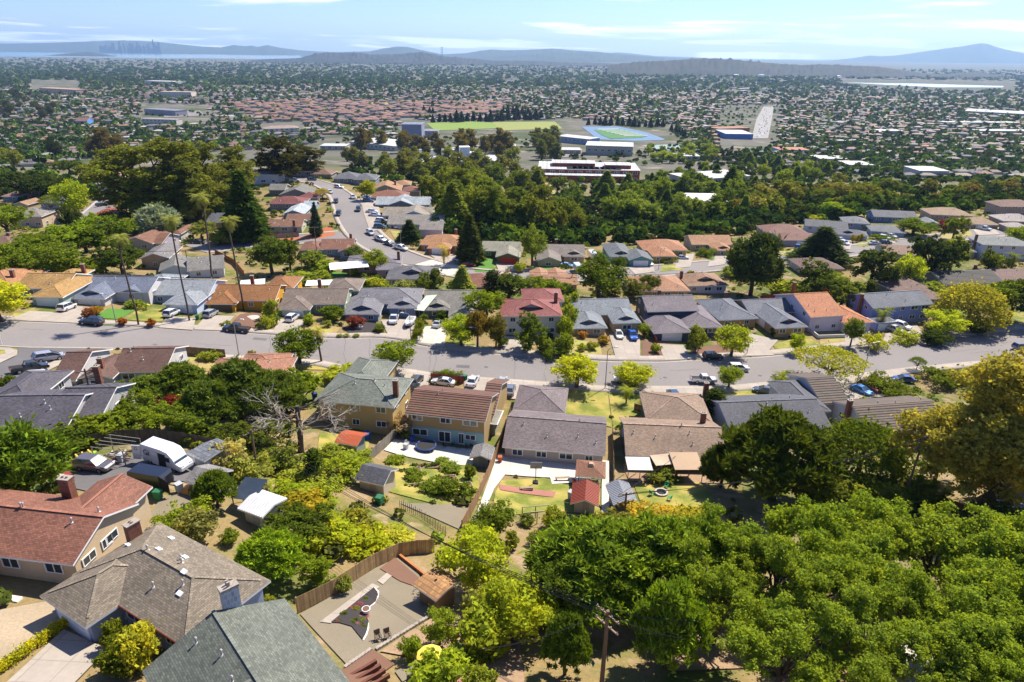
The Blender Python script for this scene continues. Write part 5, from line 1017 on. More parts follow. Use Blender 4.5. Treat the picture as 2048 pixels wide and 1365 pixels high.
patch('avenue', [(1527,214),(1547,214),(1545,232),(1536,278),(1503,278),(1513,238)], pm('bright_avenue', (.22, .21, .19, 1), .85, .05, .1), .6, label='bright straight avenue full of cars on the right plain', maxe=80)
patch('field', [(700,206),(760,203),(800,210),(720,214)], M_dry, .6, maxe=80); patch('field', [(1600,190),(1700,186),(1720,196),(1620,200)], M_dry, .6, maxe=80)
patch('dry_clearing', [(1088,365),(1108,372),(1112,400),(1086,402),(1078,385)], M_dry, .3, label='dry yellow clearing in the wood')
patch('marsh', [(1560,168),(1690,161),(2060,168),(2060,185),(1930,185),(1700,177)], pm('marsh_ground', (.06, .06, .03, 1), .95, .01, .3), 1.0, label='flat brown marsh before the ridge', maxe=400)
def np_in(px, py, poly):
    c = np.zeros(px.shape, bool); n = len(poly)
    for i in range(n):
        (x1, y1), (x2, y2) = poly[i], poly[(i + 1) % n]
        if y1 == y2: continue
        c ^= ((y1 > py) != (y2 > py)) & (px < (x2 - x1) * (py - y1) / (y2 - y1) + x1)
    return c
NEARB = [(-400,345),(0,336),(140,322),(250,318),(420,300),(480,300),(640,285),(700,280),(1110,280),(1290,300),(1480,325),(1660,342),(1800,350),(2048,358),(2500,362)]
EXCL = [[(640,300),(640,270),(795,270),(800,235),(850,240),(1130,238),(1345,250),(1420,300),(1440,310),(1300,330),(1000,340)], [(1440,210),(1560,208),(1560,300),(1430,300)], [(60,160),(160,160),(160,184),(60,184)], [(280,205),(420,210),(420,248),(280,250)], [(1680,158),(2030,162),(2030,182),(1900,184),(1680,172)], [(520,245),(610,240),(610,265),(520,268)]]
REDZ = [(450,204),(640,200),(1010,205),(1005,225),(840,236),(800,245),(610,248),(560,250),(480,225)]
def allowed(X, Y):
    Z = TZ(X, Y); px, py, zc = projn(X, Y, Z + 2); nb = np.interp(px, [p[0] for p in NEARB], [p[1] for p in NEARB])
    ok = (px > -330) & (px < 2380) & (py < nb) & (py > 100)
    for e in EXCL: ok &= ~np_in(px, py, e)
    return ok, px, py, Z
rg = np.random.default_rng(77)
def lattice():
    gx, gy = np.meshgrid(np.arange(-2600, 2600, 17.5), np.arange(330, 3000, 32.0)); gx = gx + rg.uniform(-2.5, 2.5, gx.shape); gy = gy + rg.uniform(-3, 3, gx.shape)
    th = np.where(gx < -150, rad(24), np.where(gx > 550, rad(-14), rad(5)))
    X = gx + (gy - 900) * np.tan(th) * .35; return X.ravel(), gy.ravel(), (th + rg.normal(0, .05, th.shape)).ravel()
HX, HY, HT = lattice(); ok, hpx, hpy, HZ = allowed(HX, HY)
ok &= rg.random(len(HX)) < np.clip(.86 - HY / 9000, .35, 1)
HX, HY, HT, HZ, hpx, hpy = (a[ok] for a in (HX, HY, HT, HZ, hpx, hpy))
ROOFC = np.array([C(h, .5) for h in ('8d8a88','9a8574','a07a62','77757a','b0a598','8a6a58','6c6a6e','b8a890','a8887a','cfcac2','94908e','b48a70')]); WALLC = np.array([C(h, .5) for h in ('d8d0c4','c8c4c0','d8d4d0','c0b09c','b8c0c8','d0bca8')])
def house_tris(L, W, h, r, X, Y, Z, th, rc, wc):
    """vectorised small hip houses: walls and roof with eaves"""
    n = len(X); o = .6; a = L / 2; b = W / 2; d = np.minimum(a, b) * .75
    z0 = np.zeros(n)
    wl = [(-a, -b, z0 - 2), (a, -b, z0 - 2), (a, b, z0 - 2), (-a, b, z0 - 2), (-a, -b, h), (a, -b, h), (a, b, h), (-a, b, h)]
    rf = [(-a - o, -b - o, h - .05), (a + o, -b - o, h - .05), (a + o, b + o, h - .05), (-a - o, b + o, h - .05), (-a + d, z0, h + r), (a - d, z0, h + r)]
    V = np.stack([np.stack(np.broadcast_arrays(*q), -1) for q in wl + rf], 1)
    c, s = np.cos(th)[:, None], np.sin(th)[:, None]
    V = np.stack((V[..., 0] * c - V[..., 1] * s + X[:, None], V[..., 0] * s + V[..., 1] * c + Y[:, None], V[..., 2] + Z[:, None]), -1)
    F = np.array([(0,1,5),(0,5,4),(1,2,6),(1,6,5),(2,3,7),(2,7,6),(3,0,4),(3,4,7),(8,9,13),(8,13,12),(9,10,13),(10,11,12),(10,12,13),(11,8,12)])
    Fa = (F[None] + (np.arange(n) * 14)[:, None, None]).reshape(-1, 3)
    col = np.concatenate([np.repeat(wc[:, None], 8, 1), np.repeat(rc[:, None], 6, 1)], 1)
    return V.reshape(-1, 3), Fa, col.reshape(-1, 4)
n = len(HX); Ls = rg.uniform(11, 17, n); Ws = rg.uniform(8.5, 11, n); hs = np.where(rg.random(n) < .15, 5.2, 2.9); rs = rg.uniform(1.1, 2.0, n)
red = np_in(hpx, hpy, REDZ)
rc = ROOFC[rg.integers(0, len(ROOFC), n)]; rc[red] = np.array(C('94705f', .6)) * rg.uniform(.8, 1.15, (red.sum(), 1)); Ls[red] *= 1.25; hs[red] = 5; wc = WALLC[rg.integers(0, len(WALLC), n)]
rc[:, :3] *= rg.uniform(.8, 1.2, (n, 1)); dist = np.hypot(HX, HY); order = np.argsort(dist + 1e6 * ((hpx < 0) | (hpx > 2048))); NI = 200
ind, rest = order[:NI], order[NI:]
V, F, Cc = house_tris(Ls[rest], Ws[rest], hs[rest], rs[rest], HX[rest], HY[rest], HZ[rest], HT[rest], rc[rest], wc[rest])
tag(ob('distant_houses', np_mesh('distant_houses', V, F, M_attr, 3, Cc)), 'thousands of small houses covering the plain', kind='stuff')
_hm = []
for L_, W_, h_, r_ in ((12, 9, 2.9, 1.5), (14, 10, 2.9, 1.7), (16, 10, 2.9, 1.8), (12, 10, 5.2, 1.6)):
    v, f, c = house_tris(np.array([L_]), np.array([W_]), np.array([h_]), np.array([r_]), np.zeros(1), np.zeros(1), np.zeros(1), np.zeros(1), rc[:1], wc[:1])
    b = MB(); b.add(v, [tuple(t) for t in f[:8]], 1); b.add(v, [tuple(t) for t in f[8:]], 0)
    me = b.mesh('house', [M_shingle, pm('pale_house_wall', (.36, .33, .29, 1), .9)]); _hm.append(me)
for i in ind:
    z = 'left' if hpx[i] < 640 else ('middle' if hpx[i] < 1480 else 'right')
    tone = rc[i]; hue = 'reddish' if tone[0] > tone[2] * 1.9 else ('tan' if tone[0] > tone[2] * 1.3 else ('pale' if tone[1] > .35 else 'grey'))
    o = ob('house', _hm[int(rg.integers(0, 3)) if hs[i] < 4 else 3], None, (HX[i], HY[i], HZ[i]), HT[i], None, tuple(rc[i]))
    tag(o, 'small %s roofed house in the crowded %s plain below the hill' % (hue, z), 'house', 'small %s roofed houses on the %s plain' % (hue, z))
# farther blocks
m = 6300; px = rg.uniform(-310, 2360, m); py = 104 + (225 - 104) * rg.random(m) ** .75
pts = np.array([P(a, b)[:] for a, b in zip(px[:1], py[:1])])
D = np.stack([ray(a, b) for a, b in zip(px, py)]); t = -(CAMZ - 1) / D[:, 2]; X = D[:, 0] * t; Y = D[:, 1] * t
k = (Y > 2300) & (Y < 9600) & (t > 0); X, Y = X[k], Y[k]; ok, _, _, Z = allowed(X, Y); X, Y, Z = X[ok], Y[ok], Z[ok]; n = len(X)
sz = rg.uniform(11, 34, n) * np.clip(Y / 4500, .6, 1.5); ft = rg.random(n) < .16
rc2 = ROOFC[rg.integers(0, len(ROOFC), n)]; rc2[ft] = C('d8d6d2', .7); wc2 = WALLC[rg.integers(0, len(WALLC), n)]
V, F, Cc = house_tris(sz, sz * rg.uniform(.4, .7, n), rg.uniform(3, 7, n), np.where(ft, .3, 2.2), X, Y, Z, rg.uniform(-.3, .5, n), rc2, wc2)
tag(ob('distant_town', np_mesh('distant_town', V, F, M_attr, 3, Cc)), 'far town spread to the shore', kind='stuff')
# trees of the plain
def clumps(X, Y, Z, w, h, col, nq, seed):
    r = np.random.default_rng(seed); n = len(X); d = r.normal(0, 1, (n, nq, 3)); d /= np.linalg.norm(d, axis=2)[..., None]; d[..., 2] = np.abs(d[..., 2]) * 1.1 - .25
    p = d * (.55 + .45 * r.random((n, nq, 1))); p = p * np.stack((w / 2, w / 2, h * .5), -1)[:, None]; p[..., 2] += h[:, None] * .48
    p += np.stack((X, Y, Z), -1)[:, None]
    nn = d + r.normal(0, .5, d.shape); nn /= np.linalg.norm(nn, axis=2)[..., None]; a = np.cross(nn, r.normal(0, 1, d.shape)); a /= np.linalg.norm(a, axis=2)[..., None]; b = np.cross(nn, a)
    s = (w * .26)[:, None, None] * r.uniform(.7, 1.3, (n, nq, 1)); V = np.stack((p - a * s, p + b * s * .8, p + a * s, p - b * s * .8), 2)
    Cl = np.repeat(col[:, None] * r.uniform(.75, 1.25, (n, nq, 1)), 4, 1).reshape(n * nq * 4, 4) if False else np.repeat((col[:, None] * r.uniform(.75, 1.25, (n, nq, 1)))[:, :, None], 4, 2).reshape(-1, 4)
    return V.reshape(-1, 3), np.arange(n * nq * 4).reshape(-1, 4), Cl
GREEN = np.array([C(h, .62) for h in ('4c6a2c','5c7c30','3f5a2a','6c8a34','44562c','36502a','5a6430','7c9a38')])
m = 29000; px = rg.uniform(-310, 2360, m); py = 128 + (352 - 128) * rg.random(m) ** 1.15
D = np.stack([ray(a, b) for a, b in zip(px, py)]); tt = np.geomspace(350, 8000, 160)
tt = tt[::2]; zz = CAMZ + D[:, 2:3] * tt; f = zz - TZ(D[:, :1] * tt, D[:, 1:2] * tt) ; i = np.argmax(f < 0, 1); t = tt[i]; X = D[:, 0] * t + rg.normal(0, 10, m); Y = D[:, 1] * t * rg.uniform(.98, 1.02, m) + rg.normal(0, 14, m)
ok, qx, qy, Z = allowed(X, Y); ok &= (Y > 330); red = np_in(qx, qy, REDZ); ok &= ~(red & (rg.random(m) < .75)); X, Y, Z = X[ok], Y[ok], Z[ok]
w = rg.uniform(5, 12, len(X)) * np.clip(Y / 1800, .8, 1.8); h = w * rg.uniform(.7, 1.25, len(X))
V, F, Cc = clumps(X, Y, Z, w, h, GREEN[rg.integers(0, len(GREEN), len(X))], 16, 5)
tag(ob('plain_trees', np_mesh('plain_trees', V, F, M_farleaf, 4, Cc)), 'street and garden trees scattered over the plain', kind='stuff')
m = 7200; px = rg.uniform(-310, 2360, m); py = 106 + (175 - 106) * rg.random(m); D = np.stack([ray(a, b) for a, b in zip(px, py)]); t = -(CAMZ - 1) / D[:, 2]; X, Y = D[:, 0] * t, D[:, 1] * t
k = (t > 0) & (Y > 2600) & (Y < 9500); X, Y = X[k], Y[k]; ok, _, _, Z = allowed(X, Y); X, Y, Z = X[ok], Y[ok], Z[ok]; w = rg.uniform(14, 42, len(X)); h = rg.uniform(7, 15, len(X))
V, F, Cc = clumps(X, Y, Z, w, h, GREEN[rg.integers(0, len(GREEN), len(X))] * .85, 18, 6)
tag(ob('far_trees', np_mesh('far_trees', V, F, M_farleaf, 4, Cc)), 'hazy trees of the far town', kind='stuff')
# undergrowth filling the woods
X = []; 
for poly, n in (([(690,318),(860,335),(1040,338),(1090,360),(1480,365),(1500,440),(1440,458),(1200,470),(1000,470),(900,455),(830,385),(690,350)], 900), ([(1290,360),(1400,330),(1520,325),(1660,345),(1800,355),(2060,360),(2060,400),(1870,412),(1720,418),(1560,430),(1480,445)], 900), ([(0,340),(230,340),(240,380),(120,395),(0,400)], 160), ([(850,440),(1480,455),(1480,482),(1200,492),(1000,490),(860,470)], 330), ([(1480,430),(1720,415),(1870,405),(2060,395),(2060,408),(1900,425),(1760,425),(1700,440),(1560,452),(1480,470)], 300), ([(240,380),(520,380),(500,440),(240,450)], 110), ([(640,282),(800,262),(845,268),(860,276),(1100,280),(1080,302),(700,302)], 130), ([(1300,304),(1440,292),(1440,326),(1300,330)], 130), ([(1335,262),(1440,262),(1440,290),(1352,288)], 60), ([(1085,312),(1290,306),(1300,328),(1290,332),(1085,326)], 50), ([(1440,210),(1522,210),(1500,255),(1440,255)], 80), ([(1548,210),(1566,210),(1566,305),(1538,305)], 60), ([(60,180),(160,183),(160,190),(60,188)], 30), ([(280,222),(420,226),(420,234),(280,234)], 30), ([(1340,284),(1420,296),(1300,306)], 20)):
    c = 0; xs = [p[0] for p in poly]; ys = [p[1] for p in poly]
    while c < n:
        x, y = RND.uniform(min(xs), max(xs)), RND.uniform(min(ys), max(ys))
        if inpoly(x, y, poly) and not (1080 < x < 1112 and 365 < y < 402): X.append((x, y)); c += 1
W3 = np.array([P(*q)[:] for q in X]); n = len(W3); w = rg.uniform(3, 7, n)
V, F, Cc = clumps(W3[:, 0], W3[:, 1], W3[:, 2], w, w * rg.uniform(.6, 1.0, n), GREEN[rg.integers(0, len(GREEN), n)] * .95, 40, 7)
tag(ob('undergrowth', np_mesh('undergrowth', V, F, M_farleaf, 4, Cc)), 'scrub and undergrowth between the trees of the woods', kind='stuff')
# dark tree rows round the fields
for (x0, y0, x1, y1, nn, hh, lab) in ((862,246,1090,240,20,20,'dark conifer in the row behind the playing fields'), (1172,250,1330,256,14,16,'dark conifer in the row behind the running track'), (1000,232,1060,232,6,22,'dark conifer of the tall clump left of the track'), (845,226,870,226,3,16,'dark conifer of the small clump over the red roofs'), (1340,262,1372,276,5,12,'dark conifer in the row right of the running track'), (1440,318,1490,322,6,10,'clipped dark conifer left of the bright avenue')):
    for k in range(nn):
        t = (k + .5) / nn; b = P(x0 + (x1 - x0) * t + RND.uniform(-2, 2), y0 + (y1 - y0) * t + RND.uniform(-1, 1)); h = hh * RND.uniform(.75, 1.15)
        plant(b, h, h * .5, 'conifer', C('2c4426', .8), '', 'conifer_tree', 'tree', lab, 'conifers: ' + lab[16:])
wood([(0,245),(0,185),(60,180),(120,205),(125,240)], 16, ['euc', 'wood'], ['54542a','4c5a2a','5c6030'], (16,30), (.6,.8), 'hazy eucalyptus in the grove at the left edge of the plain', 'eucalyptus grove at the left edge', 14, 'eucalyptus_tree')
# skyline across the bay
for k in range(34):
    x = 203 + k * 3.55 + RND.uniform(-1, 1); hh = RND.choice((120, 150, 180, 220, 260)) * (1.25 if k in (13, 14, 30) else .9) * (.5 if k % 5 == 4 else 1); wd = RND.uniform(28, 55)
    d = ray(x, 108); t = 16800 / d[1]; b = MB(); b.box(-wd / 2, wd / 2, -wd / 2, wd / 2, -10, hh * .82); b.box(-wd * .38, wd * .38, -wd * .38, wd * .38, hh * .82, hh, t=.8); b.box(-wd * .08, wd * .08, -wd * .08, wd * .08, hh, hh * 1.08)
    tag(b.build('skyscraper', M_any, None, (d[0] * t, 16800, 20), RND.uniform(0, 1), C('6a7688', .7)), 'hazy tower in the city skyline across the bay', 'tower', 'skyline towers across the bay')
b = MB(); d = ray(884, 110); t = 14500 / d[1]
for s in (-14, 14): b.box(s - 4, s + 4, -5, 5, 0, 215)
for z in (60, 110, 160, 205): b.box(-10, 10, -3, 3, z, z + 7)
tag(b.build('bridge_tower', M_any, None, (d[0] * t, 14500, 0), 0, C('6a7688', .7)), 'tall bridge tower in the gap between the blue hills', 'tower')
# refinery by the ridge
for k in range(12):
    x, y = RND.uniform(1470, 1700), RND.uniform(146, 156); p = PZ(x, y, 4); b = MB(); r_ = RND.uniform(14, 24); b.cyl((0, 0), r_, -4, 13, 16); b.cyl((0, 0), r_, 13, 16, 16, r2=2)
    tag(b.build('storage_tank', M_any, None, p, 0, C('e0ded8', .9)), 'white storage tank of the refinery below the dark ridge', 'tank', 'refinery tanks')
for k in range(6):
    p = PZ(1540 + k * 20 + RND.uniform(-5, 5), 152, 4); b = MB(); b.cyl((0, 0), 4, -4, RND.uniform(40, 70), 8, r2=2.5); b.box(-12, 12, -8, 8, -4, 14)
    tag(b.build('refinery_stack', M_any, None, p, 0, C('b0b0b0', .8)), 'slim stack among the refinery tanks', 'chimney', 'refinery stacks')
# ---------------------------------------------------------------- haze: even air round the camera and the whole scene
HAZETOP = max(max((o.matrix_world @ Vector(c)).z for c in o.bound_box) for o in bpy.data.objects if o.type == 'MESH' and o.get('kind') == 'structure') + 25
m, nt_, b_ = new_mat('haze'); nt_.nodes.remove(b_); pv = nd(nt_, 'ShaderNodeVolumePrincipled'); pv.inputs['Color'].default_value = (.42, .66, 1, 1); pv.inputs['Density'].default_value = 3.8e-5; pv.inputs['Anisotropy'].default_value = 0.25
nt_.links.new(pv.outputs[0], [q for q in nt_.nodes if q.type == 'OUTPUT_MATERIAL'][0].inputs['Volume'])
tag(MB().box(-21500, 21500, -200, 26000, -8, HAZETOP).build('haze', m), 'thin blue haze filling the air', kind='stuff')

# ---------------------------------------------------------------- vehicles
def loft(mb, st, mi=0):
    """st: (x, zbottom, ztop, halfwidth)"""
    rings = []
    for x, zb, zt, w in st:
        r = [(w * .9, zb), (w, zb + (zt - zb) * .25), (w, zb + (zt - zb) * .72), (w * .93, zt)]
        rings.append([(x, y, z) for y, z in r] + [(x, -y, z) for y, z in r[::-1]])
    vs = [v for r in rings for v in r]; n = 8; fs = [tuple(range(n))[::-1], tuple((len(st) - 1) * n + k for k in range(n))]
    for i in range(len(st) - 1):
        for k in range(n): fs.append((i * n + k, i * n + (k + 1) % n, (i + 1) * n + (k + 1) % n, (i + 1) * n + k))
    mb.add(vs, fs, mi)
def frust(mb, x0, x1, z0, w0, a0, a1, z1, w1, mi=0):
    vs = [(x0, -w0, z0), (x1, -w0, z0), (x1, w0, z0), (x0, w0, z0), (a0, -w1, z1), (a1, -w1, z1), (a1, w1, z1), (a0, w1, z1)]
    mb.add(vs, [(3, 2, 1, 0), (4, 5, 6, 7), (0, 1, 5, 4), (1, 2, 6, 5), (2, 3, 7, 6), (3, 0, 4, 7)], mi)
def cabin(g, r, x0, x1, z0, w0, a0, a1, z1, w1):
    frust(g, x0, x1, z0, w0, a0, a1, z1, w1); frust(r, a0 - .03, a1 + .03, z1 - .03, w1 + .02, a0 + .1, a1 - .1, z1 + .05, w1 - .08)
    for sy in (-1, 1):
        for (p, q) in (((x0, z0), (a0, z1)), ((x1, z0), (a1, z1)), (((x0 + x1) / 2, z0), ((a0 + a1) / 2, z1))):
            r.beam((p[0], sy * w0, p[1]), (q[0], sy * w1, q[1]), .09, .09)
CARM = {}
def car_model(kind):
    b, g, r = MB(), MB(), MB(); L = {'sedan': 4.7, 'suv': 4.75, 'pickup': 5.6, 'van': 6.1, 'minivan': 5.0}[kind]; h = L / 2; W = .93; wr = .35; wx = L * .29
    if kind == 'sedan':
        loft(b, [(-h, .35, .78, W * .8), (-h + .25, .25, .95, W * .96), (-.9, .22, .97, W), (.7, .22, .93, W), (1.5, .24, .86, W * .98), (h - .3, .26, .76, W * .93), (h, .35, .62, W * .72)])
        cabin(g, r, -1.75, 1.15, .93, W * .9, -1.1, .25, 1.43, W * .68)
    elif kind in ('suv', 'minivan'):
        loft(b, [(-h, .4, .95, W * .86), (-h + .2, .3, 1.08, W * .98), (-.8, .26, 1.08, W), (.8, .26, 1.04, W), (1.5, .28, .98, W * .98), (h - .25, .3, .9, W * .93), (h, .4, .74, W * .75)])
        f = 1.75 if kind == 'minivan' else 1.2
        cabin(g, r, -h + .12, f, 1.04, W * .93, -h + .45, .4, 1.68, W * .76); wr = .37
    elif kind == 'pickup':
        loft(b, [(-h, .5, 1.05, W * .97), (-h + .1, .42, 1.1, W), (-.75, .4, 1.1, W), (1.2, .4, 1.1, W), (1.7, .4, 1.08, W * .99), (h - .2, .42, 1.0, W * .95), (h, .5, .85, W * .82)])
        cabin(g, r, -.75, 1.55, 1.08, W * .94, -.55, .75, 1.8, W * .78); wr = .4
        d = MB(); d.box(-h + .12, -.85, -W * .82, W * .82, 1.085, 1.125); CARM['bed'] = d.mesh('cargo_bed', M_rubber)
    else:
        loft(b, [(-h, .45, 2.45, .98), (-h + .12, .4, 2.62, 1.02), (.2, .4, 2.66, 1.02), (1.2, .4, 2.5, 1.02), (1.75, .42, 2.0, 1.02), (2.2, .42, 1.35, 1.0), (h - .15, .42, 1.1, .96), (h, .5, .85, .85)])
        g.add([(1.28, -.86, 2.42), (1.28, .86, 2.42), (2.24, .9, 1.36), (2.24, -.9, 1.36), (1.24, -.86, 2.38), (1.24, .86, 2.38), (2.2, .9, 1.3), (2.2, -.9, 1.3)], [(0, 1, 2, 3), (4, 7, 6, 5), (0, 3, 7, 4), (1, 5, 6, 2), (0, 4, 5, 1), (3, 2, 6, 7)])
        for s in (-1, 1): g.box(.75, 1.5, s * 1.0 - .04, s * 1.0 + .04, 1.35, 1.95)
        wr = .38; wx = 1.85
    wh = MB(); wh.tube([(0, -.12, 0), (0, .12, 0)], wr, 14); rm = MB(); rm.tube([(0, -.135, 0), (0, .135, 0)], wr * .6, 10)
    lp = MB(); lp.box(-.06, .06, -.2, .2, -.08, .08)
    CARM[kind] = (b.mesh('body', M_paint, False), g.mesh('windows', M_glass), r.mesh('roof_panel', M_paint) if r.f else None, wh.mesh('tyre', M_rubber), rm.mesh('rim', M_chrome), lp.mesh('headlight', M_lamp), lp.mesh('taillight', M_tail), L, wr, wx, W)
for kk in ('sedan', 'suv', 'pickup', 'van', 'minivan'): car_model(kk)
CARS = []
def car(px, py, kind, hexc, head, desc, label=None, dz=0.0, group=None, scale=1.0):
    p = P(px, py); p.z += dz + (.12 if py < 1365 else 0); th = rad(head)
    g = (tz(p.x + 1.3 * math.cos(th), p.y + 1.3 * math.sin(th)) - tz(p.x - 1.3 * math.cos(th), p.y - 1.3 * math.sin(th))) / 2.6
    o = root({'sedan': 'car', 'suv': 'car', 'pickup': 'pickup_truck', 'van': 'van', 'minivan': 'car'}[kind], p, th, label, {'pickup': 'truck', 'van': 'van'}.get(kind, 'car'), group)
    o.rotation_euler = (0, -math.atan(g), th); o.scale = (scale,) * 3
    m = CARM[kind]; col = C(hexc, .8); ob('body', m[0], o, None, 0, None, col); ob('windows', m[1], o)
    if m[2]: ob('roof_panel', m[2], o, None, 0, None, col)
    for sx in (-1, 1):
        for sy in (-1, 1):
            w = ob('wheel', m[3], o, (sx * m[9], sy * (m[10] - .1), m[8])); ob('rim', m[4], w)
    for sy in (-1, 1):
        z = {'sedan': .68, 'suv': .85, 'pickup': .95, 'van': 1.05, 'minivan': .85}[kind]
        ob('headlight', m[5], o, (m[7] / 2 - .13, sy * .62, z)); ob('taillight', m[6], o, (-m[7] / 2 + .06, sy * .72, z + .1))
    if kind == 'pickup': ob('cargo_bed', CARM['bed'], o)
    if not label: TREES.append((o, desc, (px, py)))
    return o
WH, BK, GY, SV = 'f0f0f0', '18181a', '6a6a6e', 'b0b4b8'
for a in (
 (184,650,'suv',BK,178,'black off road car parked at the kerb'), (135,621,'suv',WH,88,'white hatchback on the drive'), (344,633,'suv',WH,86,'white car on the drive'), (422,634,'suv',SV,86,'silver car on the drive'), (473,664,'pickup','201f1d',181,'black pickup parked at the kerb'), (585,642,'suv',WH,84,'white car on the drive'),
 (788,645,'pickup','e8e8ea',272,'white truck on the drive'), (876,653,'sedan','d8d8da',80,'pale saloon on the drive'), (1237,674,'sedan','e4e0d4',272,'cream saloon on the drive'), (1264,676,'pickup','2a6ad0',272,'bright blue truck on the drive'), (1425,719,'suv','1c1c20',8,'black car parked at the kerb'), (1155,722,'sedan','30302e',6,'dark car half hidden by the street tree'),
 (1406,766,'pickup',WH,3,'white crew cab pickup parked on the street'), (1252,766,'pickup',WH,182,'white pickup half under the yellow tree'), (1476,742,'suv',WH,4,'white car driving along the street'), (1803,657,'suv',WH,300,'white estate car on the drive'), (1785,664,'pickup','c8c8c4',300,'silver truck on the drive'), (2042,699,'suv','8890a0',12,'grey car at the right edge of the street'),
 (833,768,'suv','5c564c',78,'brown grey off road car on the near drive'), (822,787,'pickup','26282c',75,'dark truck with its bed in shade'), (886,770,'sedan','dadcdc',170,'silver coupe inside the red fence'), (946,768,'sedan','e8e8e8',80,'white saloon behind the ribbed roof'), (1004,771,'sedan','c0ccd0',82,'pale blue saloon behind the ribbed roof'), (1020,786,'sedan','7c828c',82,'grey saloon beside the ribbed roof'), (1346,797,'suv','3c4c6c',95,'blue car behind the tan garage roof'), (1528,787,'sedan','4c5460',160,'dark grey saloon by the spiky palm'), (1738,780,'suv','a83440',300,'red car in front of the ribbed gabled house'), (1722,786,'sedan','3c88d8',300,'small blue car beside the red one'), (1806,764,'sedan','2a4484',170,'dark blue saloon on the near side drive'),
 (98,722,'minivan','a8aab8',48,'silver minivan at the side street kerb'), (60,744,'pickup','2a2c28',46,'dark pickup with a loaded bed on the side street'), (86,762,'suv','d8d8dc',30,'white car by the corner house garage'),
 (192,940,'suv','6a6466',-12,'grey car parked in the cluttered yard'),
 (347,488,'suv',WH,15,'white car by the turning circle'), (345,501,'suv','5c6c5c',10,'dark green car by the turning circle'), (396,488,'sedan',BK,5,'black car by the turning circle'), (482,476,'suv','24262c',8,'dark car in the redwood shade'), (486,487,'suv','4c5870',170,'blue grey car in the redwood shade'),
 (590,364,'suv',WH,10,'white car near the spur end'), (624,362,'suv','3c4450',20,'dark car near the spur end'), (552,365,'sedan',WH,5,'white car near the white spur house'), (678,377,'suv',WH,-20,'white car on the bend'), (660,387,'sedan','e4e4e4',-60,'white car inside the bend'), (672,406,'suv','2c3038',-80,'dark car left of the bend'), (677,431,'suv','1e2228',-85,'dark car on the left kerb'), (717,422,'suv','303840',-84,'dark car on the right kerb'), (706,398,'suv','d8dce0',-70,'white car on the right kerb'),
 (737,405,'suv','3c5890',0,'blue car on a side drive'), (735,398,'sedan','c8ccd0',0,'pale car on a side drive'), (744,426,'sedan',WH,2,'white car on a side drive'), (750,433,'sedan','e8e8ec',2,'white car beside another on a side drive'), (763,445,'suv',WH,4,'white off road car on a side drive'), (760,457,'suv','2c5874',6,'blue car on the end drive'), (741,469,'suv','d4d4d8',-60,'white car parked at the lower curve'), (760,482,'pickup',WH,-40,'white pickup on the lower curve'), (779,491,'sedan','3c4448',-35,'dark saloon between the white pickups'), (801,500,'pickup',WH,-30,'white pickup at the foot of the curve'),
 (889,502,'suv','20242c',-50,'black car on the paved front yard'), (919,524,'sedan','b8d0ec',-8,'pale blue saloon on the second street'), (938,533,'sedan','c02430',-12,'red saloon on the second street'), (1134,535,'sedan','88b0c8',-20,'light blue saloon by the white trailer'), (1295,531,'suv','e4e4e4',-60,'white car before the teal garage'), (1364,519,'sedan','d8d8dc',-5,'pale car beside the hedged lawn'), (1601,499,'suv','2c58c8',-15,'bright blue car on the second street'), (1620,498,'sedan','286858',-15,'green car beside the bright blue one'), (1688,490,'suv',WH,-70,'white car on the right hand drive'), (1680,484,'suv','d8dcdc',-70,'silver car on the right hand drive'), (1768,479,'suv',WH,-60,'white car by the clipped hedge'), (1781,476,'suv','e0e4e4',-60,'second white car by the clipped hedge'), (1748,490,'sedan','c8ccd0',10,'silver saloon on the right hand street'), (1771,489,'suv','1c1e24',10,'black car on the right hand street'), (1968,461,'pickup','dce4e4',-60,'white pickup before the large tan roofed house'), (1841,480,'sedan','2c3c6c',10,'dark blue saloon on the right hand street'),
 (187,398,'sedan',WH,20,'white car on the lower street'), (238,394,'sedan','505c68',10,'grey car on the lower street'), (247,398,'sedan','38404c',10,'dark car on the lower street'), (203,413,'suv','2c3438',60,'dark car at the foot of the lower street'), (206,382,'suv','a0a09c',5,'grey car before the white garages'), (132,416,'sedan','24282c',5,'black car on the left lane'), (10,357,'sedan',WH,5,'white car at the left edge lane')):
    car(*a)
# the high white van with its open side and rear doors and its lettering
vn = car(338,932,'van','f2f2f4',-22,'', 'white high roof van with blue GI lettering and open side door', scale=1.05)
MB().box(-.2, .85, -1.045, -1.02, .55, 2.2).build('side_opening', M_rubber, vn); MB().box(-1.25, -.25, -1.09, -1.05, .55, 2.2).build('side_door', M_paint, vn, color=C('f2f2f4', .8))
dr = MB().box(-.95, 0, -.04, .04, .5, 2.4).build('rear_door', M_paint, vn, (-3.05, -1.0, 0), rad(22), C('f2f2f4', .8))
def text_mesh(txt, size, mat):
    cu = bpy.data.curves.new('t', 'FONT'); cu.body = txt; cu.size = size; cu.extrude = .004; cu.align_x = 'CENTER'
    t = bpy.data.objects.new('t', cu); COL.objects.link(t); me = bpy.data.meshes.new_from_object(t.evaluated_get(bpy.context.evaluated_depsgraph_get()))
    bpy.data.objects.remove(t); bpy.data.curves.remove(cu); me.materials.clear(); me.materials.append(mat); return me
M_ink = pm('navy_ink', (.015, .03, .11, 1), .5)
t_ = ob('lettering', text_mesh('GI', 1.0, M_ink), vn, (-2.0, -1.1, 1.45)); t_.rotation_euler = (math.pi / 2, 0, 0)
t_ = ob('lettering', text_mesh('G', .6, M_ink), dr, (-.48, -.05, 1.75)); t_.rotation_euler = (math.pi / 2, 0, 0)
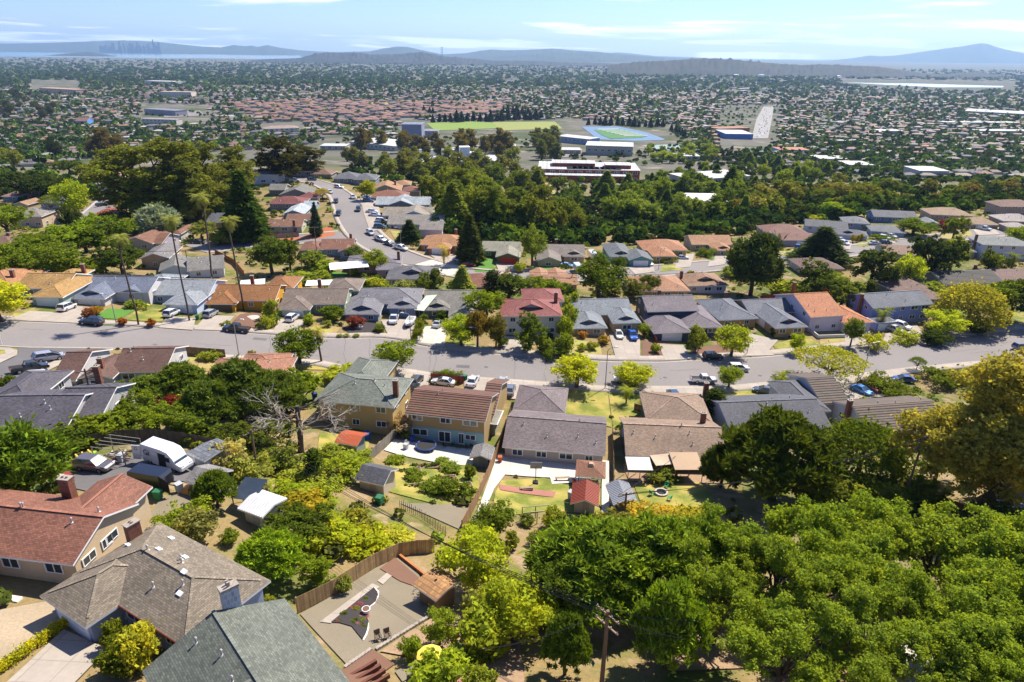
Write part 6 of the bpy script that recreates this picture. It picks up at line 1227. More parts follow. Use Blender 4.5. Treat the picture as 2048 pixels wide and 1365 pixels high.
# trailers, boat
def trailer(px, py, head, L, W, Hh, col, label, dark=False, cat='trailer'):
    p = P(px, py); p.z += .1; o = root('trailer', p, rad(head), label, cat); b = MB(); z0 = .5
    loft(b, [(-L / 2, z0, Hh - .12, W / 2), (-L / 2 + .15, z0, Hh, W / 2), (L / 2 - .3, z0, Hh, W / 2), (L / 2, z0, Hh - .35, W / 2 * .92)]); b.build('body', M_paint, o, color=col)
    MB().beam((L / 2, 0, .5), (L / 2 + 1.2, 0, .5), .1).build('drawbar', M_metal, o, color=(.1, .1, .1, 1))
    for sy in (-1, 1): w = MB().tube([(0, -.1, 0), (0, .1, 0)], .33, 14).build('wheel', M_rubber, o, (-.2, sy * (W / 2 - .02), .33)); MB().tube([(0, -.115, 0), (0, .115, 0)], .19, 10).build('rim', M_chrome, w)
    MB().box(-L / 2 - .03, -L / 2, -W / 2 * .85, W / 2 * .85, z0 + .1, Hh - .2).build('rear_door', M_any, o, color=tuple(c * .8 for c in col[:3]) + (1,))
    return o
trailer(1155,544,-80,4.2,2.2,2.6,C('f0f0f0',.85),'white box trailer parked beside the tan house')
trailer(1184,518,-80,5.0,2.2,2.6,C('e0e0e0',.85),'white caravan between the tan and teal houses')
tr = trailer(306,972,-14,4.6,2.0,2.1,C('24262c',.9),'black enclosed trailer beside the white van')
MB().box(-.04, .04, -.95, .95, .6, 2.2).build('open_door', M_any, tr, (2.9, -1.3, 0), rad(70), C('1c1818', .8))
p = P(820,652); bo = root('boat', p, rad(265), 'white motor boat on a trailer beside the blue grey house', 'boat'); b = MB()
loft(b, [(-2.7, .75, 1.5, .95), (-1, .68, 1.5, 1.05), (.8, .7, 1.55, 1.0), (2.0, .85, 1.6, .7), (2.9, 1.25, 1.65, .12)]); b.build('hull', M_paint, bo, color=C('f0f0f0', .85))
MB().box(-2.2, .6, -.75, .75, 1.5, 1.53).build('cockpit', M_any, bo, color=C('9a9488', .8)); frm = MB(); frm.box(-2.6, 2.4, -.6, .6, .4, .5); frm.beam((2.4, 0, .45), (3.8, 0, .45), .1); frm.box(-1, -.8, -.5, .5, .4, .8); frm.box(1, 1.2, -.5, .5, .4, .85); frm.build('trailer_frame', M_metal, bo, color=(.12, .12, .13, 1))
for sy in (-1, 1): MB().tube([(-.6, sy * .85 - .09, .32), (-.6, sy * .85 + .09, .32)], .32, 12).build('wheel', M_rubber, bo)

# ---------------------------------------------------------------- drives, lawns, patios
PT = patch
for pts in ([(60,624),(126,627),(152,614),(208,619),(172,649),(60,644),(20,640)], [(335,634),(392,638),(386,662),(318,657)], [(413,632),(470,634),(442,663),(388,661)], [(558,640),(614,642),(592,671),(545,668)], [(762,642),(838,638),(818,680),(778,676)], [(1008,674),(1046,676),(1050,708),(1000,704)], [(1218,670),(1280,668),(1280,720),(1232,720)], [(1316,690),(1366,692),(1384,719),(1330,722)], [(1498,668),(1556,682),(1538,702),(1548,712),(1492,713),(1478,692)], [(1688,668),(1740,664),(1732,690),(1690,694)], [(1770,670),(1832,650),(1848,670),(1812,685),(1765,685)],
            [(788,742),(860,750),(850,802),(800,792)], [(928,758),(1056,766),(1050,802),(930,792)], [(1288,778),(1412,778),(1422,812),(1300,810)], [(1660,758),(1800,742),(1812,790),(1690,802)], [(845,500),(905,500),(925,530),(880,525)], [(990,524),(1040,526),(1035,550),(1000,550)], [(1255,535),(1305,530),(1310,545),(1270,550)], [(1355,512),(1390,508),(1380,535),(1350,538)], [(1425,508),(1455,505),(1450,530),(1415,535)], [(1660,480),(1705,480),(1700,500),(1665,505)], [(1760,476),(1795,472),(1790,488),(1765,490)], [(1945,460),(1985,456),(2000,470),(1955,472)], [(720,395),(755,398),(765,460),(740,465),(728,430)]):
    PT('driveway', pts, M_conc, .2)
PT('driveway', [(838,656),(897,651),(888,692),(832,686)], M_conc2, .2, label='pale concrete drive of the dark green house')
for pts, m in (([(28,628),(72,616),(60,634),(36,642),(18,638)], M_lawn), ([(216,618),(270,621),(242,640),(186,637)], M_turf), ([(150,643),(232,648),(228,653),(150,648)], M_turf), ([(272,622),(337,618),(324,645),(252,641)], M_lawn), ([(480,630),(532,622),(534,656),(450,658)], M_mulch), ([(598,652),(682,655),(672,669),(584,664)], M_dry), ([(684,656),(728,645),(765,650),(768,667),(700,669)], M_black), ([(662,672),(722,673),(716,676),(664,676)], M_black), ([(890,660),(940,672),(950,690),(885,694)], M_lawn), ([(1146,680),(1200,688),(1204,712),(1143,708)], M_dry), ([(1284,680),(1312,690),(1328,714),(1284,712)], M_mulch), ([(1386,698),(1452,688),(1474,710),(1380,716)], M_mulch), ([(1545,690),(1612,672),(1642,692),(1552,702)], M_lawn), ([(1640,672),(1692,668),(1690,686),(1640,690)], M_dry), ([(1385,716),(1420,714),(1420,719),(1388,721)], M_lawn), ([(1960,640),(2048,625),(2060,655),(1975,664)], M_lawn), ([(1848,668),(1900,650),(1960,650),(1970,664),(1860,678)], M_soil),
               ([(560,722),(640,727),(676,732),(690,742),(600,740)], M_lawn), ([(622,745),(682,748),(660,772),(598,764)], M_lawn), ([(362,715),(450,720),(440,760),(380,745)], M_dry), ([(755,745),(800,744),(800,752),(760,756)], M_lawn), ([(1110,780),(1214,780),(1224,856),(1165,842),(1112,822)], M_lawn), ([(1217,784),(1292,792),(1302,830),(1250,846),(1226,858)], M_lawn), ([(1450,780),(1560,776),(1520,802),(1450,802)], M_lawn), ([(140,716),(205,706),(222,716),(170,732),(138,730)], M_paver),
               ([(640,868),(742,862),(732,920),(682,952),(628,932)], M_lawn), ([(780,930),(952,925),(962,1000),(880,1012),(778,985)], M_lawn), ([(800,1008),(952,1010),(922,1062),(860,1034)], M_gravel), ([(1003,962),(1088,957),(1150,977),(1200,985),(1200,1032),(1100,1022),(1040,1030),(984,1036),(990,988)], M_lawn), ([(1268,972),(1402,966),(1428,1000),(1402,1022),(1288,1022)], M_lawn), ([(1245,930),(1452,940),(1440,968),(1258,964)], M_soil),
               ([(0,1222),(100,1204),(135,1242),(70,1300),(0,1345),(-60,1370),(-60,1240)], M_sand), ([(320,1002),(420,962),(440,985),(360,1046),(270,1085),(300,1030)], M_gravel), ([(1345,1262),(1550,1240),(1570,1335),(1340,1345)], M_soil), ([(900,1215),(1040,1290),(1050,1375),(960,1400),(900,1330),(760,1305)], M_soil), ([(1760,1290),(1900,1280),(1880,1365),(1740,1400),(1700,1340)], M_conc2), ([(910,1282),(945,1308),(935,1325),(890,1298)], M_turf), ([(845,1370),(905,1310),(945,1340),(900,1400)], M_paver), ([(790,1345),(900,1290),(912,1305),(805,1366)], M_gravel), ([(680,1345),(745,1300),(790,1330),(715,1385)], M_mulch),
               ([(830,530),(890,512),(930,545),(900,552)], M_conc2), ([(940,505),(985,520),(990,545),(950,545)], M_turf), ([(1060,535),(1120,532),(1130,548),(1070,548)], M_turf), ([(1325,528),(1372,524),(1365,540),(1320,545)], M_lawn), ([(605,475),(660,452),(672,470),(640,478),(500,488),(505,482)], M_rmulch), ([(780,462),(830,468),(820,490),(795,488)], M_dry), ([(1540,505),(1590,498),(1580,512),(1535,516)], M_lawn), ([(1715,486),(1745,480),(1742,492),(1716,495)], M_lawn), ([(1880,470),(1940,462),(1945,472),(1885,480)], M_dry), ([(640,560),(665,545),(700,548),(680,562)], M_turf)):
    PT('garden_ground', pts, m, .13)
PT('patio', [(995,908),(1212,930),(1207,952),(1150,967),(1104,970),(1100,957),(1010,951),(988,980),(958,1048),(944,1052),(978,960)], M_conc2, .16, label='wide white concrete patio behind the speckled roof house')
PT('garden_path', [(1204,922),(1219,924),(1219,1048),(1203,1048)], M_conc2, .18); PT('garden_path', [(998,971),(1112,986),(1107,997),(1000,982)], M_paver, .2)
PT('patio', [(788,880),(986,905),(978,932),(900,932),(800,912),(768,902)], M_conc2, .16, label='cluttered pale patio behind the ribbed roof house')
PT('yard', [(148,950),(250,915),(392,902),(432,935),(380,965),(300,965),(200,990),(148,978)], M_asph2, .12, label='dark asphalt yard full of vehicles')
PT('driveway', [(128,1262),(216,1302),(120,1400),(-20,1400)], M_conc, .2, label='concrete drive of the shingled house in shade')
PT('gravel_yard', [(600,1230),(668,1192),(751,1138),(800,1115),(820,1122),(850,1172),(905,1205),(752,1300),(700,1338)], M_gravel, .12, label='raked gravel yard behind the green roofed house')
PT('garden_path', [(640,1247),(745,1170),(760,1177),(662,1250)], M_conc, .2); PT('garden_path', [(755,1165),(790,1135),(800,1140),(766,1172)], M_conc, .2)
PT('flower_bed', [(662,1248),(748,1178),(757,1192),(752,1206),(728,1226),(738,1246),(734,1266),(726,1283),(704,1256),(680,1249)], M_black, .22, label='dark curved flower bed in the gravel yard'); PT('flower_bed', [(760,1140),(790,1118),(850,1168),(842,1180),(800,1165)], M_mulch, .2)
# flowers of the bed
for k in range(26):
    t = RND.random(); x = 668 + 72 * t + RND.uniform(-6, 6); y = 1246 - 55 * t + RND.uniform(-4, 10)
    if k > 14: x, y = RND.uniform(700, 732), RND.uniform(1232, 1268)
    if not inpoly(x, y, [(666,1247),(746,1180),(755,1192),(750,1206),(728,1224),(736,1246),(732,1266),(725,1278),(704,1254)]): continue
    plant(P(x, y), RND.uniform(.25, .45), RND.uniform(.4, .7), 'shrub', C(RND.choice(('7c9034','6c8030','c87c8c','d8a0a8','8c9c3c')), .8), '', 'garden_plant', 'plant', 'small flowering plant in the dark curved bed of the gravel yard', 'plants of the curved bed')
# ---------------------------------------------------------------- fences, board by board
def fence(px, h, bw, col, label, post=2.4, name='fence', world=None, cap=False):
    W = [Vector(p) for p in world] if world else [P(*p) for p in px]; o = root(name, W[0], 0, label, 'fence'); o.color = col
    bm_ = MB().box(-bw / 2 + .008, bw / 2 - .008, -.012, .012, -.15, h).mesh('board', M_wood); pm_ = MB().box(-.06, .06, -.05, .05, -.3, h + .06).mesh('post', M_wood)
    cnt = 0
    for a, b in zip(W, W[1:]):
        d = Vector((b.x - a.x, b.y - a.y)); L = d.length; th = math.atan2(d.y, d.x); n = max(1, int(L / bw)); side = Vector((-d.y, d.x)).normalized() * .06
        X = np.linspace(a.x, b.x, n + 1); Y = np.linspace(a.y, b.y, n + 1); Z = TZ(X, Y)
        for i in range(n):
            if cnt >= 290: break
            cnt += 1; k = RND.uniform(.72, 1.2); q = ob('board', bm_, o, Vector(((X[i] + X[i + 1]) / 2, (Y[i] + Y[i + 1]) / 2, Z[i] + RND.uniform(-.02, .02))) - W[0], th, (L / n / bw, 1, 1), tuple(min(1, c * k) for c in col[:3]) + (1,))
        m = max(1, int(L / post))
        for i in range(m + 1):
            t = i / m; x, y = a.x + d.x * t + side.x, a.y + d.y * t + side.y; ob('post', pm_, o, Vector((x, y, tz(x, y))) - W[0], th, None, col)
        for z in (.35, h - .3):
            rl = MB(); rl.beam(Vector((a.x + side.x * .6, a.y + side.y * .6, tz(a.x, a.y) + z)) - W[0], Vector((b.x + side.x * .6, b.y + side.y * .6, tz(b.x, b.y) + z)) - W[0], .05, .09); rl.build('rail', M_wood, o, color=col)
    return o
WD, RW, GW = C('a4875e', .85), C('9c4a34', .75), C('8c8478', .75)
fence([(597,1228),(668,1192),(715,1160),(751,1137),(800,1114),(835,1108),(868,1106)], 1.9, .2, WD, 'tall weathered board fence curving behind the gravel yard')
fence([(925,1066),(940,1035),(955,1005),(985,935),(1010,870),(1022,835)], 1.9, .24, C('94724e', .8), 'long brown board fence left of the wide white patio')
fence([(736,926),(770,896),(800,866),(816,834)], 1.8, .24, GW, 'grey board fence between the yellow and ribbed roof houses')
fence([(1224,868),(1226,930),(1227,1000),(1228,1050)], 1.8, .26, C('6c5c48', .8), 'shaded board fence between the two long low houses')
fence([(178,898),(250,886),(330,886),(440,906),(482,932)], 2.0, .3, C('5c5046', .8), 'dark board fence behind the cluttered yard')
fence([(362,710),(451,716)], 1.8, .26, C('84663f', .75), 'brown board fence beside the street behind the pines'); fence([(862,762),(926,768)], 1.7, .26, RW, 'red brown fence round the silver coupe')
fence([(1520,604),(1600,594),(1690,585)], 1.8, .3, RW, 'red fence behind the tan and lavender houses'); fence([(1700,585),(1715,572)], 1.6, .3, RW, 'short red fence end behind the blue house')
fence([(165,562),(260,562),(330,566)], 1.8, .4, GW, 'long grey fence behind the slate roofed house'); fence([(0,545),(60,541),(120,545)], 1.8, .4, RW, 'red fence behind the houses at the left edge')
fence([(512,480),(598,474)], 1.6, .35, C('a08a74', .8), 'low tan fence of the fenced corner bungalow'); fence([(430,508),(470,530),(488,552)], 1.6, .3, C('9c5c34', .8), 'sloping timber fence beside the deck steps')
fence([(960,842),(990,800)], 1.5, .26, RW, 'red fence beside the ribbed garage'); fence([(1268,822),(1290,828)], 1.6, .24, C('6c3028', .8), 'dark red fence beside the tan garage roof'); fence([(1300,660),(1312,690)], 1.6, .3, C('b04434', .8), 'red fence left of the slate garage')
fence([(1850,1000),(1945,1040)], 1.7, .3, C('8c5a34', .8), 'rust timber fence under the huge eucalyptus'); fence([(1020,545),(1000,560)], 1.4, .3, WD, 'short fence by the round dark tree')
def picket(px, h, col, label, gap=.35):
    W = [P(*p) for p in px]; o = root('fence', W[0], 0, label, 'fence'); me = MB().box(-.05, .05, -.02, .02, -.15, h, t=.6).mesh('picket', M_wood)
    for a, b in zip(W, W[1:]):
        L = (b - a).length; n = int(L / gap)
        for i in range(n):
            q = a.lerp(b, i / n); q.z = tz(q.x, q.y); ob('picket', me, o, q - W[0], RND.uniform(0, 1), (1, 1, RND.uniform(.8, 1.15)), col)
        r = MB(); r.beam(Vector((0, 0, h * .5)) + a - W[0], Vector((0, 0, h * .5)) + b - W[0], .04); r.build('rail', M_wood, o, color=col)
picket([(800,1016),(840,1035),(895,1075)], 1.3, C('7c7058', .8), 'leaning picket fence below the vegetable garden'); picket([(722,1060),(800,1068),(815,1075)], 1.1, C('6c5c48', .8), 'row of thin stakes on the dry slope', 1.6)
# white patio wall, retaining blocks, edging
def wallrun(px, h, t, mat, col, label, name='garden_wall', cat='wall'):
    W = [P(*p) for p in px]; b = MB()
    for a, c in zip(W, W[1:]): b.beam(a - W[0] + Vector((0, 0, h / 2 - .1)), c - W[0] + Vector((0, 0, h / 2 - .1)), t, h + .2)
    return tag(b.build(name, mat, None, W[0], 0, col), label, cat)
wallrun([(1604,652),(1636,678),(1690,676)], 1.0, .18, M_wall, C('e0dcd8', .8), 'low white patio wall before the lavender house')
wallrun([(790,1108),(856,1160),(900,1190)], .5, .25, M_wood, C('b87848', .8), 'orange timber edging behind the plywood shed', 'timber_edging', 'edging')
wallrun([(748,1178),(757,1186),(756,1196),(748,1210),(731,1222)], .18, .12, M_trim, None, 'upper white curved kerb of the flower bed', 'kerb', 'kerb'); wallrun([(729,1232),(736,1244),(737,1258),(733,1272),(726,1284)], .18, .12, M_trim, None, 'lower white curved kerb of the flower bed', 'kerb', 'kerb')
blk = MB().box(-.2, .2, -.14, .14, -.25, .3, t=.94).mesh('block', M_conc); a, b = P(752,1302), P(906,1207); L = (b - a).length; n = int(L / .44); bw_ = root('block_wall', a, 0, 'row of pale concrete blocks edging the gravel yard', 'wall'); th = math.atan2(b.y - a.y, b.x - a.x)
for i in range(n): q = a.lerp(b, (i + .5) / n); q.z = tz(q.x, q.y); ob('block', blk, bw_, q - a, th + RND.uniform(-.06, .06))
a, b = P(690,1338), P(742,1302); n = 8; bw_ = root('block_wall', a, 0, 'short row of pale blocks by the timber steps', 'wall')
for i in range(n): q = a.lerp(b, (i + .5) / n); q.z = tz(q.x, q.y); ob('block', blk, bw_, q - a, math.atan2(b.y - a.y, b.x - a.x) + RND.uniform(-.06, .06))
# ---------------------------------------------------------------- sheds and garden buildings
def shed(label, roof, wall, wings, rot=None, pitch=.3, tin=False, name='shed'):
    o, ws = house(label, label, roof, wall, wings, rot=rot, vents=0, detail=1, name=name, cat='shed', pitch=pitch, wwin=False, rmat=M_any if tin else None)
    LAND.pop(); w = ws[0]
    MB().box(-.45, .45, -.03, .03, 0, 1.85).build('door', M_any, o, ((w.x0 + w.x1) / 2 + .2, w.y0 - .03, .05), 0, tuple(c * .8 for c in C(wall, .72)[:3]) + (1,))
    if tin:
        rb = MB(); X = np.arange(w.x0 - .4, w.x1 + .5, .35) if w.k == 'gx' else np.arange(w.y0 - .4, w.y1 + .5, .35)
        for x in X:
            c = (w.y0 + w.y1) / 2 if w.k == 'gx' else (w.x0 + w.x1) / 2; lo, hi = (w.y0, w.y1) if w.k == 'gx' else (w.x0, w.x1)
            for e in (lo - .5, hi + .5):
                f = (lambda u, z: (x, u, z)) if w.k == 'gx' else (lambda u, z: (u, x, z)); zc_ = w.e + w.s * (hi - lo) / 2 + .03
                rb.beam(f(c, zc_), f(e, w.e - w.s * .5 + .03), .06, .05)
        rb.build('roof_ribs', M_tin, o, color=C(roof, .6))
    return o, ws
shed('plywood shed with tan sloping roof in the gravel yard', 'b98a58', '8c7458', [(838,1166,874,1190,2.3,2.3,'gx')], pitch=.12)
shed('white metal shed with white roof at the edge of the thicket', 'f0f0f0', 'd8d4c4', [(487,1012,526,1026,2.8,2.2,'gx')], pitch=.22, tin=True)
shed('cream shed with dark grey roof by the vegetable garden', '66666c', 'd4c4a8', [(718,952,766,963,3.2,2.1,'gx')], pitch=.5)
shed('small shed with rusty orange roof behind the yellow house', 'c8643c', '98a090', [(677,880,712,886,2.8,2.0,'gx')], pitch=.3, tin=True)
shed('grey shed beside the fence on the cluttered patio', '8c8884', '98948c', [(946,912,976,915,3.0,2.1,'gy')], rot=-8, pitch=.4)
shed('rusty barn shaped shed with red corrugated roof on the lawn', 'a8503c', 'b8b0a4', [(1149,1002,1190,1006,4.2,2.0,'gy')], pitch=.45, tin=True)
shed('grey metal shed with corrugated roof beside the shaded fence', 'a8acb4', '8c8c90', [(1234,1004,1268,1002,4.0,2.1,'gy')], pitch=.45, tin=True)
shed('grey barn roofed shed in the cluttered yard', '9c9894', '98a0ac', [(380,956,420,966,2.8,2.3,'gx')], pitch=.45)
shed('white and blue metal shed beside the white van', '7c8088', 'c8ccd8', [(386,903,412,916,3.2,2.1,'gx')], pitch=.12)
shed('pale lean to at the side of the ribbed roof house', 'a09c90', 'b0ac9c', [(970,845,990,848,4,2.4,'flat')], rot=-11)
shed('white walled store under trees at the right edge', 'c8ccd8', 'c4c8d4', [(2000,1000,2070,1030,5,2.6,'flat')])
def canopy(label, roof, posts_col, A, B, depth, h, slope=0.0, mat=None, name='canopy'):
    pa, pb = P(A[0], A[1], h), P(B[0], B[1], h); zb = tz(pa.x, pa.y); pa, pb = PZ(A[0], A[1], zb + h), PZ(B[0], B[1], zb + h); th = math.atan2(pb.y - pa.y, pb.x - pa.x); L = (pb - pa).length
    o = root(name, (pa.x, pa.y, zb), th, label, 'canopy'); n, m = 6, 4; V = []; F = []
    for i in range(n + 1):
        for j in range(m + 1): V.append((L * i / n, depth * j / m, h + slope * depth * j / m - (.12 * math.sin(math.pi * i / n) * math.sin(math.pi * j / m) if mat else 0)))
    mb = MB(); mb.add(V, [(i * (m + 1) + j, (i + 1) * (m + 1) + j, (i + 1) * (m + 1) + j + 1, i * (m + 1) + j + 1) for i in range(n) for j in range(m)]); me = mb.mesh('roof', mat or M_any)
    q = ob('roof', me, o, None, 0, None, roof); md = q.modifiers.new('t', 'SOLIDIFY'); md.thickness = .06
    for x in (.1, L / 2, L - .1):
        for y in (.1, depth - .1): MB().box(-.05, .05, -.05, .05, -.3, h + slope * y - .04).build('post', M_wood, o, (x, y, 0), 0, posts_col)
canopy('white patio cover between the green and orange back gardens', C('e8eaec', .85), WD, (660,540), (738,534), 6, 2.6, .05, name='patio_cover')
canopy('long pale patio roof between the blue grey and dark green houses', C('b8c4b0', .85), WD, (828,620), (848,622), 11, 2.5, .1, name='patio_cover'); canopy('brown awning on the shaded back porch', C('a88c6c', .8), WD, (1350,940), (1408,940), 4.2, 2.4, .12, name='awning')
canopy('white tarpaulin shelter behind the tan roofed house', C('c4c4c4', .85), WD, (1256,940), (1306,941), 3.4, 2.5, .05, M_cloth, 'tarpaulin_shelter'); canopy('beige shade sail beside the tarpaulin shelter', C('b8a48c', .85), WD, (1312,932), (1350,928), 2.6, 2.5, .1, M_cloth, 'shade_sail')
canopy('solar panels tilted over a lean to by the white shed', C('8c98ac', .8), WD, (462,996), (508,1002), 3.2, 1.7, .22, M_glass, 'solar_table'); canopy('white patio roof behind the mustard yellow house', C('e4e4e2', .85), WD, (480,572), (530,568), 4, 2.5, .05, name='patio_cover'); canopy('white patio roof behind the sage green house', C('dcdcda', .85), WD, (610,572), (672,570), 4, 2.5, .05, name='patio_cover')
g, ws = shed('brown gazebo with tiered hip roof on the patio', '9a6a50', '4c3c30', [(1158,946,1204,950,3.4,2.3,'hip')], pitch=.35, name='gazebo'); w = ws[0]
for c_ in list(g.children):
    if c_.name.startswith(('wall', 'door')): bpy.data.objects.remove(c_)
for x in (w.x0, w.x1):
    for y in (w.y0, w.y1): MB().box(-.07, .07, -.07, .07, -.2, w.e).build('post', M_wood, g, (x, y, 0), 0, C('4c3c30', .8))
cx, cy = (w.x0 + w.x1) / 2, (w.y0 + w.y1) / 2; zt = roofz(w, cx, cy); MB().box(-.6, .6, -.6, .6, zt - .35, zt + .25, t=.5).build('top_tier', M_any, g, (cx, cy, 0), 0, C('b89478', .8))
for x in np.linspace(w.x0, w.x1, 8)[1:-1]: MB().box(-.03, .03, -.03, .03, 0, 2.1).build('lattice_bar', M_any, g, (x, w.y0, 0), 0, C('d8d4cc', .8))
for z in (.7, 1.4): MB().box(w.x0, w.x1, w.y0 - .03, w.y0 + .03, z, z + .06).build('lattice_rail', M_any, g, None, 0, C('d8d4cc', .8))
# ---------------------------------------------------------------- extra parts on the near houses
def on(short): return HOUSES[short]
o, ws = on('ribbed-roof two storey house'); w = ws[0]; X = w.x1 - w.x0
MB().box(w.x0 + .02, w.x1 - .02, w.y0 - .06, w.y0 - .02, -1, 2.5).build('blue_render', M_wall, o, color=C('9cc0c4', .7))
for fx, z, ww, hh in ((.12, 4.3, 1.9, 1.2), (.5, 4.3, 2.0, 1.2), (.82, 4.3, 2.6, 1.2), (.15, 1.5, 2.8, 1.2), (.82, 1.5, 1.9, 1.0)): window(o, w.x0 + X * fx, w.y0 - .06, z, ww, hh)
for fx, ww in ((.48, 2.2), (.7, .95)): window(o, w.x0 + X * fx, w.y0 - .06, 1.1, ww, 2.1)
for short, idx in (('ribbed-roof two storey house', (0, 1)), ('ribbed-roof gabled house', (0, 1)), ('ribbed black-roofed house', (0,))):
    o, ws = on(short)
    for i in idx:
        w = ws[i]; c = (w.y0 + w.y1) / 2; n = 11; rcol = [q for q in o.children if q.name.startswith('roof') and not q.name.startswith('roof_v')][0].color[:]
        for k in range(n):
            for sg in (-1, 1):
                y = c + sg * ((w.y1 - w.y0) / 2 + .5) * (k + .5) / n; z = w.e + w.s * ((w.y1 - w.y0) / 2 - abs(y - c)); dy = ((w.y1 - w.y0) / 2 + .5) / n
                b = MB(); y0, y1 = y - sg * dy / 2, y + sg * dy / 2; x0, x1 = w.x0 - .38, w.x1 + .38
                b.add([(x0, y0, z + w.s * dy / 2 + .02), (x1, y0, z + w.s * dy / 2 + .02), (x1, y1, z - w.s * dy / 2 + .1), (x0, y1, z - w.s * dy / 2 + .1), (x1, y1, z - w.s * dy / 2), (x0, y1, z - w.s * dy / 2)], [(0, 1, 2, 3), (3, 2, 4, 5)])
                b.build('roof_course', M_tile, o, color=tuple(v * RND.uniform(.92, 1.08) for v in rcol[:3]) + (1,))
o, ws = on('shingled hip-roof house'); w = ws[0]
for fx, fy in ((.22, .9), (.32, .62), (.5, .72), (.66, .5), (.04, .55), (.75, .3)):
    x, y = w.x0 + (w.x1 - w.x0) * fx, w.y0 + (w.y1 - w.y0) * fy; s_ = ob('skylight', UM['sky'], o, (x, y, roofz(w, x, y) + .06), 0, .6); s_.rotation_euler = ((-1 if fy > .5 else 1) * math.atan(w.s), 0, 0)
ob('gutter', MB().tube([(5.8, -.58, 2.55), (14.5, -.58, 2.55)], .07, 8).mesh('gutter', M_metal), o, None, 0, None, C('7c3c2c', .8))
c_ = ob('chimney', UM['stack'], o, (-.55, 5.2, -1), 0, (.7, 1.2, 5.2), C('94604c', .62)); ob('chimney_cap', UM['cap'], c_, (0, 0, 1), 0, (1, 1, .16))
o, ws = on('green-roofed foreground house'); c_ = ob('chimney', UM['stack'], o, (-.7, 6.4, -1), 0, (.7, 1.3, 7.0), C('c4c8d0', .62)); ob('chimney_cap', UM['cap'], c_, (0, 0, 1), 0, (1, 1, .3), C('b0603c', .8))
o, ws = on('cream foreground house'); c_ = ob('chimney', UM['stack'], o, (10.2, 8.1, 0), 0, (1.1, .8, 5.0), C('94604c', .62)); ob('chimney_cap', UM['cap'], c_, (0, 0, 1), 0, (1, 1, .18))
MB().box(10.8, 16.9, -.3, -.03, 2.45, 2.62).build('gutter', M_trim, o)
for y in (1.6, 4.6): window(o, 17.02, y, 1.5, 1.7, .9, math.pi / 2)
# boulders of decoration on house fronts: porch steps of the cream house
MB().box(7.6, 10.0, -3.2, -2.6, -.1, .35).build('planter_box', M_trim, o, (3.6, 0, 0))
# ---------------------------------------------------------------- yard furniture
def at_px(px, py): p = P(px, py); p.z = tz(p.x, p.y) + .17; return p
o = root('trampoline', at_px(852, 900), 0, 'round black trampoline with blue pad on the cluttered patio', 'trampoline'); MB().cyl((0, 0), 1.5, .68, .72, 28).build('mat', M_rubber, o)
b = MB(); b.tube([(1.62 * math.cos(a), 1.62 * math.sin(a), .72) for a in np.linspace(0, 2 * math.pi, 29)], .12, 6, cap=False); b.build('safety_pad', M_any, o, color=C('2c4c8c', .8))
for k in range(6): a = k * math.pi / 3; MB().tube([(1.6 * math.cos(a), 1.6 * math.sin(a), 0), (1.6 * math.cos(a), 1.6 * math.sin(a), .72)], .04, 6).build('leg', M_metal, o, color=(.3, .3, .3, 1))
o = root('basketball_hoop', at_px(1071, 968), rad(-90), 'portable basketball hoop on the white patio', 'hoop'); MB().box(-.5, .5, -.4, .4, 0, .25, t=.85).build('base', M_rubber, o); MB().tube([(0, 0, .2), (0, 0, 3.2)], .06, 8).build('pole', M_metal, o, color=(.15, .15, .16, 1)); MB().box(.3, .35, -.9, .9, 2.8, 3.9).build('backboard', M_any, o, color=C('c8ccd0', .5)); MB().beam((0, 0, 3.1), (.32, 0, 3.2), .06).build('arm', M_metal, o)
b = MB(); b.tube([(.6 + .23 * math.cos(a), .23 * math.sin(a), 3.0) for a in np.linspace(0, 6.283, 17)], .02, 5, cap=False); b.build('rim', M_any, o, color=C('d0582c', .8))
def bench(px, py, rz, label, L=1.8):
    o = root('bench', at_px(px, py), rz, label, 'bench')
    for y in (-.16, 0, .16): MB().box(-L / 2, L / 2, y - .07, y + .07, .42, .46).build('seat_board', M_wood, o, color=C('a08c70', .8))
    for x in (-L * .4, L * .4): MB().box(x - .05, x + .05, -.2, .2, 0, .42).build('leg', M_wood, o, color=C('8c7858', .8))
bench(1125, 962, .1, 'wooden bench at the edge of the white patio', 2.4); bench(1054, 982, .1, 'wooden bench on the red paver strip', 2.0)
o = root('fire_pit', at_px(1322, 990), 0, 'round stone fire pit on the lawn', 'fire pit')
for k in range(14): a = k * 2 * math.pi / 14; MB().box(-.2, .2, -.14, .14, -.1, .4, t=.92).build('stone', M_conc2, o, (.85 * math.cos(a), .85 * math.sin(a), 0), a + math.pi / 2)
MB().cyl((0, 0), .7, 0, .08, 16).build('ash_bed', M_black, o)
def chair(px, py, rz, col, label, name='chair', dz=0):
    o = root(name, at_px(px, py), rz, label, 'chair'); MB().box(-.27, .27, -.25, .25, .38, .44).build('seat', M_any, o, color=col); bk = MB(); bk.box(-.27, .27, .2, .26, .44, .95); q = bk.build('backrest', M_any, o, color=col); q.rotation_euler = (-.12, 0, 0)
    for x in (-.24, .24):
        for y in (-.22, .22): MB().box(x - .025, x + .025, y - .025, y + .025, 0, .38).build('leg', M_metal, o, color=(.12, .12, .12, 1))
        MB().box(x - .03, x + .03, -.25, .24, .6, .64).build('armrest', M_any, o, color=col)
GC = C('2c9c6c', .8)
for x, y, r, l in ((1303, 992, 2.2, 'green garden chair left of the fire pit'), (1332, 978, -.6, 'green garden chair behind the fire pit'), (1338, 1002, -2.2, 'green garden chair right of the fire pit')): chair(x, y, r, GC, l)
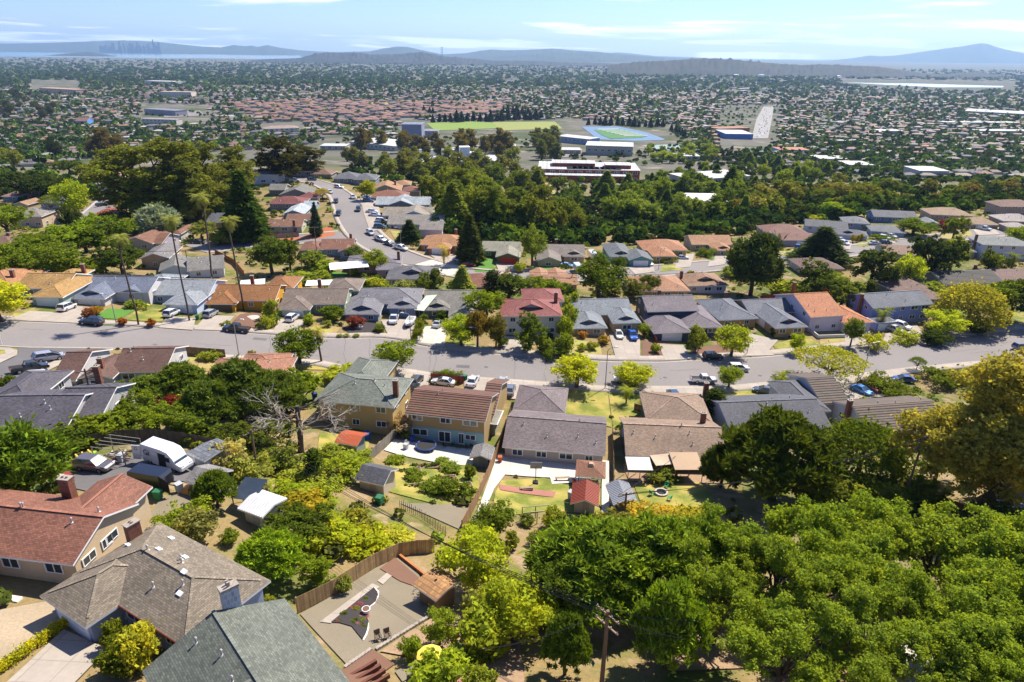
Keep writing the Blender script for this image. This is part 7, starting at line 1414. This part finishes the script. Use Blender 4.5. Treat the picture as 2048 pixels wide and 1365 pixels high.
chair(757, 1283, .5, C('6c5c4c', .8), 'left brown chair at the corner of the gravel yard'); chair(776, 1280, .5, C('6c5c4c', .8), 'right brown chair at the corner of the gravel yard')
for k, (x, y) in enumerate(((905,895),(918,898),(935,900),(890,897),(815,893),(945,898))): chair(x, y, RND.uniform(0, 6), C(('2c2c30','3c3c40','4c4438','30343c','a8acb0','2c2c30')[k], .8), ['dark patio chair beside the glazed doors', 'second dark patio chair from the glazed doors', 'dark patio chair near the narrow door', 'dark patio chair right of the trampoline', 'grey patio chair at the left end of the patio', 'dark patio chair at the right end'][k])
o = root('planter', at_px(733, 1229), 0, 'white glazed planter where the two curved kerbs meet', 'planter'); b = MB(); b.cyl((0, 0), .26, 0, .45, 16, r2=.36); b.cyl((0, 0), .4, .45, .53, 16); b.build('pot', M_trim, o); MB().cyl((0, 0), .33, .51, .55, 16).build('soil_fill', M_mulch, o)
o = root('parasol', at_px(862, 1348), 0, 'small yellow parasol over a round table at the bottom edge', 'parasol'); MB().tube([(0, 0, 0), (0, 0, 2.2)], .03, 6).build('pole', M_metal, o); MB().cyl((0, 0), 1.1, 1.9, 2.35, 10, r2=.06).build('shade', M_cloth, o, color=C('e8c84c', .9)); MB().cyl((0, 0), .6, .68, .72, 16).build('table_top', M_any, o, color=C('8c6a54', .8))
# jumble of the yards: things one by one
JUNK = (('storage_bin', 'green wheelie bin', '2c7c50'), ('storage_bin', 'blue lidded bin', '2c4c9c'), ('storage_bin', 'pale plastic crate', 'c8ccd0'), ('storage_bin', 'orange tub', 'c86430'))
def bin_(px, py, k, label, s=1.0):
    nm, d, c = JUNK[k]; o = root(nm, at_px(px, py), RND.uniform(0, 3), label, 'bin'); MB().box(-.3, .3, -.35, .35, 0, 1.0, t=1.15).build('body', M_any, o, color=C(c, .8)); MB().box(-.38, .38, -.44, .44, 1.0, 1.08).build('lid', M_any, o, color=C(c, .6)); o.scale = (s,) * 3
for a in ((1148, 968, 3, 'orange tub by the gazebo', .6), (1000, 925, 3, 'red orange toy tub at the left of the patio', .9), (760, 1010, 0, 'green bin on the bare soil below the cream shed', 1.1), (318, 1000, 0, 'green bin beside the cream foreground house', 1.0), (395, 640, 0, 'green bin beside the pale blue garage', .9), (548, 640, 1, 'blue bin beside the sage green garage', .9), (552, 640, 0, 'green bin beside the sage green garage', .9), (930, 762, 0, 'green bin inside the red fence', 1.0), (922, 764, 1, 'blue bin inside the red fence', 1.0), (825, 885, 1, 'blue lidded bin at the left of the cluttered patio', .9), (868, 893, 2, 'pale crate beside the trampoline', .7), (812, 900, 2, 'pale crate by the grey fence', .9), (975, 935, 2, 'pale crate by the grey patio shed', .8), (1143, 1000, 2, 'pale crate left of the rusty shed', 1.2), (430, 945, 2, 'pale crate in the cluttered yard behind the trailer', 1.1), (245, 925, 2, 'pale crate under the pipe rack', 1.0), (360, 985, 2, 'white bin in front of the grey yard shed', 1.0), (630, 800, 1, 'blue barrel bin at the corner of the yellow house', 1.1), (735, 880, 1, 'blue tarp bin behind the rusty orange shed', 1.2), (1240, 665, 1, 'blue bin beside the slate garage', .9), (1058, 905, 3, 'orange tub on the patio by the back door', .6), (1090, 915, 2, 'pale crate by the patio doors', .7), (1150, 925, 2, 'pale crate beside the wooden back door', .7)): bin_(*a)
o = root('pipe_rack', at_px(240, 920), rad(-12), 'steel pipe rack loaded with pale scrap behind the grey car', 'rack')
for x in (-2.2, 2.2):
    for y in (-1.5, 1.5): MB().box(x - .05, x + .05, y - .05, y + .05, 0, 2.3).build('post', M_metal, o, color=(.2, .19, .18, 1))
for y in np.linspace(-1.5, 1.5, 5): MB().beam((-2.3, y, 2.3), (2.3, y, 2.35), .06).build('roof_bar', M_metal, o, color=(.35, .33, .3, 1))
for k in range(16): MB().beam((RND.uniform(-1.8, 1.8), RND.uniform(-1.4, .4), RND.uniform(.1, .9)), (RND.uniform(-1.8, 1.8), RND.uniform(-1.4, 1.2), RND.uniform(.2, 1.3)), .16).build('scrap_length', M_any, o, color=C(RND.choice(('c8bcac','b0a090','d8d4cc','8c6c54')), .8))
o = root('inflatable_slide', at_px(150, 935), rad(48), 'lime green play boat with yellow trim by the hedge', 'play boat'); b = MB(); loft(b, [(-2.6, .1, .5, .35), (-1.2, .0, .6, .6), (1.2, 0, .65, .6), (2.6, .2, 1.0, .25)]); b.build('hull', M_any, o, color=C('b4dc3c', .85))
for x in (-.2, .5, 1.2, 1.9): MB().box(x - .08, x + .08, -.5, .5, .6, 1.3).build('seat_back', M_any, o, color=C('e0b848', .85))
for k, (x, y, c) in enumerate(((118,962,'c8b4b0'),(128,968,'d8d8dc'),(136,958,'8c3c38'),(420,975,'b8bcc0'),(448,960,'c0b090'),(375,985,'c89858'),(445,930,'a8844c'))):
    o = tag(MB().box(-.7, .7, -.45, .45, -.05, .55, t=.8).build('tarp_heap', M_cloth, None, at_px(x, y), RND.uniform(0, 3), C(c, .8)), ['pink white heap by the feathery cypress', 'white heap beside the pink one', 'red heap between hedge and drive', 'pale heap by the solar table', 'tan plywood heap behind the grey yard shed', 'plywood sheet heap by the white bin', 'plywood heap against the dark fence'][k], 'heap')
# vegetable beds with timber edges
for k, (x, y, L, r) in enumerate(((815,945,4,.2),(840,975,4.5,.2),(885,960,4,.15),(920,975,3.5,.3),(850,935,5,.1))):
    o = root('raised_bed', at_px(x, y) - Vector((0, 0, .12)), r, ['raised bed nearest the cream shed', 'raised bed in front of the first one', 'middle raised bed of the vegetable garden', 'raised bed nearest the long fence', 'raised bed closest to the patio'][k], 'garden bed')
    for s in (-.6, .6): MB().box(-L / 2, L / 2, s - .04, s + .04, -.1, .3).build('side_board', M_wood, o, color=C('b0a080', .8))
    for s in (-L / 2, L / 2): MB().box(s - .04, s + .04, -.56, .56, -.1, .28).build('end_board', M_wood, o, color=C('b0a080', .8))
    MB().box(-L / 2 + .04, L / 2 - .04, -.56, .56, -.1, .22).build('soil_fill', M_mulch, o)
    for q in range(int(L * 2.2)): ob('vegetable', PROTO['shrub1'][0], o, (-L / 2 + .3 + q / 2.3, RND.uniform(-.3, .3), .15), RND.uniform(0, 6), RND.uniform(.12, .26), C(RND.choice(('6c8c30','84a034','5c7c2c')), .8))
o = root('swing_frame', at_px(1072, 1045), .15, 'timber garden frame at the foot of the lawn', 'frame')
for x in (-1.8, 0, 1.8):
    for y in (-.6, .6): MB().box(x - .05, x + .05, y - .05, y + .05, 0, 2.0).build('post', M_wood, o, color=C('8c7858', .8))
for y in (-.6, .6): MB().beam((-1.9, y, 2.0), (1.9, y, 2.0), .08).build('beam', M_wood, o, color=C('a89c84', .8))
tag(MB().cyl((0, 0), 1.6, 0, .04, 20).build('stone_circle', M_conc2, None, at_px(505, 637), 0), 'pale stone circle in the brown mulch yard', 'paving')
tag(MB().cyl((0, 0), 1.0, 0, .25, 14).build('rock_bed', M_conc2, None, at_px(718, 656), 0), 'white rock bed in the black mulch yard', 'rocks')
# ---------------------------------------------------------------- street lamps, poles and wires
def lamp(bx, by, ytop, side, label):
    b = P(bx, by); h, zc = height_for(b, ytop); o = root('street_lamp', b, 0, label, 'street lamp'); MB().tube([(0, 0, -.3), (0, 0, h * .9), (side * .4, 0, h * .97), (side * 1.7, 0, h)], [.1, .07, .06, .05], 8).build('pole', M_metal, o, color=C('a8a8a4', .8)); MB().box(side * 1.7 - .38, side * 1.7 + .38, -.15, .15, h - .08, h + .08, t=.8).build('lamp_head', M_any, o, color=C('d8d8d4', .8))
for a in ((233,649,588,-1,'street lamp by the bright green turf'), (478,713,639,1,'street lamp on the near kerb opposite the black pickup'), (822,684,626,-1,'street lamp beside the boat'), (957,702,655,-1,'street lamp by the rusty leaved trees'), (1210,778,694,1,'street lamp on the lawn verge in the middle'), (1727,749,684,1,'street lamp near the flat topped yellow tree'), (1924,655,608,1,'street lamp in front of the golden cypress'), (561,472,447,-1,'street lamp at the fenced corner bungalow'), (802,491,455,-1,'street lamp at the lower curve'), (1036,530,502,1,'street lamp beside the red garage'), (1185,466,426,1,'street lamp at the edge of the wood'), (1317,540,496,1,'street lamp by the hedged yellow house'), (1494,708,683,1,'short sign post at the purple roofed house')): lamp(*a)
POLES = {}
def pole(key, bx, by, ytop, label, arms=2, rz=0.3, r=.15, lean=(0, 0)):
    b = P(bx, by); h, zc = height_for(b, ytop); o = root('utility_pole', b, rz, label, 'utility pole'); MB().tube([(0, 0, -.5), (lean[0], lean[1], h)], [r * 1.2, r * .8], 10).build('pole', M_wood, o, color=C('7c6450', .8)); pts = []
    for k in range(arms):
        z = h - .4 - k * 1.1; MB().box(-1.2, 1.2, -.06, .06, z - .06, z + .06).build('crossarm', M_wood, o, (lean[0], lean[1], 0), 0, C('8c7460', .8))
        for x in (-1.1, -.45, .45, 1.1):
            MB().cyl((x + lean[0], lean[1]), .05, z + .06, z + .22, 6).build('insulator', M_any, o, color=C('a8a4a0', .8)); v = Matrix.Rotation(rz, 3, 'Z') @ Vector((x + lean[0], lean[1], z + .2)); pts.append(b + v)
    POLES[key] = (b, h, pts); return o
o = pole('p1', 193, 832, 738, 'utility pole with stacked crossarms beside the dark grey roof', 3, .4); pole('p2', 517, 955, 860, 'plain utility pole in front of the dead tree', 1, .9); pole('p3', 1203, 1372, 1222, 'tall utility pole among the foreground pines', 2, -.9, .17); pole('p4', 1803, 1012, 878, 'leaning utility pole with a transformer under the eucalyptus', 2, .5, .15, (.8, 0)); pole('p5', 1247, 1050, 985, 'utility pole by the grey metal shed', 2, .3)
MB().cyl((.5, .3), .28, height_for(P(1803,1012), 878)[0] - 2.3, height_for(P(1803,1012), 878)[0] - 1.3, 12).build('transformer', M_metal, [q for q in bpy.data.objects if q.name.startswith('utility_pole') and q.get('label', '').startswith('leaning')][0], color=C('8c8c8c', .8))
pole('p6', 636, 530, 453, 'slim pole beside the brown house at the street corner', 1, .2, .12); pole('p7', 378, 541, 500, 'slim pole behind the pale blue house', 1, .2, .12); pole('p8', 143, 535, 485, 'utility pole in the left tree mass', 2, .1, .13); pole('p9', 1500, 580, 534, 'utility pole before the towering dark conifer', 1, .2, .12); pole('p10', 908, 462, 422, 'utility pole at the edge of the wood left of the cedar', 1, .2, .12); pole('p11', 605, 545, 500, 'utility pole left of the white patio cover', 1, .2, .12); pole('p12', 1143, 580, 545, 'utility pole by the peach peaked house', 1, .2, .12)
NW = [0]
def wire(a, b, sag, label, r=.03):
    mb = MB(); mb.tube([p - Vector(a) for p in bez(a, b, sag, 14)], r, 4); tag(mb.build('power_line', M_rubber, None, a), label, 'power line', 'power lines')
def span(k1, k2, idx, sag, what):
    for n_, i in enumerate(idx):
        p, q = POLES[k1][2], POLES[k2][2]; wire(p[i % len(p)], q[i % len(q)], sag * (1 + .1 * n_), '%s power line %s' % (('first', 'second', 'third', 'fourth', 'fifth')[n_], what))
span('p2', 'p3', (0, 1, 2, 3), 1.6, 'sagging over the gravel yard'); span('p1', 'p2', (0, 1, 2), 1.2, 'between the dark roof and the dead tree'); span('p4', 'p5', (0, 1, 2, 3), 1.4, 'passing behind the foreground oaks'); span('p8', 'p7', (0, 1), 1.0, 'behind the slate roofed house'); span('p7', 'p11', (0, 1), .8, 'behind the mustard yellow house'); span('p11', 'p12', (0, 1, 2), 1.4, 'behind the dark green house'); span('p12', 'p9', (0, 1), 1.2, 'over the low yellow walled house')
for n_, (tx, ty, h) in enumerate(((1375, 1420, 9), (1340, 1460, 9))): wire(POLES['p3'][2][n_], P(tx, ty) + Vector((0, 0, h)), .5, ('upper', 'lower')[n_] + ' power line leaving the foreground pole at the bottom edge')
wire(POLES['p3'][2][4], P(960, 1395) + Vector((0, 0, 5)), .6, 'service line running to the lower left from the foreground pole'); wire(POLES['p5'][2][0], P(1370, 925) + Vector((0, 0, 3)), .4, 'service line to the brown awning'); wire(POLES['p1'][2][0], P(10, 960) + Vector((0, 0, 6)), .8, 'service line from the stacked pole to the left edge')
b_ = P(5, 690); o = root('street_sign', b_, 0, 'green street name sign on a post at the left corner', 'sign'); MB().tube([(0, 0, -.2), (0, 0, 3)], .04, 8).build('post', M_metal, o); MB().box(-.75, .75, -.02, .02, 2.7, 3.0).build('blade', M_any, o, color=C('1c7c58', .8))
# steps between timber walls at the gravel yard, deck
o = root('garden_steps', at_px(720, 1345), rad(40), 'red brown timber terraces below the gravel yard', 'steps')
for k in range(4): MB().box(-1.5, 1.5, -.12, .12, -.2, .18).build('timber', M_wood, o, (0, -.7 * k, .1 * k), 0, C('7c4c3c', .6))
o = root('deck', P(1800, 900), rad(8), 'red brown timber deck behind the ribbed gabled house', 'deck')
for k in range(14): MB().box(k * .3, k * .3 + .27, -1.6, 1.6, .55, .62).build('plank', M_wood, o, (-2, 0, 0), 0, C('a86c5c', RND.uniform(.7, .9)))
for x in (-1.9, 0, 2.0): MB().box(x - .06, x + .06, -1.6, -1.5, -.5, 1.4).build('post', M_wood, o, color=C('8c5444', .8))
# ---------------------------------------------------------------- labels for plants and cars: what they look like and what they stand by
def short_rel(px, x, y):
    best = min(LAND, key=lambda q: (q[3] - x) ** 2 + (q[4] - y) ** 2); d = math.hypot(best[3] - x, best[4] - y); dx, dy = x - best[3], y - best[4]
    rel = ('behind' if dy > 0 else 'in front of') if abs(dy) > abs(dx) * 1.1 else ('right of' if dx > 0 else 'left of')
    return rel, best[0]
ORD = ['first', 'second', 'third', 'fourth', 'fifth', 'sixth', 'seventh', 'eighth', 'ninth', 'tenth', 'eleventh', 'twelfth', 'thirteenth']
grp = {}
for (o, d, px) in TREES:
    rel, sh = short_rel(px, o.location.x, o.location.y)
    if 'foreground' in d and 'tree' in o.name: key = d
    elif 'car' in o.name or 'pickup' in o.name: key = d if len(d.split()) > 5 else '%s %s the %s' % (d, rel, sh)
    else: key = '%s %s the %s' % (d, rel, sh)
    grp.setdefault(key, []).append((px[0], px[1], o))
for key, L in grp.items():
    if len(L) == 1: L[0][2]['label'] = key
    else:
        L.sort(key=lambda q: q[0])
        for i, q in enumerate(L): q[2]['label'] = '%s, %s from left' % (key, ORD[i] if i < 13 else 'last')
    for q in L:
        w_ = q[2]['label'].split()
        if len(w_) > 16: q[2]['label'] = ' '.join(w_[:16])

# cars of the avenue, too small to show their parts
cm = MB(); loft(cm, [(-2.3, .2, .9, .85), (-1.8, .2, 1.45, .85), (.2, .2, 1.5, .85), (1.2, .2, .95, .85), (2.3, .2, .7, .8)]); cme = cm.mesh('car', M_paint)
for k in range(70):
    t = RND.random(); x0, x1 = 1529 - 24 * t, 1545 - 10 * t; lane = RND.choice((.12, .3, .42, .62, .75, .9)); p = P(x0 + (x1 - x0) * lane, 216 + 60 * t); p.z += .7; q = P(x0 + (x1 - x0) * lane - 1, 219 + 60 * t)
    tag(ob('car', cme, None, p, math.atan2(q.y - p.y, q.x - p.x), None, C(RND.choice(('f0f0f0','d8d8d8','3c3c40','c8c8cc','8c2c2c','f0f0f0')), .85)), 'tiny car among the traffic on the bright avenue', 'car', 'cars on the bright avenue')
# gutters and manholes of the street
strip('gutter', offset(KF, -.05), offset(KF, -.6), M_conc, .058, 2); strip('gutter', offset(KN, .6), offset(KN, .05), M_conc, .058, 2)
for (x, y) in ((926,734),(972,735),(575,716),(310,690),(520,679),(1120,742),(1520,752),(1330,756),(745,716),(200,668)):
    p = P(x, y); patch('street_patch' if x in (926, 520, 200) else 'manhole_cover', [(p.x + .45 * math.cos(a), p.y + .45 * math.sin(a)) for a in np.linspace(0, 6.283, 13)[:-1]] if x not in (926, 520, 200) else [(p.x - 1.4, p.y - .7), (p.x + 1.4, p.y - .6), (p.x + 1.4, p.y + .8), (p.x - 1.4, p.y + .7)], M_asph2, .063, world=True)
# shrubs, weeds and hedges filling the yards between the houses
boxes = []
for o, ws in HOUSES.values():
    c, s = math.cos(-o.rotation_euler.z), math.sin(-o.rotation_euler.z)
    for w in ws: boxes.append((o.location.x, o.location.y, c, s, w.x0 - 1.2, w.x1 + 1.2, w.y0 - 1.2, w.y1 + 1.2))
N = 5200; X = rg.uniform(-250, 260, N); Y = rg.uniform(42, 400, N); qx, qy, _ = projn(X, Y, TZ(X, Y)); ok = (qx > -40) & (qx < 2090) & (qy < 1400)
for (ox, oy, c, s, a, b, e, f) in boxes:
    lx = (X - ox) * c - (Y - oy) * s; ly = (X - ox) * s + (Y - oy) * c; ok &= ~((lx > a) & (lx < b) & (ly > e) & (ly < f))
for poly in AVOID:
    if len(poly) < 900: ok &= ~np_in(X, Y, poly)
ok &= ~((qy > 1040) & (rg.random(N) < .55))
X, Y = X[ok], Y[ok]; n = len(X); w = rg.uniform(.7, 2.6, n) ** 1.25; h = w * rg.uniform(.5, .9, n)
cl = GREEN[rg.integers(0, len(GREEN), n)] * 1.5; cl[:, 0] = cl[:, 0] * .6 + cl[:, 1] * rg.uniform(.3, .6, n)
V, F, Cc = clumps(X, Y, TZ(X, Y) - .1, w, h, cl, 46, 9)
V = V.reshape(-1, 4, 3); ctr = V.mean(1, keepdims=True); V = (ctr + (V - ctr) * .55).reshape(-1, 3)
tag(ob('garden_undergrowth', np_mesh('garden_undergrowth', V, F, M_farleaf, 4, Cc)), 'weeds and low shrubs filling the gardens', kind='stuff')

# clipped hedges that run along drives and paths
def hedge_line(px, h, wd, col, label, den=110):
    W = [P(*p) for p in px]; cl = []; r_ = np.random.default_rng(len(HEDGES) + 3); HEDGES.append(label)
    for a, b in zip(W, W[1:]):
        n = max(2, int((b - a).length / (wd * .4)))
        for i in range(n):
            q = a.lerp(b, (i + .5) / n); q.z = tz(q.x, q.y); q = q - W[0]
            for z in (.35, .75): cl.append(((q.x + r_.normal(0, .06), q.y + r_.normal(0, .06), q.z + h * z), wd * .5))
    V, F = leaf_cloud(cl, den, .16, r_, zs=h / wd * .55); o = root('hedge', W[0], 0, label, 'hedge'); ob('foliage', np_mesh('foliage', V, F, M_leaf), o, None, 0, None, col)
    st = MB()
    for i in range(0, len(cl), 4): st.beam((cl[i][0][0], cl[i][0][1], cl[i][0][2] - h * .7), cl[i][0], .06)
    st.build('stems', M_bark, o)
HEDGES = []
hedge_line([(-20,1362),(70,1296),(142,1246)], .9, .9, C('b8b82c', .9), 'long yellow green hedge beside the foreground drive')
hedge_line([(345,1068),(380,1040),(418,1008)], 1.1, 1.2, C('8cae34', .9), 'bright clipped hedge climbing beside the gravel lane')
hedge_line([(1728,776),(1770,790),(1800,796)], 1.3, 2.0, C('5c7c30', .9), 'dark juniper hedge right of the red car'); hedge_line([(1575,782),(1640,772)], 1.2, 1.6, C('5c7c30', .9), 'dark juniper hedge beside the flat topped tree'); hedge_line([(826,690),(834,668),(838,650)], 1.2, 1.2, C('6c7c30', .9), 'long hedge beside the pale concrete drive'); hedge_line([(1085,712),(1140,716)], 1.1, 1.6, C('5c7c30', .9), 'street hedge below the red roofed white house')
hedge_line([(866,752),(925,757)], 1.0, 1.0, C('647c30', .9), 'hedge on top of the red fence line'); hedge_line([(1405,505),(1425,522)], 1.1, 2.2, C('6c9030', .9), 'rounded hedge beside the second street drive'); hedge_line([(1745,470),(1765,482)], 1.1, 1.6, C('5c8030', .9), 'trimmed hedge beside the white cars')

# tar sealed cracks of the street
for k in range(26):
    i = int(RND.uniform(5, len(KF) - 12)); f = RND.uniform(.08, .92); L = int(RND.uniform(3, 9)); c = [KF[j] * (1 - f) + KN[j] * f + np.array((RND.uniform(-.25, .25), RND.uniform(-.25, .25), 0)) for j in range(i, i + L)]
    if k % 3 == 0: c = [KF[i] * (1 - q) + KN[i] * q + np.array((RND.uniform(-.3, .3), 0, 0)) for q in np.linspace(.05, .95, 8)]
    strip('tar_seam', offset(np.array(c), .05), offset(np.array(c), -.05), M_asph2, .0625, 2)
